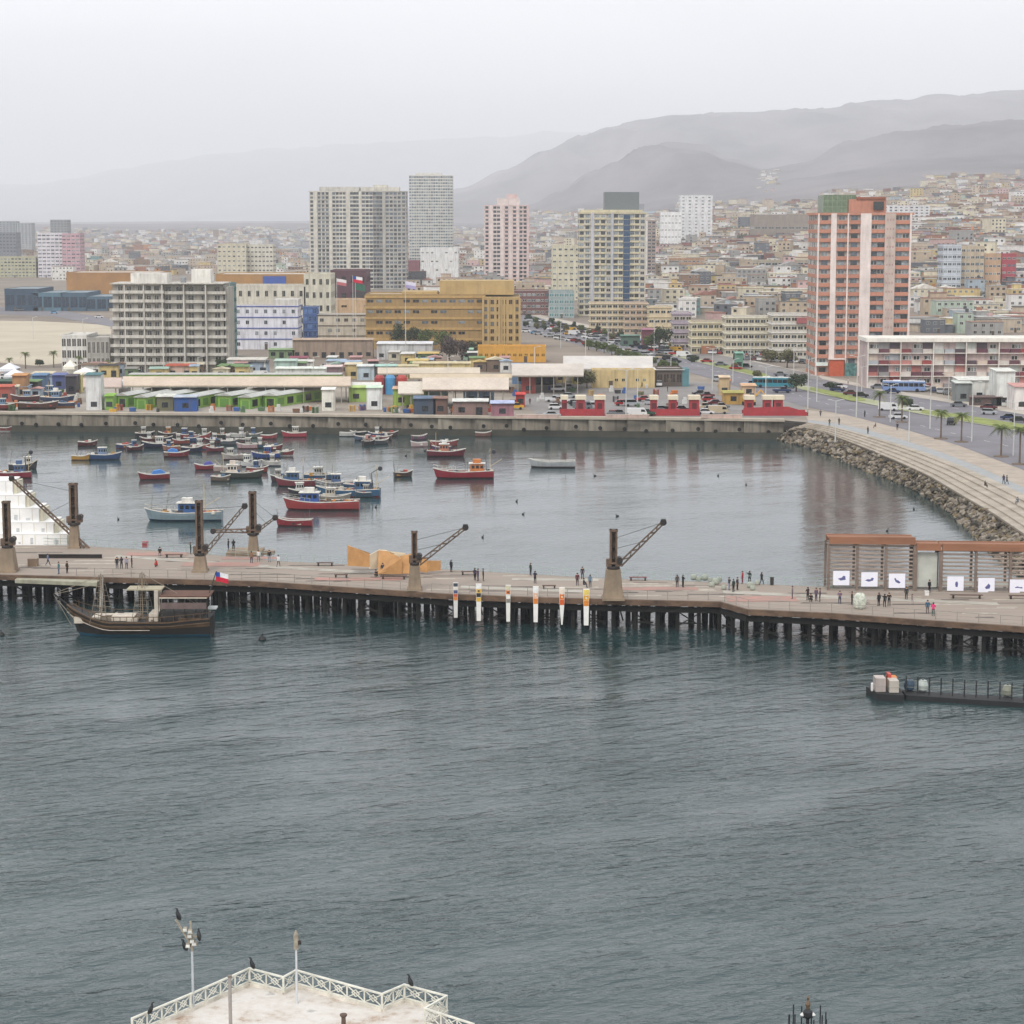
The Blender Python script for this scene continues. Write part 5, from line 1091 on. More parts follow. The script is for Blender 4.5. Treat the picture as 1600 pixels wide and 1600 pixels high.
def boat(label, px, py, Lpx, col, low, kind='skiff', head=1, cab='#dcdcd8', yaw=0.0, extra=None, cat=None, z=0.0, group='fishing boats moored in the harbour', rimc='#d8d4cc', tarp='#3d62a8', w=None, bow=0.55):
    col = desat(col, 0.2, 0.9); low = desat(low, 0.1, 0.9); cab = desat(cab, 0.15, 0.95)
    g = at(px, py, z) if z is not None else G(px, py); k_ = g.y/F; L = Lpx*k_; L = max(L, 4.0); W = w or (L*0.3 if L < 9 else L*0.25+0.4); H = 0.7+L*0.055
    t = thing('fishing_boat' if kind != 'skiff' else 'rowing_boat', label, cat or ('fishing boat' if kind != 'skiff' else 'small boat'), (g.x, g.y, g.z+(0 if z == 0 else 0.4)), yaw+(math.pi if head < 0 else 0), group)
    me_, secs = hullmesh(round(L, 1), round(W, 1), round(H, 2), col, low, bow); link('hull', me_, t)
    dk_ = mat('boat_deck', '#8f887c', 0.8, 0.25, 0.8); mb = MB(); n = len(secs); dz = H*0.62 if kind == 'skiff' else H*0.86
    if kind == 'skiff': dz = H*0.35
    vs = []
    for s in secs:
        w2 = s[1][1]+(s[2][1]-s[1][1])*min(1, dz/(H*0.72)); vs += [(s[2][0], w2*0.98, dz), (s[2][0], -w2*0.98, dz)]
    mb.add(vs, [(2*i, 2*i+1, 2*i+3, 2*i+2) for i in range(n-1)], dk_); mb.build('deck', t)
    mb = MB()
    for sg in (1, -1):
        for a, b in zip(secs, secs[1:]): mb.bar((a[3][0], sg*a[3][1], a[3][2]), (b[3][0], sg*b[3][1], b[3][2]), 0.13, paint(rimc), h=0.16)
    mb.build('gunwale', t)
    cm = MB(); rb_ = random.Random(int(px*7+py)); nn_ = max(5, int(L*1.1))
    for i in range(nn_):
        xx = L*rb_.uniform(-.42, .36); ww = W*0.5*(1-max(0, xx/L)*1.2); yy_ = rb_.uniform(-ww, ww)*0.7; s_ = rb_.uniform(.18, .5); cc_ = paint(rb_.choice(['#2b2c30', '#5a564c', '#8c3a34', '#3a5a80', '#c8c4b8', '#a8782c', '#3c4c3c', '#6a5a4a', '#d8d6d0', '#24262a']))
        if rb_.random() < .5: cm.box(xx-s_, xx+s_, yy_-s_*.7, yy_+s_*.7, dz, dz+s_*1.6, cc_, taper=0.2)
        else: cm.lathe([(0.05, 0), (s_, 0.05), (s_*.9, s_*.9), (0.05, s_*1.3)], cc_, 7, c=(xx, yy_, dz))
    if kind != 'skiff' or rb_.random() < .5:
        for i in range(3): xx = L*rb_.uniform(-.45, .45); cm.bar((xx, 0, dz), (xx+rb_.uniform(-.6, .6), rb_.uniform(-.4, .4), dz+rb_.uniform(1.4, 3.2)+L*0.06), 0.08, paint('#4c463e'), n=5)
    cm.build('gear', t)
    if kind == 'skiff':
        for f in (-0.25, 0.02, 0.25): mb = MB(); mb.box(L*f-0.15, L*f+0.15, -W*0.42, W*0.42, H*0.7, H*0.78, woodm('#a08a6c')); mb.build('thwart', t)
        if extra == 'tarp':
            mb = MB(); mb.extr_y([(-L*0.36, H*0.9), (L*0.1, H*0.95), (L*0.02, H*1.7), (-L*0.2, H*1.95), (-L*0.34, H*1.5)], -W*0.4, W*0.4, clothm(tarp)); mb.build('tarpaulin', t)
        elif extra == 'motor':
            mb = MB(); mb.box(-L*0.52, -L*0.47, -0.2, 0.2, H*0.5, H*1.5, paint('#2a2c30')); mb.box(-L*0.5-0.1, -L*0.5+0.1, -0.05, 0.05, -0.3, H*0.5, paint('#2a2c30')); mb.build('outboard_motor', t)
        elif extra == 'load':
            for i in range(3): mb = MB(); mb.box(-L*0.3+i*L*0.17, -L*0.3+i*L*0.17+0.7, -0.4, 0.4, H*0.35, H*1.2+0.2*i, paint(R.choice(['#d8d4c8', '#6a5c50', '#b04a40', '#4a6a8c']))); mb.build('cargo_box', t)
    else:
        cl, cw, ch = L*0.24, W*0.62, 1.5+L*0.03
        cx = -L*0.05 if kind == 'mid' else L*0.16 if kind == 'fore' else -L*0.22
        mc = paint(cab); z0 = dz
        cb = MB(); cb.box(cx-cl/2, cx+cl/2, -cw/2, cw/2, z0, z0+ch, mc, taper=0.06); co = cb.build('wheelhouse', t)
        wd = MB()
        for sg in (1, -1):
            for i in range(3): xx = cx-cl*0.32+i*cl*0.3; wd.box(xx-cl*0.1, xx+cl*0.1, sg*cw/2-0.02, sg*cw/2+0.02, z0+ch*0.5, z0+ch*0.82, glassm('#20282c'))
        wd.box(cx+cl/2-0.03, cx+cl/2+0.02, -cw*0.35, cw*0.35, z0+ch*0.5, z0+ch*0.82, glassm('#20282c')); wd.build('window', co)
        rf_ = MB(); rf_.box(cx-cl*0.58, cx+cl*0.58, -cw*0.58, cw*0.58, z0+ch, z0+ch+0.12, paint(extra[0] if extra and len(extra[0]) == 7 else '#dcd9d0')); rf_.build('cabin_roof', t)
        if L > 8:
            ub = MB(); ub.box(cx-cl*0.25, cx+cl*0.3, -cw*0.35, cw*0.35, z0+ch+0.12, z0+ch+0.9, paint(R.choice(['#dedbd4', cab]))); ub.build('flying_bridge', t)
            mm = MB(); mm.bar((cx-cl*0.9, 0, z0), (cx-cl*0.9, 0, z0+3.0+L*0.16), 0.12, paint('#c9b48c'), n=6); mm.bar((cx-cl*0.9, 0, z0+1.2), (cx-cl*0.9-L*0.2, 0, z0+2.8), 0.09, paint('#c9b48c'), n=6)
            mm.bar((cx-cl*0.9, 0, z0+3+L*0.15), (-L/2+0.2, 0, H*1.1), 0.03, crd); mm.bar((cx-cl*0.9, 0, z0+3+L*0.15), (L/2-0.2, 0, H*1.4), 0.03, crd); mm.build('mast', t)
            gb = MB()
            for i in range(7):
                xx = -L*0.46+i*L*0.05+R.uniform(-.1, .1); gb.lathe([(0.05, 0), (0.45, 0.1), (0.4, 0.4), (0.05, 0.6)], clothm(R.choice(['#5c5a3c', '#2d3a34', '#b8762e', '#3a2e2a', '#8a3030', '#c9c0a8'])), 7, c=(xx, R.uniform(-W*.25, W*.25), dz))
            gb.build('net_heap', t)
            bb = MB()
            for i in range(3): bb.box(L*0.2+i*0.7, L*0.2+i*0.7+0.5, -0.4+0.2*i, 0.2+0.2*i, dz, dz+0.45, paint(R.choice(['#d8a23a', '#a33a34', '#e0ddd6', '#2f5a9c'])))
            bb.build('fish_box', t)
        if L > 11:
            rl = MB()
            for a, b in zip(secs[9:], secs[10:]):
                for sg in (1, -1): rl.bar((a[3][0], sg*a[3][1], a[3][2]+0.7), (b[3][0], sg*b[3][1], b[3][2]+0.7), 0.05, paint('#c4c0b6')); rl.bar((a[3][0], sg*a[3][1], a[3][2]), (a[3][0], sg*a[3][1], a[3][2]+0.7), 0.05, paint('#c4c0b6'))
            rl.build('bow_rail', t)
        if kind == 'trawl':
            am = MB(); am.bar((-L*0.38, -W*0.3, dz), (-L*0.36, 0, dz+3.4), 0.14, paint('#39404a')); am.bar((-L*0.38, W*0.3, dz), (-L*0.36, 0, dz+3.4), 0.14, paint('#39404a')); am.bar((-L*0.36, 0, dz+3.4), (-L*0.52, 0, dz+4.6), 0.12, paint('#39404a')); am.lathe([(0.1, -.25), (.45, -.2), (.45, .2), (.1, .25)], paint('#2b2f36'), 10, c=(-L*0.5, 0, dz+4.3), ax='y'); am.build('net_hauler', t)
    return t
RD, DR, BL, NVY, WTE, KH = '#8f2a33', '#5c1f2a', '#2c5288', '#1e2748', '#cfcec8', '#8a7a58'
BT = [
 ('long dark red open boat with a pale rim near the quay, beyond the yellow one', 137, 697, 30, DR, '#3a1c20', 'skiff', 1, 0.1, 'load'),
 ('small mustard yellow open boat tied beside a blue cabin boat', 126, 719, 22, '#c9932c', '#5a3a20', 'skiff', 1, 0.0, None),
 ('blue and grey cabin boat moored beside the mustard yellow one', 163, 718, 52, BL, '#1f2c4c', 'mid', 1, 0.1, None),
 ('red open boat with a sky blue tarpaulin at its stern, alone in open water', 241, 749, 48, RD, DR, 'skiff', -1, 0.22, 'tarp'),
 ('tiny red and white dinghy close to the quay foot at the harbour corner', 8, 674, 15, RD, WTE, 'skiff', 1, 0, None),
 ('faded pink dinghy lying right under the quay wall', 180, 674, 24, '#c98078', '#b0605c', 'skiff', 1, 0, None),
 ('dark hulled boat with a white cabin heading the back row under the quay', 226, 683, 30, '#2c2630', '#1c1a20', 'mid', 1, 0.2, None),
 ('boat with an orange cabin in the back row under the quay', 262, 683, 28, '#3a2c2c', '#231c1c', 'mid', -1, 0.0, None),
 ('red boat with a blue wheelhouse in the back row under the quay', 290, 685, 30, RD, DR, 'mid', 1, -0.1, None),
 ('bright red boat with a tall white bow in the back row', 315, 686, 28, '#b5343c', DR, 'fore', 1, 0.3, None),
 ('charcoal boat between the red ones and the tall white boat', 346, 685, 26, '#343a40', '#20242a', 'mid', -1, 0.2, None),
 ('tall white cabin boat in the back row', 373, 684, 28, WTE, '#5a5a58', 'fore', 1, -0.1, None),
 ('grey-green boat ending the back row of moored boats', 397, 684, 24, '#6e7c74', '#3a4440', 'mid', 1, 0.1, None),
 ('dark red boat with a purple stern at the head of the second row', 211, 704, 26, DR, '#2a1a20', 'mid', 1, 0.5, None),
 ('navy boat with a long red gunwale in the second row', 247, 700, 48, NVY, '#1a1e38', 'mid', -1, 0.05, None),
 ('boat with a bright blue cover over a red hull in the second row', 276, 714, 40, '#8c2c38', '#5a1c24', 'skiff', 1, 0.2, 'tarp'),
 ('red and light blue boat behind the blue covered one', 314, 702, 32, '#b04438', BL, 'mid', 1, -0.2, None),
 ('pinkish white cabin boat moored by the tall white boat', 386, 701, 32, '#c9a0a4', DR, 'mid', -1, 0.0, None),
 ('red boat under a violet-blue tarpaulin', 321, 734, 34, '#9c2e3c', '#5a1c24', 'skiff', -1, 0.15, 'tarp'),
 ('long pale pink open boat behind the dark hulled one', 356, 737, 44, '#c4aaa2', '#8a6a64', 'skiff', 1, 0.0, None),
 ('dark slim boat with a cream wheelhouse at one end', 378, 747, 66, '#454a44', '#20241e', 'aft', 1, 0.05, None),
 ('white high cabin boat with a navy window band in the middle of the group', 388, 729, 40, '#dcdcda', NVY, 'mid', 1, 0.0, None),
 ('blue and white boat with a round white cabin top', 416, 716, 44, '#2f50a0', NVY, 'mid', -1, 0.1, None),
 ('little red and white boat behind the blue and white boat', 445, 712, 24, RD, WTE, 'skiff', 1, 0, 'load'),
 ('red boat with a white foredeck under the shadowed quay', 460, 683, 38, '#c23c4c', '#7a2030', 'mid', -1, 0.0, None),
 ('small red dinghy with a white rim under the shadowed quay', 420, 686, 20, '#b03a44', DR, 'skiff', 1, 0.2, None),
 ('small white launch under the quay stairs', 543, 682, 20, WTE, '#30343a', 'skiff', 1, 0, 'motor'),
 ('dark skiff beside the small white launch', 560, 681, 20, '#30343a', '#1e2024', 'skiff', -1, 0.2, None),
 ('boat with a salmon pink cabin in front of the stair group', 576, 695, 22, '#3a3034', '#241e20', 'mid', 1, 0.9, None),
 ('small grey boat beside the salmon pink cabin', 596, 694, 15, '#4a5058', '#2a2e34', 'skiff', 1, 0.6, None),
 ('blue-topped boat in the stair group', 588, 683, 22, '#3a4a80', '#222c4c', 'mid', -1, 0.0, None),
 ('boat with mustard and pink boxes in the stair group', 609, 682, 22, '#4a2c30', '#2c1a1c', 'skiff', 1, 0.1, 'load'),
 ('violet and rose dinghy off the stair group', 655, 687, 17, '#8c5c78', '#5a3048', 'skiff', 1, 0.4, None),
 ('pale pink dinghy just in front of the violet one', 655, 698, 15, '#d0b0b0', '#a07c7c', 'skiff', -1, 0.2, 'motor'),
 ('boat with a blue and white rim over a red hull', 694, 697, 44, '#a83c40', '#6a2028', 'skiff', 1, 0.0, 'load'),
 ('maroon boat with a small orange cabin in front of the blue rimmed one', 697, 713, 60, '#7c2638', '#4c1a24', 'mid', 1, 0.0, None),
 ('large red boat with a bright orange wheelhouse and derrick', 725, 747, 94, '#b02a3a', '#5c1a24', 'trawl', -1, 0.02, None),
 ('chunky dark brown wooden boat alone between the larger ones', 630, 745, 28, '#4c3c38', '#2c2422', 'skiff', 1, 0.35, 'load'),
 ('long grey-white open longboat with a dark bottom, alone in the bay', 863, 730, 72, '#b8bcc0', '#4a3436', 'skiff', -1, -0.03, None),
 ('tiny brown dinghy by a dark opening in the quay', 755, 682, 15, '#8a5a50', '#5a3a34', 'skiff', 1, 0, None),
 ('red-black trawler with a blue deckhouse and white top', 470, 760, 78, '#8e3340', '#26262a', 'fore', -1, -0.05, None),
 ('big blue trawler with a red waterline and net derrick', 545, 776, 100, '#3c6c94', '#962a38', 'trawl', -1, -0.04, None),
 ('long cream and red boat crowded with nets in front of the blue trawler', 503, 796, 118, '#c23f40', '#7a222c', 'fore', -1, -0.02, None),
 ('plain red skiff closest to the cranes', 460, 822, 58, '#a82a38', '#5c1822', 'skiff', -1, -0.1, None),
 ('blue boat with a bright blue cabin and bare mast behind the crane column', 288, 813, 120, '#8fa8b4', '#1f4460', 'mid', -1, 0.0, None),
 ('red and charcoal trawler at the harbour edge above the white stepped blocks', 16, 747, 66, '#9c2a3c', '#5a1a24', 'trawl', -1, 0.1, None),
 ('dark boat with a raised red bow behind the charcoal trawler', 36, 733, 44, '#3c4048', '#26282e', 'fore', 1, 0.25, None),
]
_m = [(232, 691, 26, DR, NVY), (256, 690, 28, '#30384c', DR), (283, 694, 26, '#a04438', '#2c2c38'), (300, 690, 22, BL, NVY), (334, 693, 26, '#5a2c34', '#2a2022'), (300, 706, 34, NVY, '#161a2c'), (336, 706, 24, '#7c3040', '#3a1c24'), (358, 695, 26, '#54606a', '#2c3034'), (405, 700, 26, '#3c6c8c', '#20343f'), (428, 703, 24, '#8a2e34', '#401c20'), (366, 718, 38, '#b0a49c', '#5a3438'), (402, 738, 34, '#9c3c34', '#3c2020'), (424, 728, 30, '#d0ccc4', NVY), (345, 752, 30, '#6c5c50', '#2e2824'), (440, 752, 34, '#47303a', '#241a20'), (500, 750, 52, '#2f5c88', DR), (522, 762, 60, '#6f7a84', '#8c2c34'), (560, 765, 46, '#2c5478', '#6a2430'), (476, 775, 50, '#32343c', '#1c1c20'), (520, 784, 56, '#9c9488', '#7a2a30'), (570, 777, 40, '#34586c', '#1e3038'), (195, 701, 20, '#2a3c70', DR), (268, 704, 26, '#b06a58', '#4a2c2c'), (380, 692, 20, '#4a4a50', '#2a2a2e'), (690, 705, 30, '#5a3c70', '#8c3038'), (580, 690, 18, '#c0b8b0', '#3a3c40'), (566, 688, 18, '#4c6080', '#28303c'), (600, 688, 16, '#8c5048', '#3c2824')]
_c = {'5c1f2a': 'dark red'}
_n = ['tucked behind the yellow and blue pair', 'second from the dark hulled white cabin boat', 'between the orange cabin boat and the red ones', 'wedged before the bright red tall bow', 'under the tall white bow', 'across the bows of the second row', 'just past the red and light blue boat', 'before the tall white cabin boat', 'beyond the pinkish white cabin boat', 'squeezed behind the blue and white boat', 'abreast of the white high cabin boat', 'under the bows of the white high cabin boat', 'off the stern of the navy banded boat', 'ahead of the dark slim boat', 'ahead of the red-black trawler', 'outermost on the far side of the raft', 'in the middle of the big raft', 'at the derrick end of the big raft', 'between trawler and the cream crowded boat', 'lashed to the cream crowded boat', 'at the near tip of the big raft', 'first in the second row by open water', 'beside the bright blue cover', 'alone behind the grey-green boat', 'between the two rimmed red boats', 'nearest the quay stairs', 'second from the quay stairs', 'last of the small stair group']
for i_, (a_, b_2, l_, c_, d_) in enumerate(_m):
    nm_ = {'#5c1f2a': 'dark red', '#1e2748': 'navy', '#2c5288': 'blue'}.get(c_) or next((w for h_, w in (('#30384c', 'slate'), ('#a04438', 'brick red'), ('#5a2c34', 'maroon'), ('#7c3040', 'wine red'), ('#54606a', 'grey'), ('#3c6c8c', 'steel blue'), ('#8a2e34', 'red'), ('#b0a49c', 'pale grey'), ('#9c3c34', 'rust red'), ('#d0ccc4', 'white'), ('#6c5c50', 'brown'), ('#47303a', 'plum'), ('#2f5c88', 'mid blue'), ('#6f7a84', 'grey'), ('#2c5478', 'deep blue'), ('#32343c', 'charcoal'), ('#9c9488', 'pale grey'), ('#34586c', 'sea blue'), ('#2a3c70', 'royal blue'), ('#b06a58', 'salmon'), ('#4a4a50', 'dark grey'), ('#5a3c70', 'violet'), ('#c0b8b0', 'off-white'), ('#4c6080', 'slate blue'), ('#8c5048', 'dusty red')) if h_ == c_), 'dark')
    BT.append((f'{nm_} boat {_n[i_]}', a_, b_2, l_, c_, d_, ['mid', 'skiff', 'fore', 'mid'][i_ % 4] if l_ > 21 else 'skiff', 1 if i_ % 2 else -1, [0.1, -0.15, 0.25, 0.0][i_ % 4], None if i_ % 4 != 1 else 'load'))
cabs = {262: '#c98a4a', 725: '#dd7a2a', 288: '#2f62a8', 470: '#2f6090', 545: '#34689c', 503: '#2f5cb4', 388: '#e4e2dc', 378: '#e0d2c0', 416: '#3a66b4', 163: '#7c94b8', 290: '#3c5c94', 576: '#c98a80', 697: '#c97a58', 373: '#e6e4e0', 373.1: 0}
for b in BT:
    boat(b[0], b[1], b[2], b[3], b[4], b[5], b[6], b[7], cabs.get(b[1], R.choice(['#d8d6d0', '#c9c4b8', '#4a6a9c', '#e0ddd6', '#b8b4a8'])), b[8], b[9], tarp='#4a80c4' if b[1] in (241, 276) else '#5a5aa0', bow=0.9 if b[1] in (315, 36) else 0.55)
# rafted shore-side buoys and floats
bu = MB(); bu.lathe([(0.02, -0.4), (0.42, -0.2), (0.5, 0.1), (0.35, 0.45), (0.08, 0.6), (0.08, 0.85), (0.02, 0.9)], mat('buoy_black', '#161718', 0.5, 0.2, 2), 12); bu = bu.mesh('mooring_buoy')
for lb, px, py, s in (('black mooring buoy floating in open water below the pier, past the ship', 410, 1000, 1.0), ('black mooring buoy at the water edge of the view beside the ship bow', 2, 993, 0.9)):
    o = link('mooring_buoy', bu, None, tuple(at(px, py, 0))); o.scale = (s,)*3; tag(o, lb, 'buoy')
bd = MB(); bd.lathe([(0.02, -0.3), (0.16, -0.1), (0.17, 0.1), (0.05, 0.35)], mat('seabird_dark', '#2c2c2e', 0.8, 0.2, 3), 8, ax='x'); bd.bar((0.28, 0, 0.05), (0.3, 0, 0.38), 0.08, mat('seabird_dark', '#2c2c2e', 0.8, 0.2, 3)); bd.bar((0.28, 0, 0.36), (0.45, 0, 0.34), 0.06, mat('seabird_dark', '#2c2c2e', 0.8, 0.2, 3)); bd = bd.mesh('seabird')
for i_b, (px, py) in enumerate(((930, 743), (965, 806), (807, 783), (1166, 757), (1428, 795), (754, 839), (634, 712), (1122, 743), (817, 803), (1386, 829), (185, 811), (587, 792), (1305, 1006), (664, 704))):
    o = link('seabird', bd, None, tuple(at(px, py, 0.1)), R.uniform(0, 6)); tag(o, 'small dark seabird on the water '+['nearest the long grey-white boat', 'in line with the pedestal crane column top', 'out in open water beyond banner four', 'alone towards the promenade rocks', 'closest to the rubble slope by the pavilion', 'between the slim crane boom and the red skiff', 'beyond the large red boat stern', 'alone in the middle of the bay', 'a little nearer than the one beyond banner four', 'just above the pavilion roof beam', 'beside the blue cabin boat bow', 'near the raft of trawlers', 'on the seaward side before the pavilion', 'in front of the orange cabin boat bow'][i_b], 'bird', 'seabirds on the water')
# ------------------------------------------------------------------ the old style ship
w0 = at(212, 997, 0); k = w0.y/F; sh = thing('sailing_ship', 'dark wooden replica sailing ship with gold trim and teal waterline moored at the pier', 'ship', (w0.x, w0.y+2.4, 0))
blk_ = mat('black_brown_hull', '#1c1714', 0.6, 0.4, 0.8, stretch=(0.2, 1, 4)); gold = mat('gold_brown_trim', '#5c4630', 0.6, 0.3, 0.8); gdk = mat('ship_deck', '#b3a08c', 0.8, 0.2, 0.5, stretch=(0.4, 3, 1)); cream = mat('cream_ship_paint', '#cfc4b4', 0.6, 0.12, 1.0, dirt=0.3)
L = 226*k; W = 5.2; n = 22; X_ = lambda q: (q-212)*k
def sheer(t): return 2.0+1.9*max(0, (0.32-t)/0.32)**1.6+0.5*max(0, (t-0.7)/0.3)
secs = []
for i in range(n+1):
    t = i/n; x = X_(98)+ (X_(330)-X_(98))*t
    w = W/2*min(1.0, (t/0.3)**0.6 if t < 0.3 else 1.0)*(1-0.15*max(0, (t-0.7)/0.3)); w = max(w, 0.05); s_ = sheer(t); rk = 2.0*max(0, (0.2-t)/0.2)
    secs.append([(x+rk*1.0, w*0.3, -1.0), (x+rk*0.75, w*0.8, 0.1), (x+rk*0.6, w*0.93, 0.45), (x+rk*0.35, w, s_*0.6), (x+rk*0.1, w*1.04, s_*0.8), (x, w*1.05, s_)])
vs = []; m_ = len(secs[0])
for s in secs: vs += s + [(p[0], -p[1], p[2]) for p in s[::-1]]
mb = MB(); q = 2*m_
for i in range(n):
    for j in range(q-1):
        jj = min(j, q-2-j); mt = [mat('ship_boottop', '#24526c', 0.5, 0.2, 1), mat('teal_waterline', '#2a6178', 0.5, 0.2, 0.6), blk_, gold, blk_, blk_][jj]
        mb.add([vs[i*q+j], vs[i*q+j+1], vs[(i+1)*q+j+1], vs[(i+1)*q+j]], [(0, 1, 2, 3)], mt)
mb.add([vs[n*q+j] for j in range(q)], [tuple(range(q))], blk_); mb.build('hull', sh)
mb = MB()
for i in range(n):
    for sg in (1, -1):
        for dz, c_, th in ((0.0, gold, 0.16), (-0.5, gold, 0.12), (-0.95, cream, 0.07)):
            if dz < -0.9 and i > 12: continue
            a, b = secs[i][5], secs[i+1][5]; mb.bar((a[0], sg*(a[1]+0.03), a[2]+dz), (b[0], sg*(b[1]+0.03), b[2]+dz), th, c_)
mb.build('rail_trim', sh)
mb = MB(); vv = []
for s in secs: zz = s[5][2]-(0.55 if s[5][0] < X_(300) else 0.6); vv += [(s[5][0], s[5][1]*0.98, zz), (s[5][0], -s[5][1]*0.98, zz)]
mb.add(vv, [(2*i, 2*i+1, 2*i+3, 2*i+2) for i in range(n)], gdk); mb.build('deck', sh)
mb = MB(); mb.box(X_(112), X_(175), -1.4, 1.4, 1.7, 2.5, cream); mb.box(X_(172), X_(208), -1.3, 1.3, 1.6, 2.6, cream); mb.build('forward_deckhouse', sh)
mb = MB(); mb.box(X_(196), X_(214), -1.7, -1.0, 0.9, 2.4, cream); mb.box(X_(215), X_(236), -1.9, -1.0, 1.3, 1.6, cream); mb.build('side_ladder', sh)
mb = MB(); mb.box(X_(241), X_(247), -1.6, -1.2, 1.6, 5.9, cream); mb.box(X_(241), X_(247), 1.3, 1.6, 1.6, 5.9, cream); mb.box(X_(232), X_(246), -1.7, 1.4, 1.6, 3.0, cream); mb.box(X_(196), X_(252), -1.2, 1.6, 5.9, 6.05, mat('cream_awning', '#a89f88', 0.8, 0.1, 0.5)); mb.build('white_bulkhead', sh)
mb = MB(); mb.box(X_(250), X_(330), -2.2, 2.2, 5.2, 5.35, mat('brown_canopy', '#5c3c2c', 0.8, 0.2, 0.6)); mb.box(X_(250), X_(326), -2.25, 2.25, 5.05, 5.2, cream)
for q_ in (252, 272, 290, 308, 326):
    for sg in (-2, 2): mb.bar((X_(q_), sg, 1.7), (X_(q_), sg, 5.1), 0.12, blk_)
mb.box(X_(252), X_(325), -2.2, -2.1, 3.7, 4.5, mat('dusty_awning', '#6d5c58', 0.85, 0.2, 1)); mb.build('canopy', sh)
mb = MB(); mb.box(X_(255), X_(318), -1.8, 1.8, 1.5, 3.2, mat('dark_cabin', '#2c2826', 0.7, 0.3, 1)); mb.box(X_(280), X_(316), -2.15, -1.7, 1.8, 2.5, gold); mb.build('stern_cabin', sh)
for q_, h_ in ((153, 6.4), (219, 6.6)):
    mm = MB(); mm.bar((X_(q_), 0, 1.5), (X_(q_), 0, 1.5+h_), 0.15, mat('mast_wood', '#8c7c66', 0.7, 0.2, 2), n=8)
    mo = mm.build('mast', sh); rg = MB()
    for sg in (-1, 1):
        for dx in (-1.1, 0, 1.1): rg.bar((X_(q_)+dx, sg*2.3, 1.8), (X_(q_)+dx*0.2, sg*0.2, 1.3+h_), 0.05, mat('rope', '#7d7264', 0.9, 0.2, 2))
        for i in range(6):
            f = 0.12+i*0.13; hw_ = 1.1*(1-f*0.8); rg.bar((X_(q_)-hw_, sg*2.3*(1-f*0.92), 1.8+f*(h_-0.5)), (X_(q_)+hw_, sg*2.3*(1-f*0.92), 1.8+f*(h_-0.5)), 0.05, mat('rope', '#8f8474', 0.9, 0.2, 2))
    rg.build('shrouds', mo)
mb = MB(); mb.bar((X_(103), 0, 3.6), (X_(77), 0, 5.3), 0.22, blk_, n=8); mb.build('bowsprit', sh)
mb = MB()
for a, b in (((X_(77), 0, 5.3), (X_(153), 0, 7.6)), ((X_(78), 0, 5.2), (X_(140), 0, 6.4)), ((X_(77), 0, 5.2), (X_(104), 0, 1.2)), ((X_(153), 0, 7.7), (X_(219), 0, 7.9)), ((X_(219), 0, 7.9), (X_(326), 0, 3.0)), ((X_(84), 0, 4.4), (X_(112), -1.2, 2.2))): mb.bar(a, b, 0.06, mat('rope', '#8f8474', 0.9, 0.2, 2))
mb.build('rigging', sh)
mb = MB(); rb_ = random.Random(3)
for i in range(34):
    x_ = X_(rb_.uniform(112, 322)); y_ = rb_.uniform(-1.9, 1.6); s_ = rb_.uniform(.15, .5); mb.box(x_-s_, x_+s_, y_-s_*.6, y_+s_*.6, 1.4, 1.9+s_*1.6, rb_.choice([blk_, gold, cream, mat('rope', '#7d7264', 0.9, 0.2, 2), blk_]), taper=0.2)
mb.build('deck_gear', sh); mb = MB()
for i in range(26):
    t_ = 0.06+0.9*i/26; j_ = min(n-1, int(t_*n)); p_ = secs[j_][5]
    for sg in (-1, 1): mb.bar((p_[0]+0.5, sg*p_[1]*0.98, p_[2]), (p_[0]+0.5, sg*p_[1]*0.98, p_[2]+0.75), 0.07, gold)
for i in range(1, n):
    for sg in (-1, 1): mb.bar((secs[i][5][0], sg*secs[i][5][1], secs[i][5][2]+0.75), (secs[i+1][5][0], sg*secs[i+1][5][1], secs[i+1][5][2]+0.75), 0.08, gold)
mb.build('bulwark_rail', sh)
mb = MB(); mb.bar((X_(320), 0, 4.0), (X_(338), 0, 8.2), 0.12, mat('green_staff', '#2e3a30', 0.6), n=6); fo = mb.build('flag_staff', sh)
def flagm(o, w_, h_, parts, name='flag', par=None, wav=0.15):
    f = MB(); nx = 6
    for (a0, a1, b0, b1, c) in parts:
        vs = []; m2 = clothm(c)
        for i in range(nx+1):
            a = a0+(a1-a0)*i/nx; y_ = wav*math.sin(a*5)
            vs += [(o[0]+a*w_, o[1]+y_, o[2]+b0*h_-a*0.25*h_), (o[0]+a*w_, o[1]+y_, o[2]+b1*h_-a*0.25*h_)]
        f.add(vs, [(2*i, 2*i+2, 2*i+3, 2*i+1) for i in range(nx)], m2)
        f.add([(p[0], p[1]+0.03, p[2]) for p in vs], [(2*i, 2*i+1, 2*i+3, 2*i+2) for i in range(nx)], m2)
    return f.build(name, par)
CH_ = [(0.33, 1, 0.5, 1, '#e6e6e6'), (0, 0.33, 0.5, 1, '#2b4fa0'), (0, 1, 0, 0.5, '#c81e3c')]
flagm((X_(337), 0, 6.9), 1.6, 1.2, CH_, 'flag', fo)
mb = MB(); mb.box(X_(324), X_(338), -0.8, 0.8, 3.4, 3.6, mat('white_seat', '#cfd2cf', 0.6)); mb.build('stern_platform', sh)
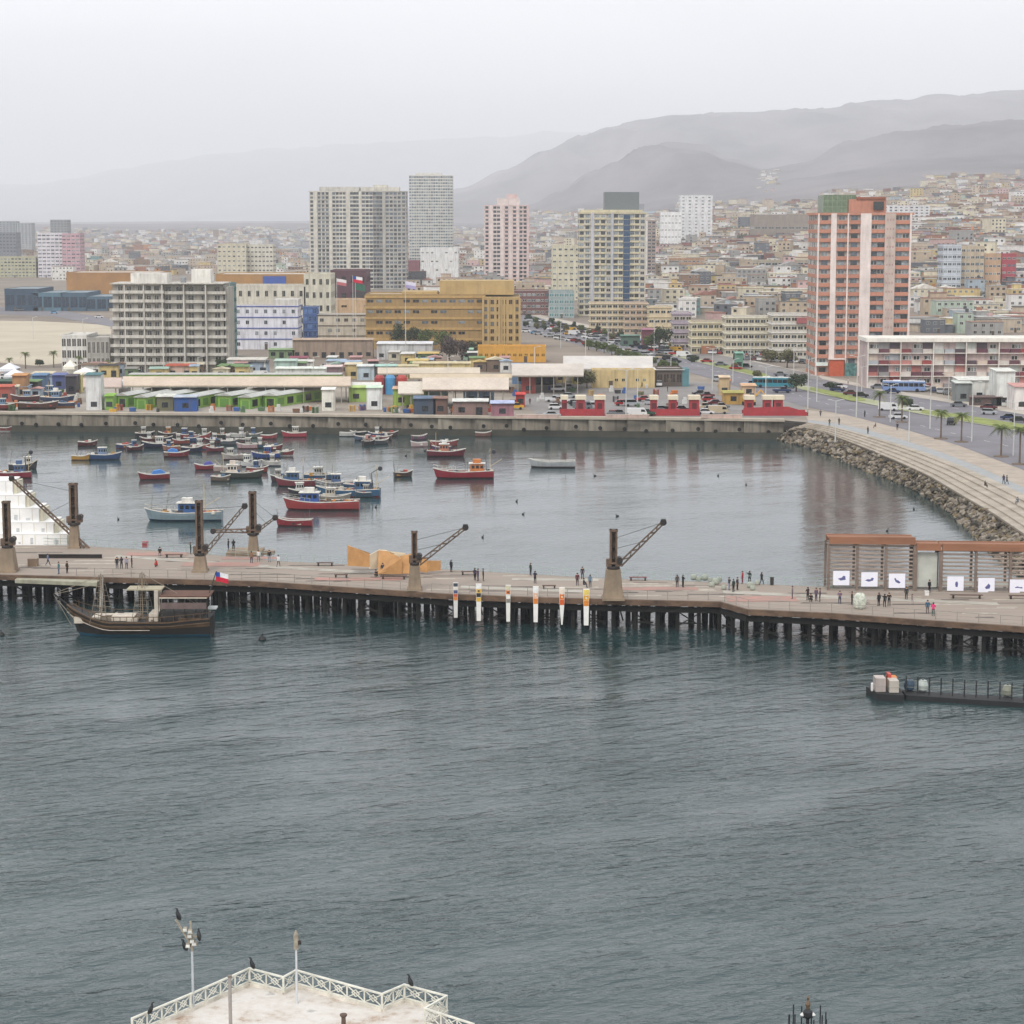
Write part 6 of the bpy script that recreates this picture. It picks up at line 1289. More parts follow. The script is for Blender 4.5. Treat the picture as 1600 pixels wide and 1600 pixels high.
# gangway stairs
ga = at(160, 906, DZ-0.3); gb_ = at(196, 930, 3.0); t = thing('gangway', 'sloping boarding stairway leading from the pier down to the old style ship', 'gangway', tuple(ga))
a = Vector((0, -0.3, 0.2)); b = Vector((xt(200, w0.y+4.5, 2.2)-ga.x, w0.y+4.6-ga.y, 2.3-ga.z)); b.x = (196-160)*k+0.2
mb = MB(); side = Vector((0, 0.55, 0))
for s in (-1, 1):
    mb.bar(a+side*s, b+side*s, 0.12, mat('grey_aluminium', '#8d8b80', 0.5, 0.2, 2), h=0.25); mb.bar(a+side*s+Vector((0, 0, .95)), b+side*s+Vector((0, 0, .95)), 0.06, mat('grey_aluminium', '#8d8b80', 0.5, 0.2, 2))
mb.build('side_rail', t); mb = MB()
for i in range(16): p_ = a.lerp(b, (i+0.5)/16); mb.box(p_.x-0.14, p_.x+0.14, p_.y-0.5, p_.y+0.5, p_.z, p_.z+0.05, mat('grey_aluminium', '#8d8b80', 0.5, 0.2, 2))
mb.build('tread', t)
# ------------------------------------------------------------------ barge and jetty
j0 = at(1366, 1094, 0); k = j0.y/F; blkp = mat('black_pontoon', '#17181a', 0.7, 0.3, 1.0)
t = thing('work_barge', 'small black work barge carrying white crates and an orange machine at the jetty end', 'barge', tuple(j0)); mb = MB(); bw = 48*k
mb.prism([(0.3, -0.2), (bw*0.93, -0.9), (bw, 3.4), (-0.3, 3.6)], -0.4, 0.75, blkp); mb.build('hull', t)
for i, (a, b, y, h, c, nm) in enumerate(((4, 20, 1.4, 1.5, '#b8aca6', 'crate'), (25, 40, 1.0, 1.3, '#bdb5aa', 'crate'), (27, 41, 0.9, 1.0, '#2a3c74', 'blue_drum_rack'), (27, 42, 2.9, 1.3, '#d9822e', 'orange_machine'), (27, 32, 2.7, 1.7, '#b8443a', 'red_hopper'))):
    mb = MB(); mb.box(a*k, b*k, y-0.6*(i != 2), y+1.2 if i < 2 else y+0.7, 0.76, 0.76+h, paint(c)); mb.box(a*k-0.04, b*k+0.04, y-0.64*(i != 2), y+0.0, 0.76+h*0.45, 0.76+h*0.45+0.08, paint(c)); mb.build(nm, t)
mb = MB(); mb.lathe([(0.05, 0), (0.14, 0.1), (0.14, 0.9), (0.05, 1.0)], paint('#e6e4e0'), 8, c=(-0.1, 1.0, 0.76)); mb.build('bollard', t)
t = thing('floating_jetty', 'black floating jetty with upright posts running out of view', 'jetty', tuple(at(1416, 1094, 0))); mb = MB()
e0 = at(1414, 1092, 0); e1 = at(1660, 1108, 0); o = t.location; d = (e1-e0)
mb.prism([(0, 0), (d.x, d.y), (d.x, d.y+2.6), (0, 2.6)], -0.3, 0.55, blkp); mb.build('pontoon_deck', t)
for i in range(14):
    f = i/13.3; mb = MB(); mb.bar((d.x*f+0.2, d.y*f+1.3, -1.2), (d.x*f+0.2, d.y*f+1.3, 2.45), 0.16, mat('jetty_post_black', '#22262a', 0.6), n=8); mb.build('post', t)
mb = MB(); mb.bar((0.2, 1.3, 2.0), (d.x, d.y+1.3, 2.0), 0.06, mat('pale_rope', '#7b8078', 0.9)); mb.bar((0.2, 1.3, 1.2), (d.x, d.y+1.3, 1.2), 0.05, mat('pale_rope', '#7b8078', 0.9)); mb.build('rope_rail', t)
for lb, px, c in (('round white float drum standing on the black jetty', 1441, '#c6cfc9'), ('blue-green barrel at the barge end of the black jetty', 1421, '#2c4a62'), ('grey net bundle halfway along the black jetty', 1565, '#8c8f80')):
    g = at(px, 1083, 0.56); g = Vector((xt(px, e0.y+1.6, 0.6), e0.y+d.y*((px-1414)/246)+1.9, 0.56)); t2 = thing('float_drum', lb, 'drum', tuple(g)); mb = MB(); mb.lathe([(0.3, 0), (0.55, 0.2), (0.6, 0.7), (0.45, 1.2), (0.2, 1.3)], paint(c), 12); mb.build('drum_body', t2); mb = MB(); mb.lathe([(0.12, 1.3), (0.12, 1.42)], paint('#3a3c3e'), 8); mb.build('drum_cap', t2)
# ------------------------------------------------------------------ near white deck
WZ = 4.0
rail_px = [(150, 1648), (207, 1619), (298, 1580), (390, 1539), (443, 1553), (463, 1542), (597, 1580), (632, 1565), (698, 1583), (664, 1603), (740, 1628), (800, 1650)]
rp_ = [at(a, b, WZ) for a, b in rail_px]
wd = thing('white_landing', 'old white painted landing stage with rust and guano stains', 'landing stage', (0, 0, 0))
poly = [(p.x, p.y) for p in rp_]; bx = [(rp_[-1].x+2, 100), (rp_[0].x-6, 100)]
wdm = bpy.data.materials.new('stained_white_deck'); wdm.use_nodes = True; nt = wdm.node_tree; b = nt.nodes['Principled BSDF']; b.inputs['Roughness'].default_value = 0.9
gg = nt.nodes.new('ShaderNodeNewGeometry'); n1 = nt.nodes.new('ShaderNodeTexNoise'); n1.inputs['Scale'].default_value = 0.45; n1.inputs['Detail'].default_value = 7; n1.inputs['Roughness'].default_value = 0.7; nt.links.new(gg.outputs['Position'], n1.inputs['Vector'])
r1 = nt.nodes.new('ShaderNodeValToRGB'); nt.links.new(n1.outputs[0], r1.inputs[0]); cr_ = r1.color_ramp
for i, (p_, c_) in enumerate(((0.28, '#7f6450'), (0.38, '#a89482'), (0.46, '#c2bbb2'), (0.6, '#d0ccc6'), (0.72, '#989590'))):
    e = cr_.elements[i] if i < 2 else cr_.elements.new(p_); e.position = p_; e.color = (*rgb(c_), 1)
n3 = nt.nodes.new('ShaderNodeTexNoise'); n3.inputs['Scale'].default_value = 4; n3.inputs['Detail'].default_value = 5; nt.links.new(gg.outputs['Position'], n3.inputs['Vector'])
mx = nt.nodes.new('ShaderNodeMix'); mx.data_type = 'RGBA'; mx.blend_type = 'MULTIPLY'; mx.inputs[0].default_value = 0.35; nt.links.new(r1.outputs[0], mx.inputs[6]); nt.links.new(n3.outputs['Color'], mx.inputs[7]); nt.links.new(r1.outputs[0], b.inputs['Base Color'])
me = bpy.data.meshes.new('deck_slab'); bm = bmesh.new(); full = poly+bx; nn = len(full)
tops = [bm.verts.new((a, c, WZ)) for a, c in full]; bots = [bm.verts.new((a, c, WZ-0.6)) for a, c in full]
for L_ in (tops, bots):
    es = [bm.edges.new((L_[i], L_[(i+1) % nn])) for i in range(nn)]; bmesh.ops.triangle_fill(bm, edges=es, use_beauty=True, normal=(0, 0, 1))
for i in range(nn): bm.faces.new((tops[i], tops[(i+1) % nn], bots[(i+1) % nn], bots[i]))
bmesh.ops.recalc_face_normals(bm, faces=bm.faces); bm.to_mesh(me); bm.free(); me.materials.append(wdm); link('deck_slab', me, wd)
mb = MB()
for a, b_ in zip(rp_, rp_[1:]): mb.bar(a+Vector((0, 0, 0.1)), b_+Vector((0, 0, 0.1)), 0.25, mat('white_kerb', '#d6d0c4', 0.8, 0.2, 1.0, dirt=0.3), h=0.2)
mb.build('kerb', wd)
for x in (-20, -14, -8):
    for y in (104, 112, 120): mb = MB(); mb.lathe([(0.5, -3), (0.5, WZ-0.6)], wallm('#8a867c'), 10, c=(x, y, 0)); mb.build('support_pile', wd)
wr = mat('white_rail_paint', '#d9d8cc', 0.6, 0.12, 2.0, dirt=0.25)
names = ['first stretch before the floodlight pole', 'stretch running past the floodlight pole', 'stretch rising to the cormorant corner', 'short dip after the cormorant corner', 'short rise to the lamp pole', 'long straight stretch beyond the lamp pole', 'short rise to the second cormorant corner', 'outer end stretch beyond the second cormorant', 'short return at the outer end', 'last stretch running down out of view', 'stretch wholly past the outer end']
for i, (a, b_) in enumerate(zip(rp_, rp_[1:])):
    if i in (0, 10): continue
    t = thing('lattice_railing', 'white lattice railing of the landing stage, '+names[i], 'railing', tuple(a), 0, 'white lattice railings of the landing stage'); d = b_-a; Ld = d.length; ns = max(1, round(Ld/1.35)); u_ = Vector((0, 0, 1)); H_ = 1.1
    m1_ = MB(); m2_ = MB(); m3_ = MB()
    for j in range(ns+(1 if i == 9 else 0)): p_ = d*(j/ns); m1_.bar(p_+u_*0.1, p_+u_*(H_+0.05), 0.13 if j in (0, ns) else 0.09, wr)
    m2_.bar(u_*H_, d+u_*H_, 0.14, wr, h=0.09); m2_.bar(u_*0.25, d+u_*0.25, 0.08, wr)
    for j in range(ns):
        p_ = d*(j/ns); q_ = d*((j+1)/ns); c_ = (p_+q_)/2+u_*0.68
        m3_.bar(p_+u_*0.28, q_+u_*1.05, 0.055, wr); m3_.bar(p_+u_*1.05, q_+u_*0.28, 0.055, wr)
        e_ = (q_-p_)*0.22; m3_.bar(c_-e_, c_+u_*0.22, 0.05, wr); m3_.bar(c_+u_*0.22, c_+e_, 0.05, wr); m3_.bar(c_+e_, c_-u_*0.22, 0.05, wr); m3_.bar(c_-u_*0.22, c_-e_, 0.05, wr)
    m1_.build('rail_posts', t); m2_.build('handrail', t); m3_.build('lattice', t)
def cormorant(label, p, rz=0, lean=0.5):
    P_ = [(0, 0, 0.0), (-0.12, 0, 0.12), (0, 0, 0.28), (0.08, 0, 0.42), (0.06, 0, 0.56), (0.1, 0, 0.64), (0.24, 0, 0.66), (-0.22, 0, -0.05)]
    me_ = bpy.data.meshes.new('tmp'); me_.from_pydata(P_, [(0, 1), (1, 2), (2, 3), (3, 4), (4, 5), (5, 6), (1, 7)], []); o = bpy.data.objects.new('tmp', me_); scene.collection.objects.link(o); o.modifiers.new('s', 'SKIN').use_smooth_shade = True
    for i, r_ in enumerate((.07, .15, .16, .10, .06, .07, .02, .07)): me_.skin_vertices[0].data[i].radius = (r_, r_); me_.skin_vertices[0].data[i].use_root = (i == 1)
    o.modifiers.new('u', 'SUBSURF').levels = 1; bpy.context.view_layer.update(); nm = bpy.data.meshes.new_from_object(o.evaluated_get(bpy.context.evaluated_depsgraph_get())); bpy.data.objects.remove(o)
    nm.materials.clear(); nm.materials.append(mat('cormorant_feathers', '#14171a', 0.5, 0.3, 6)); nm.name = 'bird_body'
    ob = link('cormorant', nm, None, tuple(p), rz); tag(ob, label, 'bird'); return ob
def tp(px, py_base, py_top):   # base point, height
    g = at(px, py_base, WZ); return g, zt(py_top, g.y)-WZ
poleg = metalm('#b4b9bd')
g, h = tp(302, 1578, 1486); t = thing('floodlight_pole', 'slim grey pole with a cross of small floodlights and three cormorants perched on it', 'light pole', tuple(g)); mb = MB(); mb.lathe([(0.09, 0), (0.07, h)], poleg, 8); mb.build('pole', t)
kk = g.y/F; hd = mat('rusty_pale_fitting', '#9c9484', 0.7, 0.3, 3)
def fz(py): return zt(py, g.y)-WZ
for (ax_, ay, bx_, by) in ((302, 1487, 300, 1440), (300, 1475, 276, 1437), (302, 1462, 316, 1466), (300, 1480, 288, 1478), (302, 1470, 310, 1475)):
    mb = MB(); mb.bar(((ax_-302)*kk, 0, fz(ay)), ((bx_-302)*kk, 0.1, fz(by)), 0.11, hd); mb.build('bracket_arm', t)
for (ax_, ay) in ((292, 1452), (299, 1462), (303, 1470), (296, 1477), (306, 1474), (300, 1455)):
    mb = MB(); x_ = (ax_-302)*kk; z_ = fz(ay); mb.box(x_-0.16, x_+0.16, -0.18, 0.12, z_-0.12, z_+0.14, hd, taper=0.3); mb.box(x_-0.12, x_+0.12, -0.2, -0.18, z_-0.08, z_+0.1, glassm('#cfd2cc')); mb.build('floodlight', t)
for lb, px, py, rz in (('black cormorant perched highest on the floodlight pole', 281, 1436, 2.6), ('black cormorant perched on the harbour side arm of the floodlight pole', 314, 1468, 2.0), ('black cormorant perched lowest on the floodlight pole', 290, 1484, 2.9)):
    cormorant(lb, (g.x+(px-302)*kk, g.y, WZ+fz(py)), rz)
g2, h = tp(464, 1568, 1484); t = thing('lamp_pole', 'thin white pole with one tall narrow lamp at the railing of the landing stage', 'light pole', tuple(g2)); mb = MB(); mb.lathe([(0.08, 0), (0.06, h)], mat('white_pole', '#c9ccce', 0.5), 8); mb.build('pole', t)
mb = MB(); mb.lathe([(0.06, 0), (0.16, 0.05), (0.17, 0.9), (0.12, 1.05), (0.05, 1.25)], hd, 8, c=(0, 0, h)); mb.box(0.1, 0.32, -0.08, 0.08, h+0.35, h+0.6, crd); mb.build('lamp_head', t)
g3 = at(361, 1640, WZ); h = zt(1527, g3.y)-WZ; t = thing('bare_pole', 'bare grey steel pole rising from the stained white deck', 'pole', tuple(g3)); mb = MB(); mb.lathe([(0.11, 0), (0.1, h)], metalm('#9b9590'), 8); mb.build('pole_shaft', t); mb = MB(); mb.lathe([(0.13, h), (0.13, h+0.12)], metalm('#7a726a'), 8); mb.build('pole_cap', t)
def onrail(px, py): q_ = at(px, py, WZ+1.2); return tuple(q_)
cormorant('black cormorant on the peak of the white lattice railing', onrail(394, 1512), 2.8); cormorant('black cormorant on the corner post near the outer end of the railing', onrail(641, 1539), 2.7); cormorant('small black cormorant low on the first lattice railing stretch', onrail(236, 1583), 0.3)
g4 = at(537, 1612, WZ); t = thing('mooring_bollard', 'dark iron mooring bollard on the stained white deck', 'bollard', tuple(g4)); mb = MB(); mb.lathe([(0.3, 0), (0.15, 0.1), (0.13, 0.9), (0.22, 1.0), (0.22, 1.1)], mat('bollard_brown', '#5c4a40', 0.8), 10); mb.build('bollard_body', t)
# dark iron beacon at the bottom of the view
g5 = at(1260, 1690, WZ-1.5); h = zt(1556, g5.y)-g5.z; kk = g5.y/F; t = thing('iron_beacon', 'dark iron lamp standard with two white globes inside a ring of dark spikes', 'beacon', tuple(g5)); irn = mat('beacon_iron', '#23252a', 0.6, 0.2, 3)
mb = MB(); mb.lathe([(0.12, 0), (0.1, h-1.4), (0.28, h-1.2), (0.28, h-0.95), (0.12, h-0.8)], irn, 10); mb.build('post', t); mb = MB(); mb.lathe([(0.09, h-0.8), (0.16, h-0.5), (0.05, h-0.25), (0.09, h-0.1), (0.01, h)], mat('bronze_finial', '#6a5640', 0.5), 10); mb.build('finial', t)
for s in (-1, 1):
    mb = MB(); mb.lathe([(0.03, -0.14), (0.14, 0), (0.03, 0.14)], mat('white_globe', '#d8d8d4', 0.3), 10, c=(s*0.32, 0, h-1.15)); mb.bar((0, 0, h-1.35), (s*0.32, 0, h-1.3), 0.05, irn); mb.build('lamp_globe', t)
for i in range(12):
    a = 2*math.pi*(i+0.35)/12; x_, y_ = 1.1*math.cos(a), 1.1*math.sin(a); mb = MB(); mb.bar((x_, y_, h-6), (x_, y_, h-1.05+0.25*math.sin(i*2.1)), 0.07, irn); mb.build('spike', t)
for z_ in (h-5.5, h-3.2): 
    mb = MB()
    for i in range(12):
        a, b_ = 2*math.pi*i/12, 2*math.pi*(i+1)/12; mb.bar((1.1*math.cos(a), 1.1*math.sin(a), z_), (1.1*math.cos(b_), 1.1*math.sin(b_), z_), 0.08, irn)
    mb.build('ring', t)
mb = MB(); mb.lathe([(1.5, -4.5), (1.4, 0)], wallm('#8c877c'), 20); mb.build('stone_base', t)
# ------------------------------------------------------------------ landmarks used in wordings
LM = [(-99999, 25, 'the misty shore towers'), (25, 150, 'the pink and white block'), (150, 330, 'the pale concrete hotel'), (330, 430, 'the pale yellow block'), (430, 560, 'the brighter slab tower'), (560, 640, 'the greyer slab tower'), (640, 735, 'the faint tall grey tower'),
      (735, 850, 'the pale pink high-rise'), (850, 960, 'the cream tower'), (960, 1040, 'the slim brown tower'), (1040, 1130, 'the white stepped block'), (1130, 1240, 'the wide stand building'), (1240, 1430, 'the orange tower'), (1430, 1510, 'the blue-white flats'), (1510, 1565, 'the peach hill block'), (1565, 9999, 'the red-sided block')]
def nearlm(px):
    for a, b, n in LM:
        if a <= px < b: return n
# ------------------------------------------------------------------ houses
HC = [('white', '#dcdad4'), ('cream', '#d2c6a8'), ('sand', '#b8a284'), ('brown', '#8a6a52'), ('terracotta', '#a9694c'), ('pink', '#c9a09a'), ('grey', '#9a9894'), ('pale blue', '#9db0bc'), ('mint', '#a9bea8'), ('yellow', '#cdb068'), ('brick red', '#8c4a40'), ('beige', '#c0ac92'), ('slate', '#5f6670'), ('lilac', '#a698ac'), ('orange', '#cc7c3c'), ('teal', '#5a8c8c')]
HWT = [15, 11, 9, 5, 2.5, 2.5, 9, 2, 1.2, 2, 2, 10, 4, 0.6, 0.7, 0.6]
RC_ = [('tin', '#b4b4b2'), ('rusty', '#90705c'), ('grey', '#96938f'), ('pale', '#d4cec4'), ('dark', '#5f5b57'), ('reddish', '#96695c')]
FE = [('flat roof', 'flat'), ('water-tank roof', 'tank'), ('pitched roof', 'pitch'), ('high parapet', 'para'), ('laundry-room roof', 'room'), ('front terrace', 'terr'), ('side wing', 'wing')]
HK = {}
def house_meshes(W, D, fl, hc, rc, fe):
    key = (W, D, fl, hc, rc, fe)
    if key in HK: return HK[key]
    wm_ = wallm(hc, 0.3); rm = mat('roof_sheet', rc, 0.8, 0.2, 0.4, dirt=0.3); H = fl*2.9; a = MB(); b = MB()
    a.box(-W/2, W/2, 0, D, -3, H, wm_)
    if fe == 'wing': a.box(W/2, W/2+W*0.45, 1.5, D*0.8, -3, H*0.6, wm_); b.box(W/2, W/2+W*0.5, 1.2, D*0.85, H*0.6+0.01, H*0.6+0.2, rm)
    if fe == 'terr': a.box(-W/2, W/2, -2.2, -0.02, -3, H*0.45, wm_); b.box(-W/2-0.1, W/2+0.1, -2.4, 0, H*0.45+0.01, H*0.45+0.16, rm)
    if fe == 'pitch':
        b.extr_y([(-W/2-0.4, H+0.01), (W/2+0.4, H+0.01), (0, H+W*0.16+0.4)], -0.4, D+0.4, rm)
    else:
        b.box(-W/2-0.15, W/2+0.15, -0.15, D+0.15, H+0.01, H+0.22, rm)
        if fe == 'para':
            for q in ((-W/2-0.15, W/2+0.15, -0.16, 0.1), (-W/2-0.15, -W/2+0.1, 0.1, D), (W/2-0.1, W/2+0.15, 0.1, D)): b.box(*q, H+0.225, H+1.2, wm_)
        if fe == 'tank': b.lathe([(0.8, 0), (0.8, 1.3), (0.2, 1.6)], paint('#3a3e42' if hc[1] < 'c' else '#b8bcbe'), 9, c=(W*0.2, D*0.4, H+0.5)); b.box(W*0.2-0.7, W*0.2+0.7, D*0.4-0.7, D*0.4+0.7, H+0.22, H+0.5, rm)
        if fe == 'room': b.box(-W*0.3, W*0.15, D*0.3, D*0.8, H+0.225, H+2.6, wm_); b.box(-W*0.34, W*0.19, D*0.26, D*0.84, H+2.6, H+2.75, rm)
    HK[key] = (a.mesh('wall'), b.mesh('roof'), H); return HK[key]
dm = MB(); dm.box(-0.5, 0.5, -0.06, 0.02, 0, 2.1, paint('#4d3f36')); dm.box(-0.62, 0.62, -0.1, 0.02, 2.1, 2.2, paint('#cfc8bc')); dme = dm.mesh('door')
occ = []
def free(x, y, r):
    for (a, b, c, d) in occ:
        if a-r < x < b+r and c-r < y < d+r: return False
    return True
for o in list(scene.collection.objects):      # keep houses off the larger buildings already placed
    if o.type == 'EMPTY' and o.get('category') in ('tower block', 'apartment block', 'office block', 'hall', 'public building', 'hotel', 'building', 'shed', 'museum', 'apartment house', 'market building', 'garage', 'stair tower'):
        w = [c for c in o.children if c.name.startswith('wall')]
        if w:
            xs_ = [v.co.x for c in w for v in c.data.vertices]; ys_ = [v.co.y for c in w for v in c.data.vertices]
            occ.append((o.location.x+min(xs_), o.location.x+max(xs_), o.location.y+min(ys_)-6, o.location.y+max(ys_)))
ROADPX = [(up[i], lo[::-1][i] if i < len(lo) else lo[0]) for i in range(0)]
def on_road(px, py):
    def f(L):
        for (a, b), (c, d) in zip(L, L[1:]):
            if a <= px <= c: return b+(d-b)*(px-a)/(c-a)
        return None
    u_, l_ = f(up), f(loR)
    return u_ is not None and l_ is not None and u_-7 < py < l_+3
def relate(py, px):
    # lower edge of the landmark foot
    return ('just behind', 'a street behind', 'well behind', 'far behind')[0 if py > 460 else 1 if py > 425 else 2 if py > 390 else 3]
nh = 0; tries = 0; cand = []
HR = random.Random(21)
WALLX = []
for band, (py0, py1, x0, x1, cnt) in enumerate(((472, 486, 812, 830, 0), (455, 500, 1010, 1275, 40), (480, 525, 1425, 1600, 22), (440, 480, 1425, 1600, 30), (425, 462, 1010, 1275, 48), (400, 440, 1010, 1600, 70), (430, 470, 640, 905, 34), (404, 432, 130, 480, 24), (400, 432, 640, 900, 18), (418, 446, 0, 130, 8), (452, 462, 560, 640, 2), (385, 402, 1030, 1600, 40))):
    k_ = 0; t_ = 0
    while k_ < cnt and t_ < cnt*40 and nh < 292:
        t_ += 1; px = HR.uniform(x0, x1); py = HR.uniform(py0, py1)
        if on_road(px, py): continue
        g = G(px, py); W = HR.choice([7, 9, 11, 14, 18]); D = HR.choice([8, 10, 12]); fl = HR.choice([1, 2, 2, 2, 3, 3, 4])
        if not free(g.x, g.y, 7): continue
        if any(abs(g.x-a) < (W+w)/2+0.5 and abs(g.y-b) < 13 for a, b, w in cand[-160:]): continue
        cand.append((g.x, g.y, W)); rel = relate(py, px); lm = nearlm(px)
        for _ in range(60):
            ci = HR.choices(range(len(HC)), HWT)[0]; ri = HR.randrange(len(RC_)); fi = HR.randrange(len(FE))
            lab = f"{HC[ci][0]} {['one', 'two', 'three', 'four'][fl-1]}-storey house with {RC_[ri][0]} {FE[fi][0]} {rel} {lm}"
            if lab not in USED: break
        else: continue
        a, b, H = house_meshes(W, D, fl, HC[ci][1], RC_[ri][1], FE[fi][1])
        t = thing('house', lab, 'house', (g.x, g.y, g.z), HR.uniform(-0.12, 0.12), 'houses of the town'); link('wall', a, t); link('roof', b, t)
        if py > 396:
            n = max(2, W//3); wme = winmesh(1.5, 1.3, HR.choice(GL[:3]), paint(HR.choice(['#d8d4cc', '#b8b0a4', '#8a8078'])))
            y_ = -2.22 if FE[fi][1] == 'terr' else -0.02
            for f in range(fl):
                for c in range(n):
                    if HR.random() < 0.15: continue
                    yy_ = y_ if (f+0.8)*2.9 < H*0.45 else -0.02
                    if FE[fi][1] == 'terr' and abs((f*2.9+1.5)-H*0.45) < 1.2: continue
                    if py < 425 and HR.random() < 0.4: continue
                    link('window', wme, t, (-W/2+(c+0.5)*W/n, yy_, f*2.9+0.9))
            link('door', dme, t, (W*0.18, y_-0.0, 0))
        k_ += 1; nh += 1
print('houses', nh)
# the countless remaining roofs of the town and of the hillside quarters
def scatter(name, regions, seed, small):
    rr_ = random.Random(seed); mb = MB(); wms = [wallm(h, 0.2) for _, h in HC]; rms = [mat('roof_sheet', h, 0.8, 0.2, 0.4, dirt=0.3) for _, h in RC_]; dkm = glassm('#22262a')
    for (py0, py1, x0, x1, n) in regions:
        for _ in range(n):
            px = rr_.uniform(x0, x1); py = rr_.uniform(py0, py1)
            if on_road(px, py): continue
            g = G(px, py)
            if g.y > 7000 or not free(g.x, g.y, 8): continue
            if any(abs(g.x-a) < w*0.5+5 and abs(g.y-b) < 9 for a, b, w in cand): continue
            W = rr_.uniform(6, 16)*(2.2 if rr_.random() < 0.1 else 1); D = rr_.uniform(6, 14); H = rr_.choice([2.6, 2.8, 3, 3.2, 4.6, 5.4, 5.8, 8.0])*(1.0 if rr_.random() > 0.02 else 2.2); w_ = rr_.choices(wms, HWT)[0]; r_ = rr_.choice(rms); a = rr_.choice([-0.35, -0.3, 0.25, 0.3])+rr_.uniform(-0.06, 0.06)
            mb.box(g.x-W/2, g.x+W/2, g.y, g.y+D, g.z-4, g.z+H, w_, rot=a, c=(g.x, g.y)); mb.box(g.x-W/2-0.3, g.x+W/2+0.3, g.y-0.3, g.y+D+0.3, g.z+H+0.01, g.z+H+0.35, r_, rot=a, c=(g.x, g.y))
            if g.y < 3200:
                nf = max(1, int(H/2.8)); nw = max(1, int(W/3.2))
                for f in range(nf):
                    for c in range(nw):
                        if rr_.random() < 0.75:
                            xx = g.x-W/2+(c+0.5)*W/nw; mb.box(xx-0.75, xx+0.75, g.y-0.05, g.y+0.02, g.z+f*2.8+0.9, g.z+f*2.8+2.2, dkm, rot=a, c=(g.x, g.y))
                if rr_.random() < 0.3: mb.box(g.x-1, g.x+1, g.y+D*0.3, g.y+D*0.3+2, g.z+H+0.36, g.z+H+1.8, rr_.choice(wms), rot=a, c=(g.x, g.y))
    o = mb.build(name); o['kind'] = 'stuff'; return o
scatter('distant_town', [(362, 398, 480, 640, 160), (430, 500, 1010, 1275, 160), (365, 400, 0, 480, 700), (398, 430, 100, 480, 150), (362, 400, 640, 1000, 700), (380, 430, 1000, 1275, 420), (350, 385, 960, 1600, 1500), (370, 440, 1420, 1600, 420), (430, 475, 1420, 1600, 100), (430, 490, 1010, 1275, 170), (400, 470, 640, 905, 200), (355, 368, 0, 900, 500), (480, 522, 1420, 1600, 50)], 4, False)
scatter('hillside_quarter', [(300, 352, 1290, 1700, 1600), (275, 305, 1450, 1700, 420), (318, 352, 1060, 1300, 700), (262, 300, 1185, 1215, 40), (330, 355, 830, 1060, 350)], 9, True)
# ------------------------------------------------------------------ trees
leafc = {'dark': ('#3c4a30', '#2c3826'), 'green': ('#5c6a34', '#455228'), 'olive': ('#6d6a42', '#56543a'), 'plum': ('#564844', '#453a38')}
TRM = {}
def leafmat(c): return mat('leaf', c, 0.85, 0.3, 1.5)
def treemesh(kind, seed, H, Wd, trunkh=0.3):
    key = (kind, seed, H, Wd)
    if key in TRM: return TRM[key]
    r_ = random.Random(seed); tr = MB(); bark = mat('bark', '#5a4a3c', 0.9, 0.3, 2.0)
    tr.lathe([(0.05*H, 0), (0.03*H, H*trunkh), (0.018*H, H*0.6), (0.004*H, H*0.85)], bark, 7)
    cl = []
    for i in range(9):
        a = r_.uniform(0, 6.28); h0 = H*r_.uniform(trunkh*0.8, 0.6); e = Vector((math.cos(a)*Wd*r_.uniform(.2, .42), math.sin(a)*Wd*r_.uniform(.2, .42), h0+H*r_.uniform(.08, .3)))
        tr.bar((0, 0, h0), e, 0.022*H, bark, n=5); cl.append((e, Wd*r_.uniform(0.14, 0.24)))
    cl.append((Vector((0, 0, H*0.85)), Wd*0.2)); cl.append((Vector((Wd*.1, 0, H*0.65)), Wd*0.25)); cl.append((Vector((-Wd*.12, 0.1, H*0.6)), Wd*0.24))
    lf = MB(); ms = [leafmat(c) for c in leafc[kind]]
    for c, rad_ in cl:
        for j in range(95):
            d = Vector((r_.gauss(0, 1), r_.gauss(0, 1), r_.gauss(0, .8))).normalized()*rad_*r_.uniform(.45, 1.15); p_ = c+d
            s = r_.uniform(.16, .38)*(Wd/6)**0.5; n_ = (d.normalized()+Vector((r_.gauss(0, .6), r_.gauss(0, .6), r_.gauss(0.3, .5)))).normalized(); u_ = n_.orthogonal().normalized(); v_ = n_.cross(u_)
            lf.add([p_-u_*s, p_+v_*s*.7, p_+u_*s, p_-v_*s*.7], [(0, 1, 2, 3)], ms[0 if r_.random() < 0.6 else 1])
    TRM[key] = (tr.mesh('trunk'), lf.mesh('crown')); return TRM[key]
def tree(label, px, py, hpx, wpx, kind, seed=1, name='tree', cat='tree', group=None, sink=0.0):
    g = G(px, py); k_ = g.y/F; H = round(hpx*k_, 0); W_ = round(wpx*k_, 0); a, b = treemesh(kind, seed % 4, max(2, H), max(2, W_)); t = thing(name, label, cat, (g.x, g.y, g.z-sink), R.uniform(0, 6), group); link('trunk', a, t); link('crown', b, t); return t
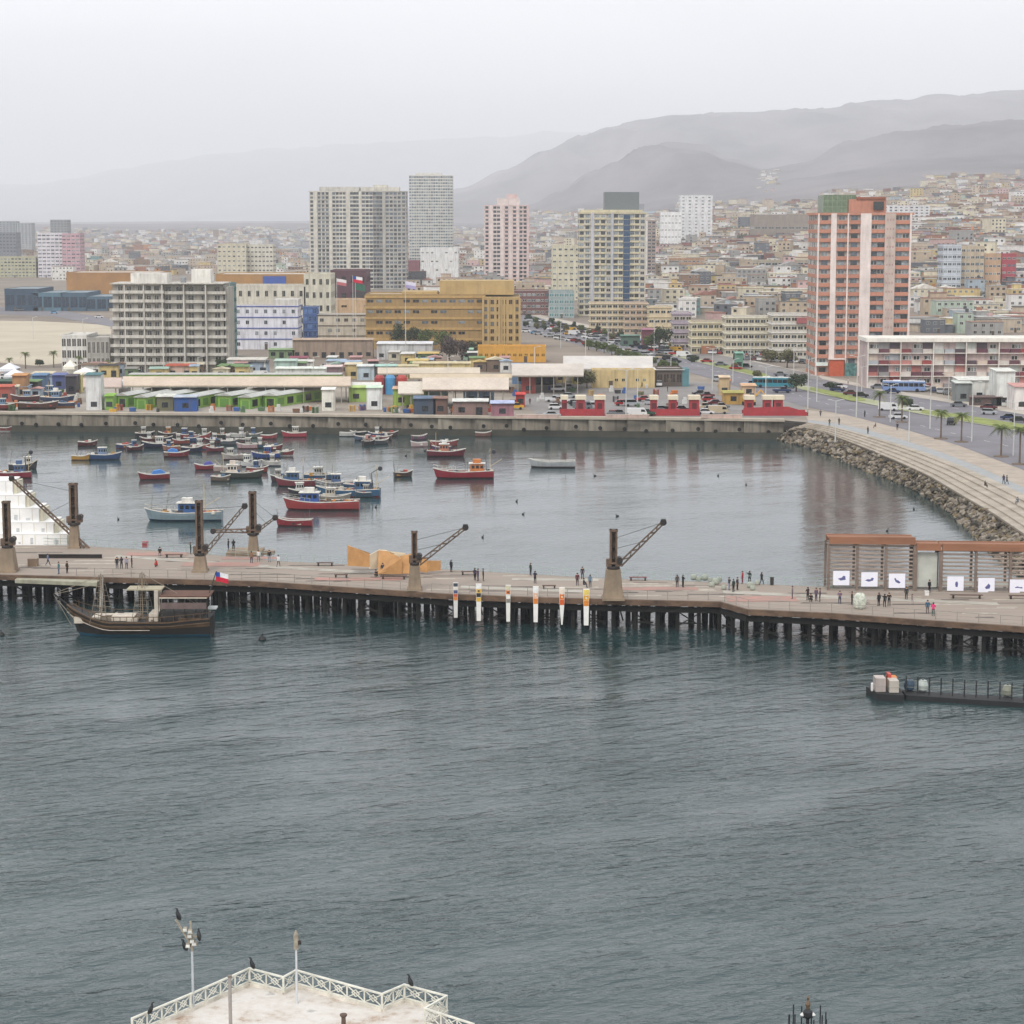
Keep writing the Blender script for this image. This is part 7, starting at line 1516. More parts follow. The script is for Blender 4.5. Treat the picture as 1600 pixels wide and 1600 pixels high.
for i, a in enumerate(((623, 545, 42, 36, 'dark', 'broad dark green tree at the corner of the ochre building'), (646, 546, 36, 26, 'dark', 'dark green tree second along the front of the ochre building'), (668, 547, 34, 28, 'green', 'mid green tree in the middle of the ochre building front'), (690, 549, 32, 26, 'green', 'lighter green tree before the ochre building windows'), (702, 568, 40, 44, 'plum', 'purplish brown leafless looking tree by the yellow block'), (722, 566, 36, 28, 'plum', 'second purplish brown tree next to the yellow block'), (735, 560, 26, 26, 'dark', 'small dark tree against the gold end wing'),
                        (345, 585, 24, 22, 'dark', 'dark shrubby tree at the foot of the pale concrete hotel'), (917, 607, 26, 30, 'olive', 'olive bushy tree at the end of the pale yellow wall building'), (1030, 552, 42, 44, 'dark', 'large dark tree beside the mauve gable'), (1018, 548, 26, 26, 'green', 'small green tree beside the large dark one'), (1244, 612, 26, 34, 'dark', 'dark round bush tree by the bus stop on the avenue'), (1460, 497, 24, 38, 'olive', 'wide olive tree among the low houses uphill'),
                        (1540, 392, 16, 40, 'dark', 'wide dark tree patch high on the slope'), (1432, 400, 14, 18, 'dark', 'dark tree beside the orange tower roofline'), (1372, 452, 12, 12, 'dark', 'small dark tree hugging the orange tower'), (1155, 430, 18, 14, 'dark', 'pointed dark tree beside the wide stand building'), (1266, 440, 28, 12, 'dark', 'tall dark tree at the edge of the orange tower'), (1230, 575, 26, 32, 'olive', 'dry olive bush at the car park end'), (1205, 566, 20, 26, 'olive', 'second dry bush along the car park end'), (62, 572, 10, 12, 'dark', 'small dark bush on the pale sand'), (1160, 380, 14, 20, 'dark', 'dark tree clump above the stand building'), (1075, 372, 14, 26, 'dark', 'grey-green tree clump below the white stepped block'))):
    tree(a[5], a[0], a[1], a[2], a[3], a[4], i)
AV = [(920, 547), (932, 549), (944, 552), (956, 555), (968, 558), (980, 561), (992, 564), (1004, 568), (1018, 572), (1034, 577), (1050, 580)]
od = ['farthest', 'second', 'third', 'fourth', 'fifth', 'sixth', 'seventh', 'eighth', 'ninth', 'tenth', 'last']
for i, (px, py) in enumerate(AV): tree(f'{od[i]} clipped green tree counted towards the quay in the avenue row', px, py, 15, 17, 'green', i, group='row of clipped avenue trees')
for i, (px, py) in enumerate(((822, 512), (838, 514), (850, 518), (868, 522), (1085, 566), (1150, 577), (1300, 610), (1183, 590), (1418, 636))): tree(f'{od[i]} low shrub along the median of the avenue from the far end', px, py, 11 if i < 4 else 6, 10 if i < 4 else 16, 'olive' if i % 2 else 'dark', i, 'shrub', 'shrub', 'shrubs on the median')
# palms
def palmmesh(seed, H, Rr):
    key = ('palm', seed, H, Rr)
    if key in TRM: return TRM[key]
    r_ = random.Random(seed); tr = MB(); tr.lathe([(0.28, 0), (0.2, 0.4), (0.17, H*0.5), (0.2, H*0.96), (0.1, H)], mat('palm_trunk', '#6d5c4c', 0.9, 0.3, 3, stretch=(1, 1, 6)), 8); lf = MB(); ms = [leafmat('#5c6a30'), leafmat('#47552a'), leafmat('#7d7a44')]
    for i in range(30):
        a = i*2.4+r_.uniform(-.2, .2); el = r_.uniform(-0.35, 1.0); Lf = Rr*r_.uniform(0.85, 1.15); d = Vector((math.cos(a), math.sin(a), 0)); sd = Vector((-math.sin(a), math.cos(a), 0)); prev = None; m_ = ms[0 if el > 0.3 else 1 if el > -.15 else 2]
        for j in range(9):
            s = j/8; p_ = Vector((0, 0, H))+d*Lf*s*math.cos(el*(1-s*0.4))+Vector((0, 0, Lf*(math.sin(el)*s-0.75*s*s))); w_ = Lf*0.24*math.sin(math.pi*min(0.97, s*0.85+0.12))
            if prev is not None:
                q_, wq = prev
                for k2 in range(2):
                    f0 = k2/2; b0 = q_.lerp(p_, f0); b1 = q_.lerp(p_, f0+0.3); 
                    for sg in (1, -1): tip = b0+sd*sg*w_+Vector((0, 0, -w_*0.5))+d*w_*0.4; lf.add([b0, b1, tip], [(0, 1, 2)], m_)
            prev = (p_, w_)
    TRM[key] = (tr.mesh('trunk'), lf.mesh('crown')); return TRM[key]
for i, (lb, px, py, hpx, wpx) in enumerate((('first palm nearest the orange tower, on the plaza kerb', 1374, 652, 36, 26), ('second palm in the row along the plaza, by the white van', 1409, 660, 38, 28), ('third palm in the plaza row, before the grey parked car', 1470, 686, 44, 30), ('fourth palm in the plaza row, close beside the third', 1502, 691, 44, 30), ('fifth palm in the plaza row, tall with drooping crown', 1564, 714, 46, 34), ('last palm in the plaza row at the side of the view', 1593, 726, 52, 36), ('young palm on the sand left of the white museum', 40, 576, 22, 17), ('second young palm on the sand closest to the museum', 84, 574, 24, 17), ('palm in front of the museum glazing', 124, 583, 26, 15), ('short palm by the hotel side of the museum', 168, 584, 20, 12), ('low palm before the sand, near the harbour corner', 15, 580, 18, 14))):
    lb = lb.replace('left of', 'beside'); g = G(px, py); k_ = g.y/F; a, b = palmmesh(i % 3, round(hpx*k_), round(wpx*k_*0.62, 1)); t = thing('palm_tree', lb, 'palm', (g.x, g.y, GZ+0.02), R.uniform(0, 6), 'palms by the shore'); link('trunk', a, t); link('crown', b, t)
    if i < 6: mb = MB(); mb.lathe([(1.6, 0.0), (1.5, 0.22), (0.3, 0.24)], mat('tree_pit_soil', '#6b5c4e', 0.95, 0.2, 2), 14); mb.build('tree_pit', t)
# ------------------------------------------------------------------ lamp posts
lpm = mat('lamp_post_paint', '#c4c4c0', 0.5, 0.1, 1)
def lampmesh(H):
    a = MB(); a.lathe([(0.16, 0), (0.08, H)], lpm, 7); b = MB(); b.bar((0, 0, H-0.1), (1.3, 0, H+0.25), 0.09, lpm); b.box(1.1, 1.9, -0.15, 0.15, H+0.2, H+0.34, lpm); c = MB(); c.bar((0, 0, H-0.1), (-1.3, 0, H+0.25), 0.09, lpm); c.box(-1.9, -1.1, -0.15, 0.15, H+0.2, H+0.34, lpm)
    return a.mesh('pole'), b.mesh('lamp_arm'), c.mesh('lamp_arm')
LPC = {}
LP = [(978, 655, 580, 'on the quay behind the first red booths'), (996, 630, 575, 'beside the end of the pale yellow wall'), (1048, 600, 560, 'at the brown garage corner'), (1113, 610, 545, 'on the open quay before the avenue'), (1145, 598, 560, 'on the median near the bus'), (1196, 640, 574, 'near the third group of red booths'), (1262, 640, 562, 'at the bend of the avenue by the dark bush'), (1276, 628, 590, 'short dark one on the avenue verge'), (1338, 652, 560, 'in front of the orange tower'), (1346, 618, 575, 'on the far pavement of the orange tower'), (1391, 660, 600, 'between the first two palms'), (1453, 670, 606, 'beyond the second palm'), (1455, 612, 560, 'before the coloured flats'), (1482, 625, 585, 'by the white garden wall'), (1518, 690, 600, 'beside the fourth palm'), (1583, 712, 626, 'by the fifth palm'), (1240, 590, 540, 'at the car park end bush'), (915, 560, 515, 'far along the avenue behind the clipped trees'), (876, 545, 505, 'farther still along the avenue'), (950, 538, 495, 'by the terracotta flats'), (1022, 552, 500, 'beside the large dark tree'), (1080, 556, 508, 'before the mauve gable'), (1172, 578, 530, 'inside the crowded car park'), (835, 600, 545, 'behind the pale blue stall'), (605, 612, 566, 'inside the market area'), (131, 560, 500, 'beside the sand and museum'), (52, 530, 495, 'on the coast road by the blue sheds'), (310, 600, 556, 'in front of the pale concrete hotel'), (490, 600, 560, 'beyond the long cream canopy'), (700, 600, 560, 'behind the market hall roof'), (1305, 690, 628, 'on the promenade bend'), (1420, 690, 640, 'on the plaza by the second palm')]
for px, pb, ptp, ds in LP:
    g = G(px, pb); H = round(max(5, zt(ptp, g.y)-g.z), 0)
    if H not in LPC: LPC[H] = lampmesh(H)
    t = thing('street_lamp', 'pale tapered street lamp '+ds, 'street lamp', tuple(g), R.uniform(-.4, .4), 'street lamps of the waterfront')
    link('pole', LPC[H][0], t); link('lamp_arm', LPC[H][1], t)
    if pb > 600: link('lamp_arm', LPC[H][2], t)
# ------------------------------------------------------------------ vehicles
CC = [('white', '#d9d9d9'), ('silver', '#a4a8ac'), ('grey', '#6d7176'), ('black', '#202226'), ('red', '#9c2a2a'), ('dark blue', '#2a3858'), ('dark green', '#2d4a3c'), ('beige', '#b8aa90'), ('maroon', '#5c2428'), ('sky blue', '#6f9cc0'), ('yellow', '#cfa030')]
CW = [9, 6, 5, 5, 4, 4, 1, 2, 2, 1, 0.8]
def carpaint(c): return mat('car_paint', c, 0.25, 0.05, 1.0, metal=0.1)
CMC = {}; carg = glassm('#181c20', 0.1); tyre = mat('tyre', '#15161a', 0.9, 0.1, 2)
CARP = {'saloon': ([(-2.2, .35), (2.2, .35), (2.2, .75), (1.35, .92), (-1.6, .98), (-2.2, .85)], [(-1.5, .95), (1.2, .9), (.6, 1.42), (-.9, 1.45)], 4.4), 'hatchback': ([(-1.9, .35), (1.95, .35), (1.95, .75), (1.2, .95), (-1.85, 1.0)], [(-1.8, .97), (1.15, .93), (.55, 1.5), (-1.45, 1.5)], 3.9),
        'pickup': ([(-2.6, .45), (2.5, .45), (2.5, .95), (1.5, 1.1), (-2.6, 1.1)], [(-.6, 1.08), (1.4, 1.08), (.9, 1.7), (-.4, 1.7)], 5.1), 'van': ([(-2.5, .4), (2.5, .4), (2.5, 1.0), (2.0, 1.9), (-2.5, 2.05)], [(1.0, 1.2), (2.15, 1.2), (1.85, 1.75), (1.0, 1.8)], 5.0), 'jeep': ([(-2.1, .45), (2.2, .45), (2.2, 1.0), (1.3, 1.12), (-2.1, 1.12)], [(-2.0, 1.1), (1.2, 1.1), (.8, 1.78), (-1.9, 1.78)], 4.3)}
def carmesh(kind, col):
    key = (kind, col)
    if key in CMC: return CMC[key]
    body, cabp, L = CARP[kind]; p_ = carpaint(col); a = MB(); a.extr_y(body, -0.85, 0.85, p_)
    if kind != 'van':
        top = [q for q in cabp if q[1] > 1.3]; x0, x1 = min(q[0] for q in top), max(q[0] for q in top); z_ = max(q[1] for q in top); a.box(x0-0.05, x1+0.05, -0.68, 0.68, z_-0.02, z_+0.05, p_)
    else: a.box(-2.4, 1.8, -0.8, 0.8, 1.95, 2.1, p_)
    b = MB(); cy = 0.76 if kind != 'van' else 0.87
    b.extr_y(cabp, -cy, cy, carg)
    w_ = MB(); w_.lathe([(0.12, -0.12), (0.33, -0.11), (0.33, 0.11), (0.12, 0.12)], tyre, 10, ax='y'); l_ = MB(); l_.box(-0.03, 0.03, -0.14, 0.14, -0.07, 0.07, mat('headlight_glass', '#e4e6e0', 0.2))
    whole = MB(); whole.v = list(a.v); whole.f = list(a.f); whole.mi = list(a.mi); whole.ms = list(a.ms); whole.extr_y(cabp, -cy, cy, carg)
    for sx in (-0.31, 0.31):
        for sy in (-.8, .8): whole.lathe([(0.12, -0.12), (0.33, -0.11), (0.33, 0.11), (0.12, 0.12)], tyre, 8, c=(L*sx, sy, .33), ax='y')
    CMC[key] = (a.mesh('body'), b.mesh('windows'), w_.mesh('wheel'), l_.mesh('headlight'), L, whole.mesh('car')); return CMC[key]
CARR = random.Random(8)
def car(px, py, place, rz, parts=True, kind=None, ci=None, z=0.07, group='parked and moving cars'):
    for _ in range(200):
        k_ = kind or CARR.choice(['saloon', 'saloon', 'hatchback', 'hatchback', 'pickup', 'jeep', 'van']); c_ = ci if ci is not None else CARR.choices(range(len(CC)), CW)[0]
        lab = f'{CC[c_][0]} {k_} {place}'
        if lab not in USED: break
        if kind and ci is not None: break
    else: return
    if lab in USED: return
    g = G(px, py); a, b, w_, l_, L, whole = carmesh(k_, CC[c_][1])
    if not parts:
        o = link('car', whole, None, (g.x, g.y, g.z+z), rz); tag(o, lab, 'car', group); return
    t = thing('car', lab, 'car', (g.x, g.y, g.z+z), rz, group); link('body', a, t); link('windows', b, t)
    for sx in (-0.31, 0.31):
        for sy in (-.8, .8): link('wheel', w_, t, (L*sx, sy, .33))
    for sy in (-.6, .6): link('headlight', l_, t, (L/2, sy, .68))
qr = [('beside the first red booths', 855, 648, 12, 8), ('on the quay between two groups of red booths', 960, 650, 52, 3)]
for (x, y, pl, rz) in ((862, 652, 'at the kerb just before the first red booths', 0.1), (868, 640, 'in the row behind the first red booths', 0.1), (880, 630, 'in the loose row on the open quay', 0.2), (888, 622, 'in the loose row on the open quay', 0.2), (866, 628, 'by the bright red skip', 0.1), (872, 612, 'near the dark doorway of the blue stall', 0.1), (890, 608, 'near the olive bush', 1.4), (900, 634, 'directly behind the first red booths', 0.1), (910, 640, 'directly behind the first red booths', 0.1),
                      (925, 638, 'directly behind the first red booths', 0), (958, 650, 'parked between the two first red booth groups', 1.2), (966, 651, 'parked between the two first red booth groups', 0), (972, 634, 'by the tall quay lamp', 0.2), (987, 635, 'by the tall quay lamp', 0.3), (995, 651, 'parked between the two first red booth groups', 0), (1008, 650, 'parked between the two first red booth groups', 0), (1006, 627, 'on the open quay past the tall lamp', 0.3), (1015, 632, 'on the open quay past the tall lamp', 1.2), (1034, 643, 'behind the second red booths', 0), (1050, 646, 'behind the second red booths', 0),
                      (1065, 643, 'behind the second red booths', 0), (1094, 618, 'in the far rows of the quay lot', 0.2), (1102, 622, 'in the far rows of the quay lot', 0.2), (1108, 628, 'in the dense corner of the quay lot', 0.1), (1118, 633, 'in the dense corner of the quay lot', 0.1), (1125, 640, 'in the dense corner of the quay lot', 0.1), (1100, 640, 'in the dense corner of the quay lot', 0), (1112, 643, 'in the dense corner of the quay lot', 0.1), (1122, 647, 'in the front row of the dense quay corner', 0), (1102, 648, 'in the front row of the dense quay corner', 0), (1030, 604, 'parked before the brown garage', 1.5), (1120, 596, 'at the side of the avenue by the kiosk', 1.4)):
    car(x, y, pl, rz)
for (x, y, pl, k_, c_, rz) in ((1150, 578, 'driving on the far lanes past the car park', 'saloon', 4, -0.35), (1127, 572, 'driving on the far lanes past the car park', 'saloon', 2, -.35), (1105, 567, 'on the far lanes at the car park entrance', 'saloon', 4, -.35), (1068, 558, 'driving towards the car park', 'van', 0, -.3), (1082, 563, 'driving towards the car park', 'jeep', 2, -.3), (1035, 549, 'on the far lanes beside the large dark tree', 'saloon', 5, -.3), (965, 534, 'far down the avenue', 'saloon', 0, -.3), (1166, 575, 'turning at the green kiosk', 'saloon', 3, -.3), (1220, 588, 'driving below the dry bushes', 'saloon', 2, -.25), (1310, 608, 'driving in front of the orange tower', 'pickup', 0, -.25), (1298, 605, 'in front of the orange tower', 'saloon', 3, -.3), (1309, 612, 'behind the verge of bright grass', 'saloon', 5, -.3), (1345, 621, 'at the end of the bright grass verge', 'saloon', 3, -.2), (1430, 642, 'on the near lanes beyond the second palm', 'saloon', 0, -.2), (1545, 648, 'on the far lanes at the side of the view', 'hatchback', 1, -.25), (1577, 656, 'near the last street lamp', 'saloon', 5, -.2), (1592, 660, 'near the last street lamp', 'saloon', 3, -.2), (1487, 664, 'pausing behind the third and fourth palms', 'jeep', 3, 1.2), (1498, 636, 'turning by the white garden wall', 'saloon', 2, -.2), (1222, 614, 'near the bus stop', 'pickup', 5, .1), (1330, 618, 'beside the grass verge end', 'saloon', 8, -.2), (1388, 642, 'parked on the plaza side, very bright', 'van', 0, -.3), (1545, 640, 'at the far kerb', 'saloon', 8, -.25), (1403, 655, 'parked before the second palm trunk', 'saloon', 0, 0.1), (1395, 615, 'before the coloured flats', 'saloon', 5, -.2), (1372, 608, 'before the coloured flats', 'saloon', 2, -.2)):
    car(x, y, pl, rz, True, k_, c_)
rows = [('in the back row of the flats car park', 546, 552, 1100, 1270, 22), ('in the middle row of the flats car park', 553, 560, 1110, 1272, 20), ('in the front row of the flats car park', 562, 569, 1150, 1280, 14)]
for nm, y0, y1, x0, x1, n in rows:
    for i in range(n):
        x = x0+(x1-x0)*i/n+CARR.uniform(-1.5, 1.5); seg_ = ('near the mauve end', 'near the middle lamp', 'near the orange tower')[min(2, int(3*i/n))]
        car(x, y0+(y1-y0)*i/n, nm+' '+seg_, 1.35+CARR.uniform(-.1, .1), False)
for i in range(16):
    x = 1425+i*11; car(x, 607+i*1.9, 'parked along the coloured flats, '+('lamp end', 'middle', 'garden wall end')[i*3//16], 1.3+CARR.uniform(-.15, .15), i % 2 == 0)
for j_, (pl_, x0_, x1_) in enumerate((('by the ochre end wing', 822, 880), ('by the teal office', 880, 930), ('by the terracotta flats', 930, 1000), ('before the large dark tree', 1000, 1060))):
    for r_i, off in enumerate((4, 9, 14, 24)):
        for i in range(6):
            x = x0_+(x1_-x0_)*(i+CARR.random()*0.7)/6; y = 497+(x-830)*0.2+off; car(x, y+CARR.uniform(-1, 1), ('in the kerb lane', 'in the outer lane', 'in the inner lane', 'in the near lane')[r_i]+' of the far avenue '+pl_, -0.3+CARR.uniform(-.1, .1), False)
for i in range(14):
    x = 825+i*12; tree(f'{(od+["twelfth", "thirteenth", "fourteenth"])[i]} small kerb tree of the far avenue from the ochre end wing', x, 503+i*2.2+(i % 3)*3, 13, 11, ['dark', 'green', 'olive'][i % 3], i, group='small kerb trees of the far avenue')
for i in range(22):
    x = 830+i*9.5; car(x, 503+i*1.9+CARR.uniform(-2, 3), 'in the busy far stretch of the avenue, '+('by the ochre end wing', 'by the teal office', 'by the terracotta flats')[i*3//22], -0.3+CARR.uniform(-.3, .3), False)
for i, (x, y) in enumerate(((30, 486), (85, 490), (155, 497), (10, 592), (22, 600), (85, 596), (118, 590), (222, 588), (240, 590), (372, 588), (385, 588), (215, 586), (408, 590), (356, 586), (510, 575), (790, 610), (805, 640))):
    car(x, y, 'beside '+('the blue sheds', 'the second blue shed', 'the last blue shed', 'the white harbour tents', 'the white harbour tents', 'the museum lawn', 'the museum steps', 'the hotel forecourt', 'the hotel forecourt', 'the blue striped house', 'the blue striped house', 'the hotel entrance', 'the blue stair tower', 'the hotel tree', 'the ruined brown wall', 'the market hall end', 'the red skip')[i], 0.1, True)
# buses
BSM = {}
def busmesh(col, roofc, skirt='#d8dad8'):
    key = (col, roofc)
    if key in BSM: return BSM[key]
    a = MB(); p_ = carpaint(col); a.box(-6, 6, -1.25, 1.25, 0.4, 1.5, p_); a.box(-5.95, 5.95, -1.23, 1.23, 1.5, 2.55, p_); a.box(-6, 6, -1.25, 1.25, 2.55, 2.95, p_)
    r_ = MB(); r_.box(-5.9, 5.9, -1.15, 1.15, 2.95, 3.08, paint(roofc)); r_.box(-3, -1, -0.7, 0.7, 3.08, 3.3, paint(roofc)); r_.box(1.5, 3, -0.7, 0.7, 3.08, 3.3, paint(roofc))
    wn_ = MB()
    for i in range(8): wn_.box(-5.7+i*1.42, -4.45+i*1.42, -1.27, 1.27, 1.52, 2.5, carg)
    fr_ = MB(); fr_.box(5.9, 6.04, -1.1, 1.1, 1.4, 2.7, carg); fr_.box(-6.04, -5.9, -1.0, 1.0, 1.7, 2.7, carg)
    w_ = MB(); w_.lathe([(0.2, -0.14), (0.5, -0.12), (0.5, 0.12), (0.2, 0.14)], tyre, 10, ax='y')
    BSM[key] = (a.mesh('body'), r_.mesh('roof_panel'), wn_.mesh('side_windows'), fr_.mesh('windscreen'), w_.mesh('wheel')); return BSM[key]
def bus(label, px, py, rz, col='#7fae2e', roofc='#c2c6c0'):
    ms = busmesh(col, roofc); g = G(px, py); t = thing('bus', label, 'bus', (g.x, g.y, g.z+0.05), rz, 'buses along the avenue')
    for n_, m_ in zip(('body', 'roof_panel', 'side_windows', 'windscreen'), ms): link(n_, m_, t)
    for x in (-3.6, 3.7):
        for y in (-1.15, 1.15): link('wheel', ms[4], t, (x, y, .5))
    return t
gm = paint(desat('#8cb848', 0.15, 1)); gm2 = paint('#5f8a3c'); gr_ = mat('pale_ribbed_roof', '#b9bab4', 0.7, 0.15, 0.4, dirt=0.3, stretch=(1, 1, 1))
for i, (x0_, x1_, w_) in enumerate(((183, 240, 16), (212, 272, 17), (246, 312, 18), (282, 350, 20), (338, 404, 24), (374, 440, 18), (412, 480, 20))):
    a_ = P(x0_, 639 if i % 2 else 636); b_ = P(x1_+14, 623); k_ = a_.y/F; W_ = w_*k_*1.05; d_ = (b_-a_); Ld = d_.length; t = thing('market_row', f'{od[i]} long lime green market row with pale roof, counted from the blue kiosk', 'market row', (a_.x+W_/2, a_.y, GZ), math.atan2(d_.y, d_.x)-math.pi/2, 'lime green market rows on the quay')
    mb = MB(); mb.box(-W_/2, W_/2, 0, Ld, 0, 2.9, gm); mb.build('wall', t); mb = MB(); h0 = 3.0
    mb.extr_y([(-W_/2-0.5, h0), (W_/2+0.5, h0), (W_/2+0.5, h0+0.12), (0, h0+0.8), (-W_/2-0.5, h0+0.12)], -0.6, Ld+0.4, gr_); mb.build('roof', t)
    mb = MB(); mb.box(-W_/2-0.4, -W_/2+0.1, -0.3, 0.0, 0, 3.0, gm2); mb.box(W_/2-0.1, W_/2+0.4, -0.3, 0, 0, 3.0, gm2); mb.build('end_pillar', t)
    for j in range(int(Ld/5)):
        for sg in (-1, 1): mb = MB(); mb.box(-0.04, 0.04, -1.6, 1.6, 0.5, 2.3, R.choice([glassm('#2a302c'), glassm('#3a403c'), gm2])); mb.build('shop_opening', t, (sg*(W_/2+0.03), 2.6+j*5, 0))
    mb = MB(); mb.box(-W_*0.3, W_*0.3, -0.06, 0, 0, 2.2, R.choice([glassm('#39413a'), gm2, paint('#c8ccc4')])); mb.build('end_door', t)
a_ = P(196, 606); b_ = P(530, 606); t = thing('market_row', 'long lime shopfront row with dark windows in the shade of the cream canopy', 'market row', (a_.x, a_.y, GZ)); W_ = b_.x-a_.x
mb = MB(); mb.box(0, W_, 6, 12, 0, 3.4, gm); mb.build('wall', t); mb = MB(); mb.box(-0.2, W_+0.2, 5.6, 12.3, 3.41, 3.6, gr_); mb.build('roof', t)
wq = MB(); wq.box(-0.9, 0.9, -0.06, 0, 0.9, 2.6, glassm('#2a302c')); wq = wq.mesh('window')
for j in range(22): link('window', wq, t, (1.5+j*W_/22, 6, 0))
bus('teal and white bus stopping at the avenue shelter', 1208, 606, -0.2, '#3a8494', '#d8dcd8'); car(1172, 604, 'on the quay side lane before the bus shelter', -0.05, True, 'pickup', 9); bus('blue and white bus before the coloured low flats', 1412, 612, -0.15, '#7890bc', '#d8dce4')
# ------------------------------------------------------------------ quay clutter: canopies, stalls, booths, containers
def canopy(label, px0, px1, pyf, pyb, zf, zb, col, legs=8, name='canopy', cat='canopy', front='#8a8478'):
    a = at(px0, pyf, zf); b = at(px1, pyf, zf); c = at(px1, pyb, zb); d = at(px0, pyb, zb); t = thing(name, label, cat, ((a.x+b.x)/2, a.y, GZ)); o = t.location
    mb = MB(); top = mat('canopy_sheet', col, 0.85, 0.1, 0.15, dirt=0.2, stretch=(1, 0.3, 1))
    pl = [(p_.x-o.x, p_.y-o.y) for p_ in (a, b, c, d)]; mb.prism(pl, [zf-o.z-0.25, zf-o.z-0.25, zb-o.z-0.25, zb-o.z-0.25], [zf-o.z, zf-o.z, zb-o.z, zb-o.z], top); mb.build('roof', t)
    mb = MB(); mb.box(a.x-o.x, b.x-o.x, -0.06, -0.0, zf-o.z-0.55, zf-o.z-0.26, paint(front)); mb.build('fascia', t)
    for i in range(legs):
        x = a.x+(b.x-a.x)*(i+0.5)/legs-o.x; mb = MB(); mb.box(x-0.12, x+0.12, 0.3, 0.54, 0, zf-o.z-0.3, paint('#9a948a')); mb.build('post', t)
        mb = MB(); mb.box(x-0.12, x+0.12, d.y-o.y-0.6, d.y-o.y-0.3, 0, zb-o.z-0.3, paint('#9a948a')); mb.build('post', t)
    return t
canopy('very long pale cream canopy roof above the green buses', 192, 548, 602, 588, 9.4, 10.6, '#cbb8a4', 12)
canopy('white awning joining the end of the long cream canopy', 548, 596, 604, 597, 8.6, 9.4, '#d8d6ce', 3)
canopy('pinkish roof strip in front of the hotel forecourt', 130, 190, 604, 590, 8.8, 9.8, '#c4b0a4', 3)
t = canopy('wide pale market hall roof with a dark brown open front', 660, 795, 608, 590, 10.0, 11.5, '#d2c4b4', 7, 'market_hall', 'market hall', '#5c4038')
canopy('slanting cream roof wing reaching from the market hall towards the stalls', 622, 662, 614, 596, 9.0, 10.4, '#d3cabb', 3)
canopy('very wide flat pale roof of the fish terminal beyond the market hall', 800, 912, 586, 568, 10.0, 10.8, '#c9bfb4', 6)
canopy('broad dusty white roof beside the clipped avenue trees', 880, 1020, 576, 556, 9.0, 9.8, '#cfc9c2', 6)
canopy('cream low roof band in front of the dark trees', 590, 750, 583, 574, 8.4, 8.8, '#cabca8', 6)
canopy('beige low roof band behind the market hall', 640, 800, 590, 584, 9.0, 9.4, '#c9b79c', 6)
def stall(label, px, py, wpx, h, wall, roof, kind='stall', dep=4, rz=0.0, pitched=False, front=None):
    g = G(px, py); k_ = g.y/F; W_ = wpx*k_; t = thing('market_stall' if kind == 'stall' else kind, label, {'stall': 'stall', 'container': 'container', 'tent': 'tent', 'hut': 'hut'}.get(kind, kind), tuple(g), rz); wall = desat(wall, 0.2, 0.98); wm_ = paint(wall, 0.6, 0.5)
    mb = MB()
    if kind == 'tent':
        for sx in (-1, 1):
            for sy in (0.1, dep-0.1): mb.bar((sx*W_*0.46, sy, 0), (sx*W_*0.46, sy, h*0.7), 0.1, paint('#b0b0ac'))
        mb.build('tent_frame', t); mb = MB(); c_ = clothm(roof); q_ = [(-W_/2, 0, h*0.7), (W_/2, 0, h*0.7), (W_/2, dep, h*0.7), (-W_/2, dep, h*0.7), (0, dep/2, h)]; mb.add(q_, [(0, 1, 4), (1, 2, 4), (2, 3, 4), (3, 0, 4), (3, 2, 1, 0)], c_); mb.box(-W_/2, W_/2, -0.03, 0, h*0.55, h*0.7, c_); mb.build('tent_top', t)
        mb = MB(); mb.box(-W_*0.45, W_*0.45, dep-0.1, dep-0.06, 0, h*0.7, clothm(wall)); mb.build('back_cloth', t); return t
    mb.box(-W_/2, W_/2, 0, dep, 0, h, wm_)
    if kind == 'container':
        for i in range(int(W_/0.5)): mb.box(-W_/2+i*0.5+0.1, -W_/2+i*0.5+0.3, -0.05, 0, 0.1, h-0.1, wm_)
    mb.build('wall', t); mb = MB()
    if pitched: mb.extr_y([(-W_/2-0.3, h+0.01), (W_/2+0.3, h+0.01), (0, h+W_*0.15)], -0.5, dep+0.3, mat('roof_sheet', roof, 0.8, 0.2, 0.4, dirt=0.3))
    else: mb.add([(-W_/2-0.2, -0.6, h+0.02), (W_/2+0.2, -0.6, h+0.02), (W_/2+0.2, dep+0.2, h+0.35), (-W_/2-0.2, dep+0.2, h+0.35), (-W_/2-0.2, -0.6, h+0.15), (W_/2+0.2, -0.6, h+0.15), (W_/2+0.2, dep+0.2, h+0.5), (-W_/2-0.2, dep+0.2, h+0.5)], [(0, 3, 2, 1), (4, 5, 6, 7), (0, 1, 5, 4), (1, 2, 6, 5), (2, 3, 7, 6), (3, 0, 4, 7)], mat('roof_sheet', roof, 0.8, 0.2, 0.4, dirt=0.3))
    mb.build('roof', t)
    n = max(1, int(W_/3))
    for i in range(n):
        x = -W_/2+(i+0.5)*W_/n; mb = MB(); mb.box(x-0.8, x+0.8, -0.07, -0.01, 0.2 if i % 2 else 0.9, min(2.2, h*0.8), glassm('#2c3034') if front is None else paint(front)); mb.build('shutter' if i % 2 else 'window', t)
    return t
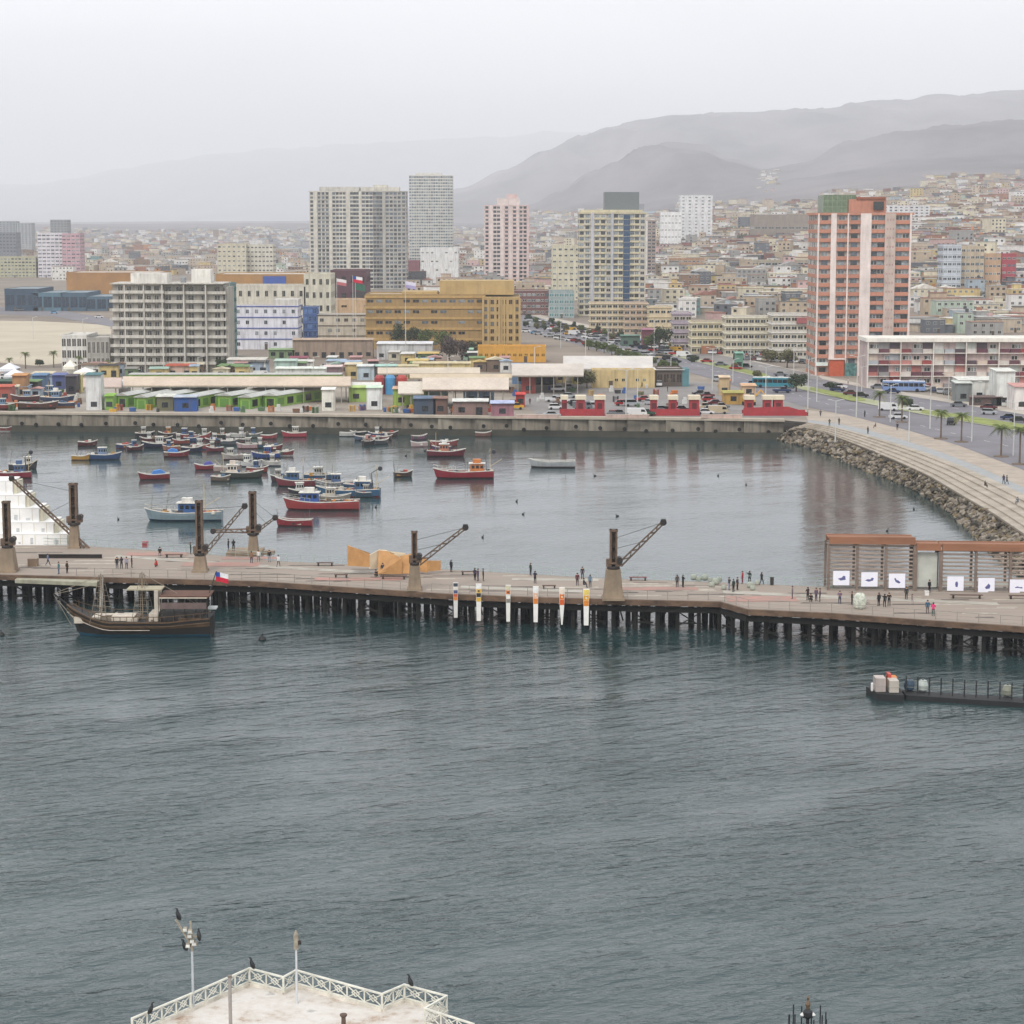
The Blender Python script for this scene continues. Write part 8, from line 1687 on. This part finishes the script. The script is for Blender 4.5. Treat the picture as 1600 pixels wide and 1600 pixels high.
STL = [('teal-roofed white kiosk on a bright blue base at the quay edge', 147, 641, 24, 9.0, '#dcdcda', '#4a7478', 'hut', 4), ('bright blue cargo container at the quay edge below the buses', 290, 643, 35, 3.6, '#1e58b0', '#b8c0cc', 'container', 3), ('pale tarpaulin lean-to beside the bright blue container', 258, 642, 26, 3.6, '#6c6a48', '#d6d6cc', 'stall', 4), ('lime green end booth by the blue kiosk', 171, 641, 13, 3.6, '#7db03a', '#8fc04a', 'hut', 4),
      ('square white booth at the quay edge past the buses', 513, 642, 20, 5.4, '#e4e0d2', '#efece2', 'hut', 3), ('white double booth with a pale green awning', 585, 640, 24, 5.6, '#e6e8e6', '#cfe4cc', 'hut', 3), ('lime green shopfront stall with a red door panel', 568, 628, 46, 3.8, '#9cc050', '#b8d07c', 'stall', 4), ('bright green and yellow stall below the red barrels', 640, 634, 52, 4.4, '#9cc040', '#d8b090', 'stall', 4),
      ('mint glass stall row under the market hall front', 680, 632, 40, 4.6, '#a8ccc8', '#c4d8d4', 'stall', 4), ('light blue stall row with pink roof under the market hall', 748, 632, 48, 4.6, '#88aacc', '#d4a8a0', 'stall', 4), ('dark blue boat shed stack on the quay before the market hall', 664, 648, 36, 4.0, '#3c5068', '#5c7088', 'container', 4), ('rust brown cladded box beside the dark blue stack', 688, 648, 22, 4.0, '#7a5548', '#8c6a5c', 'container', 3),
      ('grey office barge-like hut with dark window row on the quay', 735, 650, 55, 3.6, '#8c6c64', '#dcdcd6', 'hut', 4), ('rose coloured hut beside the grey office hut', 785, 652, 36, 3.4, '#a86878', '#b4bcdc', 'hut', 4), ('orange-brown crate store at the dock yard corner', 31, 621, 22, 6.0, '#b8804c', '#c89058', 'container', 4), ('red roofed low shed at the dock yard corner', 8, 628, 22, 4.0, '#b04a3a', '#c05a44', 'stall', 4), ('dark green stack of nets and crates in the dock yard', 10, 615, 32, 3.4, '#2c4a3a', '#3a5a48', 'container', 4),
      ('blue workshop hut in the dock yard', 62, 612, 22, 4.6, '#3f6c9c', '#5c80a4', 'hut', 4), ('violet-blue container behind the blue workshop hut', 92, 608, 20, 4.0, '#4a5a98', '#6470a4', 'container', 4), ('dark container stack near the blue kiosk', 112, 616, 18, 5.0, '#35303a', '#4c4650', 'container', 4), ('yellow sign hut near the blue kiosk', 121, 614, 12, 5.0, '#d8c870', '#e8e0c0', 'hut', 3), ('white pagoda tent at the start of the yard', 12, 596, 28, 5.5, '#c8ccd4', '#dfe2e8', 'tent', 6), ('second white pagoda tent on the yard', 20, 604, 26, 5.0, '#b8c4d4', '#e4e6ea', 'tent', 6),
      ('white tent beside the row of buses', 190, 622, 20, 5.0, '#dcdcd8', '#e8e6f0', 'tent', 5), ('white marquee behind the museum steps', 130, 598, 30, 4.5, '#dcd8cc', '#e6e4dc', 'tent', 6), ('pale cream tent roof on the hotel side', 108, 594, 18, 6.0, '#dcd8cc', '#e8e4d4', 'tent', 5), ('low terracotta roofed shop before the hotel', 281, 590, 44, 3.6, '#d0b09c', '#b8573e', 'stall', 5), ('white shop row right of the hotel tree', 385, 585, 60, 4.6, '#dcdad2', '#d4d0c6', 'stall', 6),
      ('mint roofed stall by the maroon awning', 446, 586, 34, 4.4, '#a8c8bc', '#b4ccc0', 'stall', 5), ('maroon pitched awning beside the mint roofed stall', 466, 578, 28, 3.8, '#d8c8b8', '#8a3a50', 'stall', 5), ('long white roofed row of shops behind the canopy', 470, 597, 78, 4.0, '#dcdcd8', '#dfe4da', 'stall', 4), ('mauve fronted stall with a white strip roof', 520, 594, 28, 4.0, '#8c7078', '#dcc8c4', 'stall', 4), ('cream and yellow stall behind the white awning', 552, 592, 26, 4.4, '#d8bc78', '#d8ccb0', 'stall', 4), ('pale blue and white stall behind the white awning', 572, 594, 28, 4.2, '#b8ccd8', '#d8dcd8', 'stall', 4),
      ('teal roofed stall with dark columns', 602, 594, 34, 4.2, '#5c4844', '#a8ccc0', 'stall', 4), ('yellow fronted stall row past the teal roof', 632, 592, 42, 3.8, '#d8b458', '#c8bc94', 'stall', 4), ('pale yellow long stall row near the dark trees', 690, 587, 90, 3.8, '#d8c07c', '#cdbf98', 'stall', 4), ('green tiled small stall among the cream roofs', 440, 560, 40, 3.0, '#7c9868', '#8ca878', 'stall', 4), ('light green awning by the purplish trees', 730, 562, 18, 3.5, '#90b89c', '#a0c4a8', 'stall', 4),
      ('brown ruined wall building in front of the cream three-storey house', 520, 560, 125, 6.5, '#a08874', '#b09a84', 'stall', 6), ('long white barrel roofed shed beside the brown ruined wall', 632, 562, 86, 5.5, '#c8c8c8', '#d8d8d8', 'hut', 10), ('sky blue stall with a dark open end', 814, 600, 28, 5.4, '#6894c8', '#8cb0d8', 'stall', 5), ('black open shelter next to the sky blue stall', 851, 601, 34, 5.0, '#2a2428', '#c8bcb0', 'stall', 5), ('pale yellow garage door hut after the black shelter', 876, 598, 16, 4.4, '#d8bc78', '#d8ccb0', 'hut', 5), ('yellow gate hut against the olive bush', 900, 600, 12, 4.4, '#dcd070', '#d8ccb0', 'hut', 4),
      ('bright red square skip at the quay edge', 813, 636, 14, 3.2, '#c42420', '#d83a30', 'container', 3), ('red and orange delivery truck box on the quay', 826, 615, 22, 4.6, '#a03028', '#b8685c', 'container', 3), ('cream wagon hut beyond the avenue shelter', 1132, 618, 16, 5.0, '#c8a878', '#d8c0a0', 'hut', 3), ('orange-brown food stand near the yellow digger', 1134, 614, 14, 3.4, '#a0522c', '#c87848', 'stall', 3), ('mustard yellow plank stall between the quay lots', 1146, 632, 32, 3.0, '#c89838', '#a8a050', 'stall', 4), ('peach strip roof kiosk by the third red booths', 1170, 620, 22, 3.0, '#d8b088', '#dcb088', 'stall', 4),
      ('small green kiosk on the avenue pavement', 1155, 576, 12, 5.0, '#5c9880', '#7cac98', 'hut', 3), ('maroon kiosk box by the green hoarding', 1012, 544, 18, 7.0, '#80384c', '#a0687c', 'hut', 5), ('long dark green hoarding beside the maroon kiosk', 985, 541, 30, 4.0, '#4c7060', '#5c8070', 'hut', 2), ('white garden wall house along the near lanes', 1530, 626, 66, 5.5, '#e0e0d8', '#d8d8d0', 'hut', 8), ('tall white cube house beyond the garden wall', 1570, 634, 30, 9.0, '#e2e4de', '#d8d8d0', 'hut', 8), ('white framed pavilion with pink base at the side of the view', 1596, 641, 24, 6.0, '#e4ddd8', '#c8948c', 'hut', 8), ('grey glass gatehouse before the garden wall', 1505, 628, 26, 5.0, '#7c8484', '#c8ccc4', 'hut', 5), ('dark brown low wall shed before the garden wall', 1540, 634, 50, 2.2, '#5c4844', '#6c5854', 'hut', 1)]
for a in STL:
    lb = a[0].replace('right of', 'beside'); stall(lb, a[1], a[2], a[3], a[4], a[5], a[6], a[7], a[8])
# barrels stack
g = G(610, 616); t = thing('storage_tank', 'red and sky blue upright storage tanks close together behind the green stalls', 'tank', tuple(g))
for x, c in ((-3, '#9c3230'), (0, '#4a90c0'), (3.2, '#b03c34')): mb = MB(); mb.lathe([(1.5, 0), (1.5, 4.6), (0.9, 5.4)], paint(c), 12, c=(x, 0, 0)); mb.build('tank_body', t)
# red viewpoint booths
redm = mat('red_booth_paint', '#a02c34', 0.6, 0.15, 0.6, dirt=0.15); capm = mat('cream_booth_cap', '#d8ccb4', 0.7, 0.1, 0.5)
for lb, x0, x1, booths in (('first pair of deep red quay booths with cream caps by the open quay', 875, 945, ((878, 886), (901, 914), (930, 945))), ('second group of red quay booths with three cream caps', 1016, 1094, ((1017, 1027), (1046, 1058), (1078, 1093))), ('third group of red quay booths ending in a low pointed wall', 1162, 1262, ((1165, 1178), (1194, 1206), (1210, 1224)))):
    a = at(x0, 650, GZ); b = at(x1, 650, GZ); k_ = a.y/F; t = thing('red_booth_group', lb, 'kiosk', (a.x, a.y+0.5, GZ)); W_ = (x1-x0)*k_
    mb = MB()
    if x0 > 1100: mb.extr_y([(0, 0), (W_, 0), (W_, 0.9), (W_*0.7, 2.3), (0, 2.0)], 0, 0.4, redm)
    else: mb.box(0, W_, 0, 0.4, 0, 1.7, redm)
    mb.box(0, W_, 3.6, 4.0, 0, 1.2, redm); mb.box(0.02, W_*0.98, 0.4, 3.6, 0.0, 0.3, mat('booth_floor', '#b89a90', 0.8)); mb.build('low_wall', t)
    for (q0, q1) in booths:
        u0, u1 = (q0-x0)*k_, (q1-x0)*k_; mb = MB(); mb.box(u0, u1, 0.45, 3.2, 0.3, 4.0, redm); mb.build('booth', t); mb = MB(); mb.box(u0-0.3, u1+0.3, 0.0, 3.6, 4.01, 5.0, capm); mb.build('booth_cap', t)
        mb = MB(); mb.box((u0+u1)/2-0.6, (u0+u1)/2+0.6, 0.40, 0.449, 1.6, 3.2, mat('booth_opening', '#5a1c22', 0.7)); mb.build('hatch', t)
# pinkish parapet panels on the quay
for lb, x0, x1 in (('pale pink low parapet before the red skip', 806, 873), ('pink parapet strip between red booth groups', 947, 1014), ('pink parapet strip before the third booth group', 1096, 1160)):
    a = at(x0, 654, GZ+.3); b = at(x1, 654, GZ+.3); t = tag(link('parapet', None, None, (a.x, a.y+0.8, GZ+0.3)), lb, 'parapet'); mb = MB(); mb.box(0, b.x-a.x, 0, 0.3, 0, 0.8, mat('pink_parapet', '#c8aca0', 0.85, 0.15, 0.5, dirt=0.3)); mb.build('wall', t); mb = MB(); mb.box(-0.05, b.x-a.x+0.05, -0.06, 0.36, 0.8, 0.92, mat('pink_coping', '#d2bcae', 0.85, 0.1, 0.5)); mb.build('coping', t)
# yellow digger
g = G(1170, 633); t = thing('digger', 'yellow excavator parked near the third red booths', 'excavator', tuple(g)); yl_ = paint('#d8a030'); mb = MB(); mb.box(-1.4, 1.4, -1.1, 1.1, 0.9, 2.0, yl_); mb.box(-1.5, -0.8, -1, 1, 2.0, 2.3, yl_); mb.build('engine_body', t)
mb = MB(); mb.box(0.1, 1.2, -1.0, 0, 2.0, 3.2, carg); mb.build('cab', t); mb = MB(); mb.bar((1.2, 0.4, 1.8), (3.2, 0.4, 4.0), 0.35, yl_); mb.bar((3.2, 0.4, 4.0), (4.8, 0.4, 2.0), 0.28, yl_); mb.build('boom', t); mb = MB(); mb.box(4.5, 5.2, 0, 0.8, 1.3, 2.1, crd); mb.build('bucket', t)
for s in (-1, 1): mb = MB(); mb.box(-1.7, 1.7, s*0.95-0.3, s*0.95+0.3, 0.05, 0.85, tyre); mb.build('track', t)
# boats on the hard in the dock yard
for b_ in (('old brown boat propped on the quay edge with a mustard rail', 60, 640, 62, '#5c3a30', '#2a1c1a', 'skiff', 1, 0.02, 'load'), ('dark blue hulled boat resting in the dock yard', 90, 630, 52, '#2c4068', '#28303c', 'mid', 1, 0.0, None), ('maroon boat on the hard behind the old brown boat', 40, 628, 44, '#5c2c34', '#2c1c20', 'mid', -1, 0.1, None), ('red hulled boat at the very corner of the dock yard', 6, 641, 40, '#8c2c30', '#4c1c20', 'mid', 1, 0.0, None), ('navy and orange boat beside the yellow sign hut', 100, 638, 34, '#2c3c60', '#8c5a2c', 'skiff', -1, 0.0, 'load'), ('blue boat laid up beside the orange-brown crate store', 76, 620, 40, '#3a6494', '#24384c', 'mid', -1, 0.1, None)):
    boat(b_[0], b_[1], b_[2], b_[3], b_[4], b_[5], b_[6], b_[7], '#6c8cb0', b_[8], b_[9], z=None, group='boats laid up in the dock yard')
# flags in front of the dark hall and court
for lb, px, pyb, pyt, parts in (('flagpole with a white and red flag before the dark red hall', 527, 475, 434, [(0, 1, 0.5, 1, '#e0dada'), (0, 1, 0, 0.5, '#b86a70')]), ('flagpole with a large white, red and blue national flag', 552, 478, 430, CH_), ('flagpole with a pale violet flag near the ochre roof', 632, 470, 438, [(0, 1, 0.5, 1, '#d8d4e4'), (0, 1, 0, 0.5, '#a8a0c4')]), ('flagpole with a green and white flag beside the national one', 556, 486, 442, [(0, 1, 0, 1, '#3a6a58')])):
    p_ = Vector((xt(px, 800, 10), 800, terr(0, 800))) if px < 600 else Vector((xt(px, 720, 10), 728, GZ)); h_ = zt(pyt, p_.y)-p_.z; t = thing('flagpole', lb, 'flagpole', tuple(p_)); mb = MB(); mb.lathe([(0.15, 0), (0.08, h_)], lpm, 6); mb.build('pole', t); flagm((0.1, 0, h_-2.6), 3.6, 2.3, parts, 'flag', t, 0.4)
# more small stalls among the roofs and along the quay
SR = random.Random(33); PLC = [(400, 480, 'near the blue stair tower'), (480, 560, 'near the brown ruined wall'), (560, 640, 'below the barrel roofed shed'), (640, 720, 'before the purplish trees'), (720, 800, 'behind the market hall end'), (130, 230, 'by the museum steps'), (230, 330, 'before the hotel'), (330, 400, 'by the hotel tree'), (0, 130, 'in the dock yard')]
def plc(px):
    for a, b, n_ in PLC:
        if a <= px < b: return n_
    return 'on the open quay'
SN = [('cream', '#cfc4a8'), ('white', '#d8d6d0'), ('grey', '#96948e'), ('mint', '#a0bcae'), ('yellow', '#cdb26c'), ('pale blue', '#9cb0c4'), ('brown', '#7c6450'), ('rose', '#b88c88'), ('green', '#6c8c58'), ('dark', '#3c3a3c')]
n_ = 0
for i in range(400):
    if n_ >= 52: break
    px = SR.choice([SR.uniform(395, 800), SR.uniform(395, 800), SR.uniform(125, 400), SR.uniform(0, 125)]); py = SR.uniform(563, 586) if px > 395 else SR.uniform(586, 592) if px > 125 else SR.uniform(592, 625)
    c = SR.choice(SN); d = SR.choice(SN); lb = f'small {c[0]} stall with a {d[0]} sloping roof {plc(px)}'
    if lb in USED: continue
    stall(lb, px, py, SR.uniform(14, 34), SR.uniform(2.6, 4.0), c[1], d[1], 'stall', SR.choice([3, 4, 5]), SR.uniform(-.1, .1), SR.random() < .3); n_ += 1
crm_ = {}
n_ = 0
for i in range(900):
    if n_ >= 110: break
    px = SR.choice([SR.uniform(0, 130), SR.uniform(170, 560), SR.uniform(560, 800), SR.uniform(800, 1130)]); py = SR.uniform(641, 646) if (px > 170 and px < 800) else SR.uniform(604, 645)
    k2 = SR.choice(['crate', 'barrel', 'pallet_stack', 'fish_bin']); c = SR.choice([('blue', '#2f5c9c'), ('red', '#a03a34'), ('white', '#d8d8d4'), ('brown', '#7c5c44'), ('green', '#4c7048'), ('yellow', '#cfa23c'), ('black', '#26272a'), ('orange', '#c8702c')])
    nearn = ('by the dock yard boats' if px < 130 else 'by the blue cargo container' if px < 320 else 'before the middle market rows' if px < 420 else 'by the square white booth' if px < 540 else 'by the white double booth' if px < 620 else 'before the dark blue boat shed' if px < 700 else 'before the grey office hut' if px < 760 else 'before the rose hut' if px < 800 else 'by the bright red skip' if px < 870 else 'behind the first red booths' if px < 950 else 'between the red booth groups' if px < 1020 else 'near the second red booths')
    lb = f'{c[0]} {k2.replace("_", " ")} {nearn} on the quay'
    if lb in USED: continue
    key = (k2, c[0])
    if key not in crm_:
        a = MB(); m_ = paint(c[1], 0.5, 0.4)
        if k2 == 'barrel': a.lathe([(.35, 0), (.4, .3), (.4, .8), (.35, 1.1)], m_, 10)
        elif k2 == 'pallet_stack':
            for j in range(7): a.box(-.7, .7, -.5, .5, j*.22, j*.22+.06, m_); a.box(-.7, -.5, -.5, .5, j*.22+.06, j*.22+.2, m_); a.box(.5, .7, -.5, .5, j*.22+.06, j*.22+.2, m_)
        elif k2 == 'fish_bin': a.box(-.8, .8, -.55, .55, .1, .9, m_, taper=-.1); a.box(-.86, .86, -.6, .6, .9, 1.0, m_)
        else: a.box(-.6, .6, -.5, .5, 0, .9, m_); a.box(-.64, .64, -.54, .54, .9, .98, m_); a.box(-.3, .5, -.4, .4, .98, 1.7, m_)
        crm_[key] = a.mesh(k2)
    g = G(px, py); o = link(k2, crm_[key], None, (g.x, g.y, g.z+0.02), SR.uniform(-.5, .5)); tag(o, lb, k2.replace('_', ' '), 'crates and barrels on the quay'); n_ += 1
# people around the market and quay
QP = [('walking on the open quay below the yellow wall', 1003, 606), ('standing by the red skip', 828, 632), ('beside the white booth at the quay edge', 497, 641), ('crossing the yard by the tents', 38, 606), ('near the pale bus canopy end', 545, 630), ('by the dark blue stack on the quay', 705, 649), ('before the market hall opening', 770, 640), ('near the brown garage', 1043, 612), ('at the kerb by the bus shelter', 1196, 612), ('on the avenue pavement by the bright grass', 1325, 600), ('at the foot of the orange tower', 1346, 600), ('on the far pavement before the coloured flats', 1440, 612), ('by the quay lamp', 985, 648), ('at the edge of the third red booths', 1262, 650)]
for i, (pl, px, py) in enumerate(QP):
    c_ = ['#1f2228', '#5c2c34', '#c9c6c0', '#2c3c5c', '#3a5a4a', '#7c4a3a', '#8c8c94'][i % 7]; nm_ = ['black', 'maroon', 'white', 'navy', 'green', 'rust brown', 'grey'][i % 7]
    person(px, py, ['walk', 'stand', 'arms'][i % 3], c_, '#2a2c30', f'person in {nm_} {pl}', z=None)
# rough stone and rubble spill at the quay end
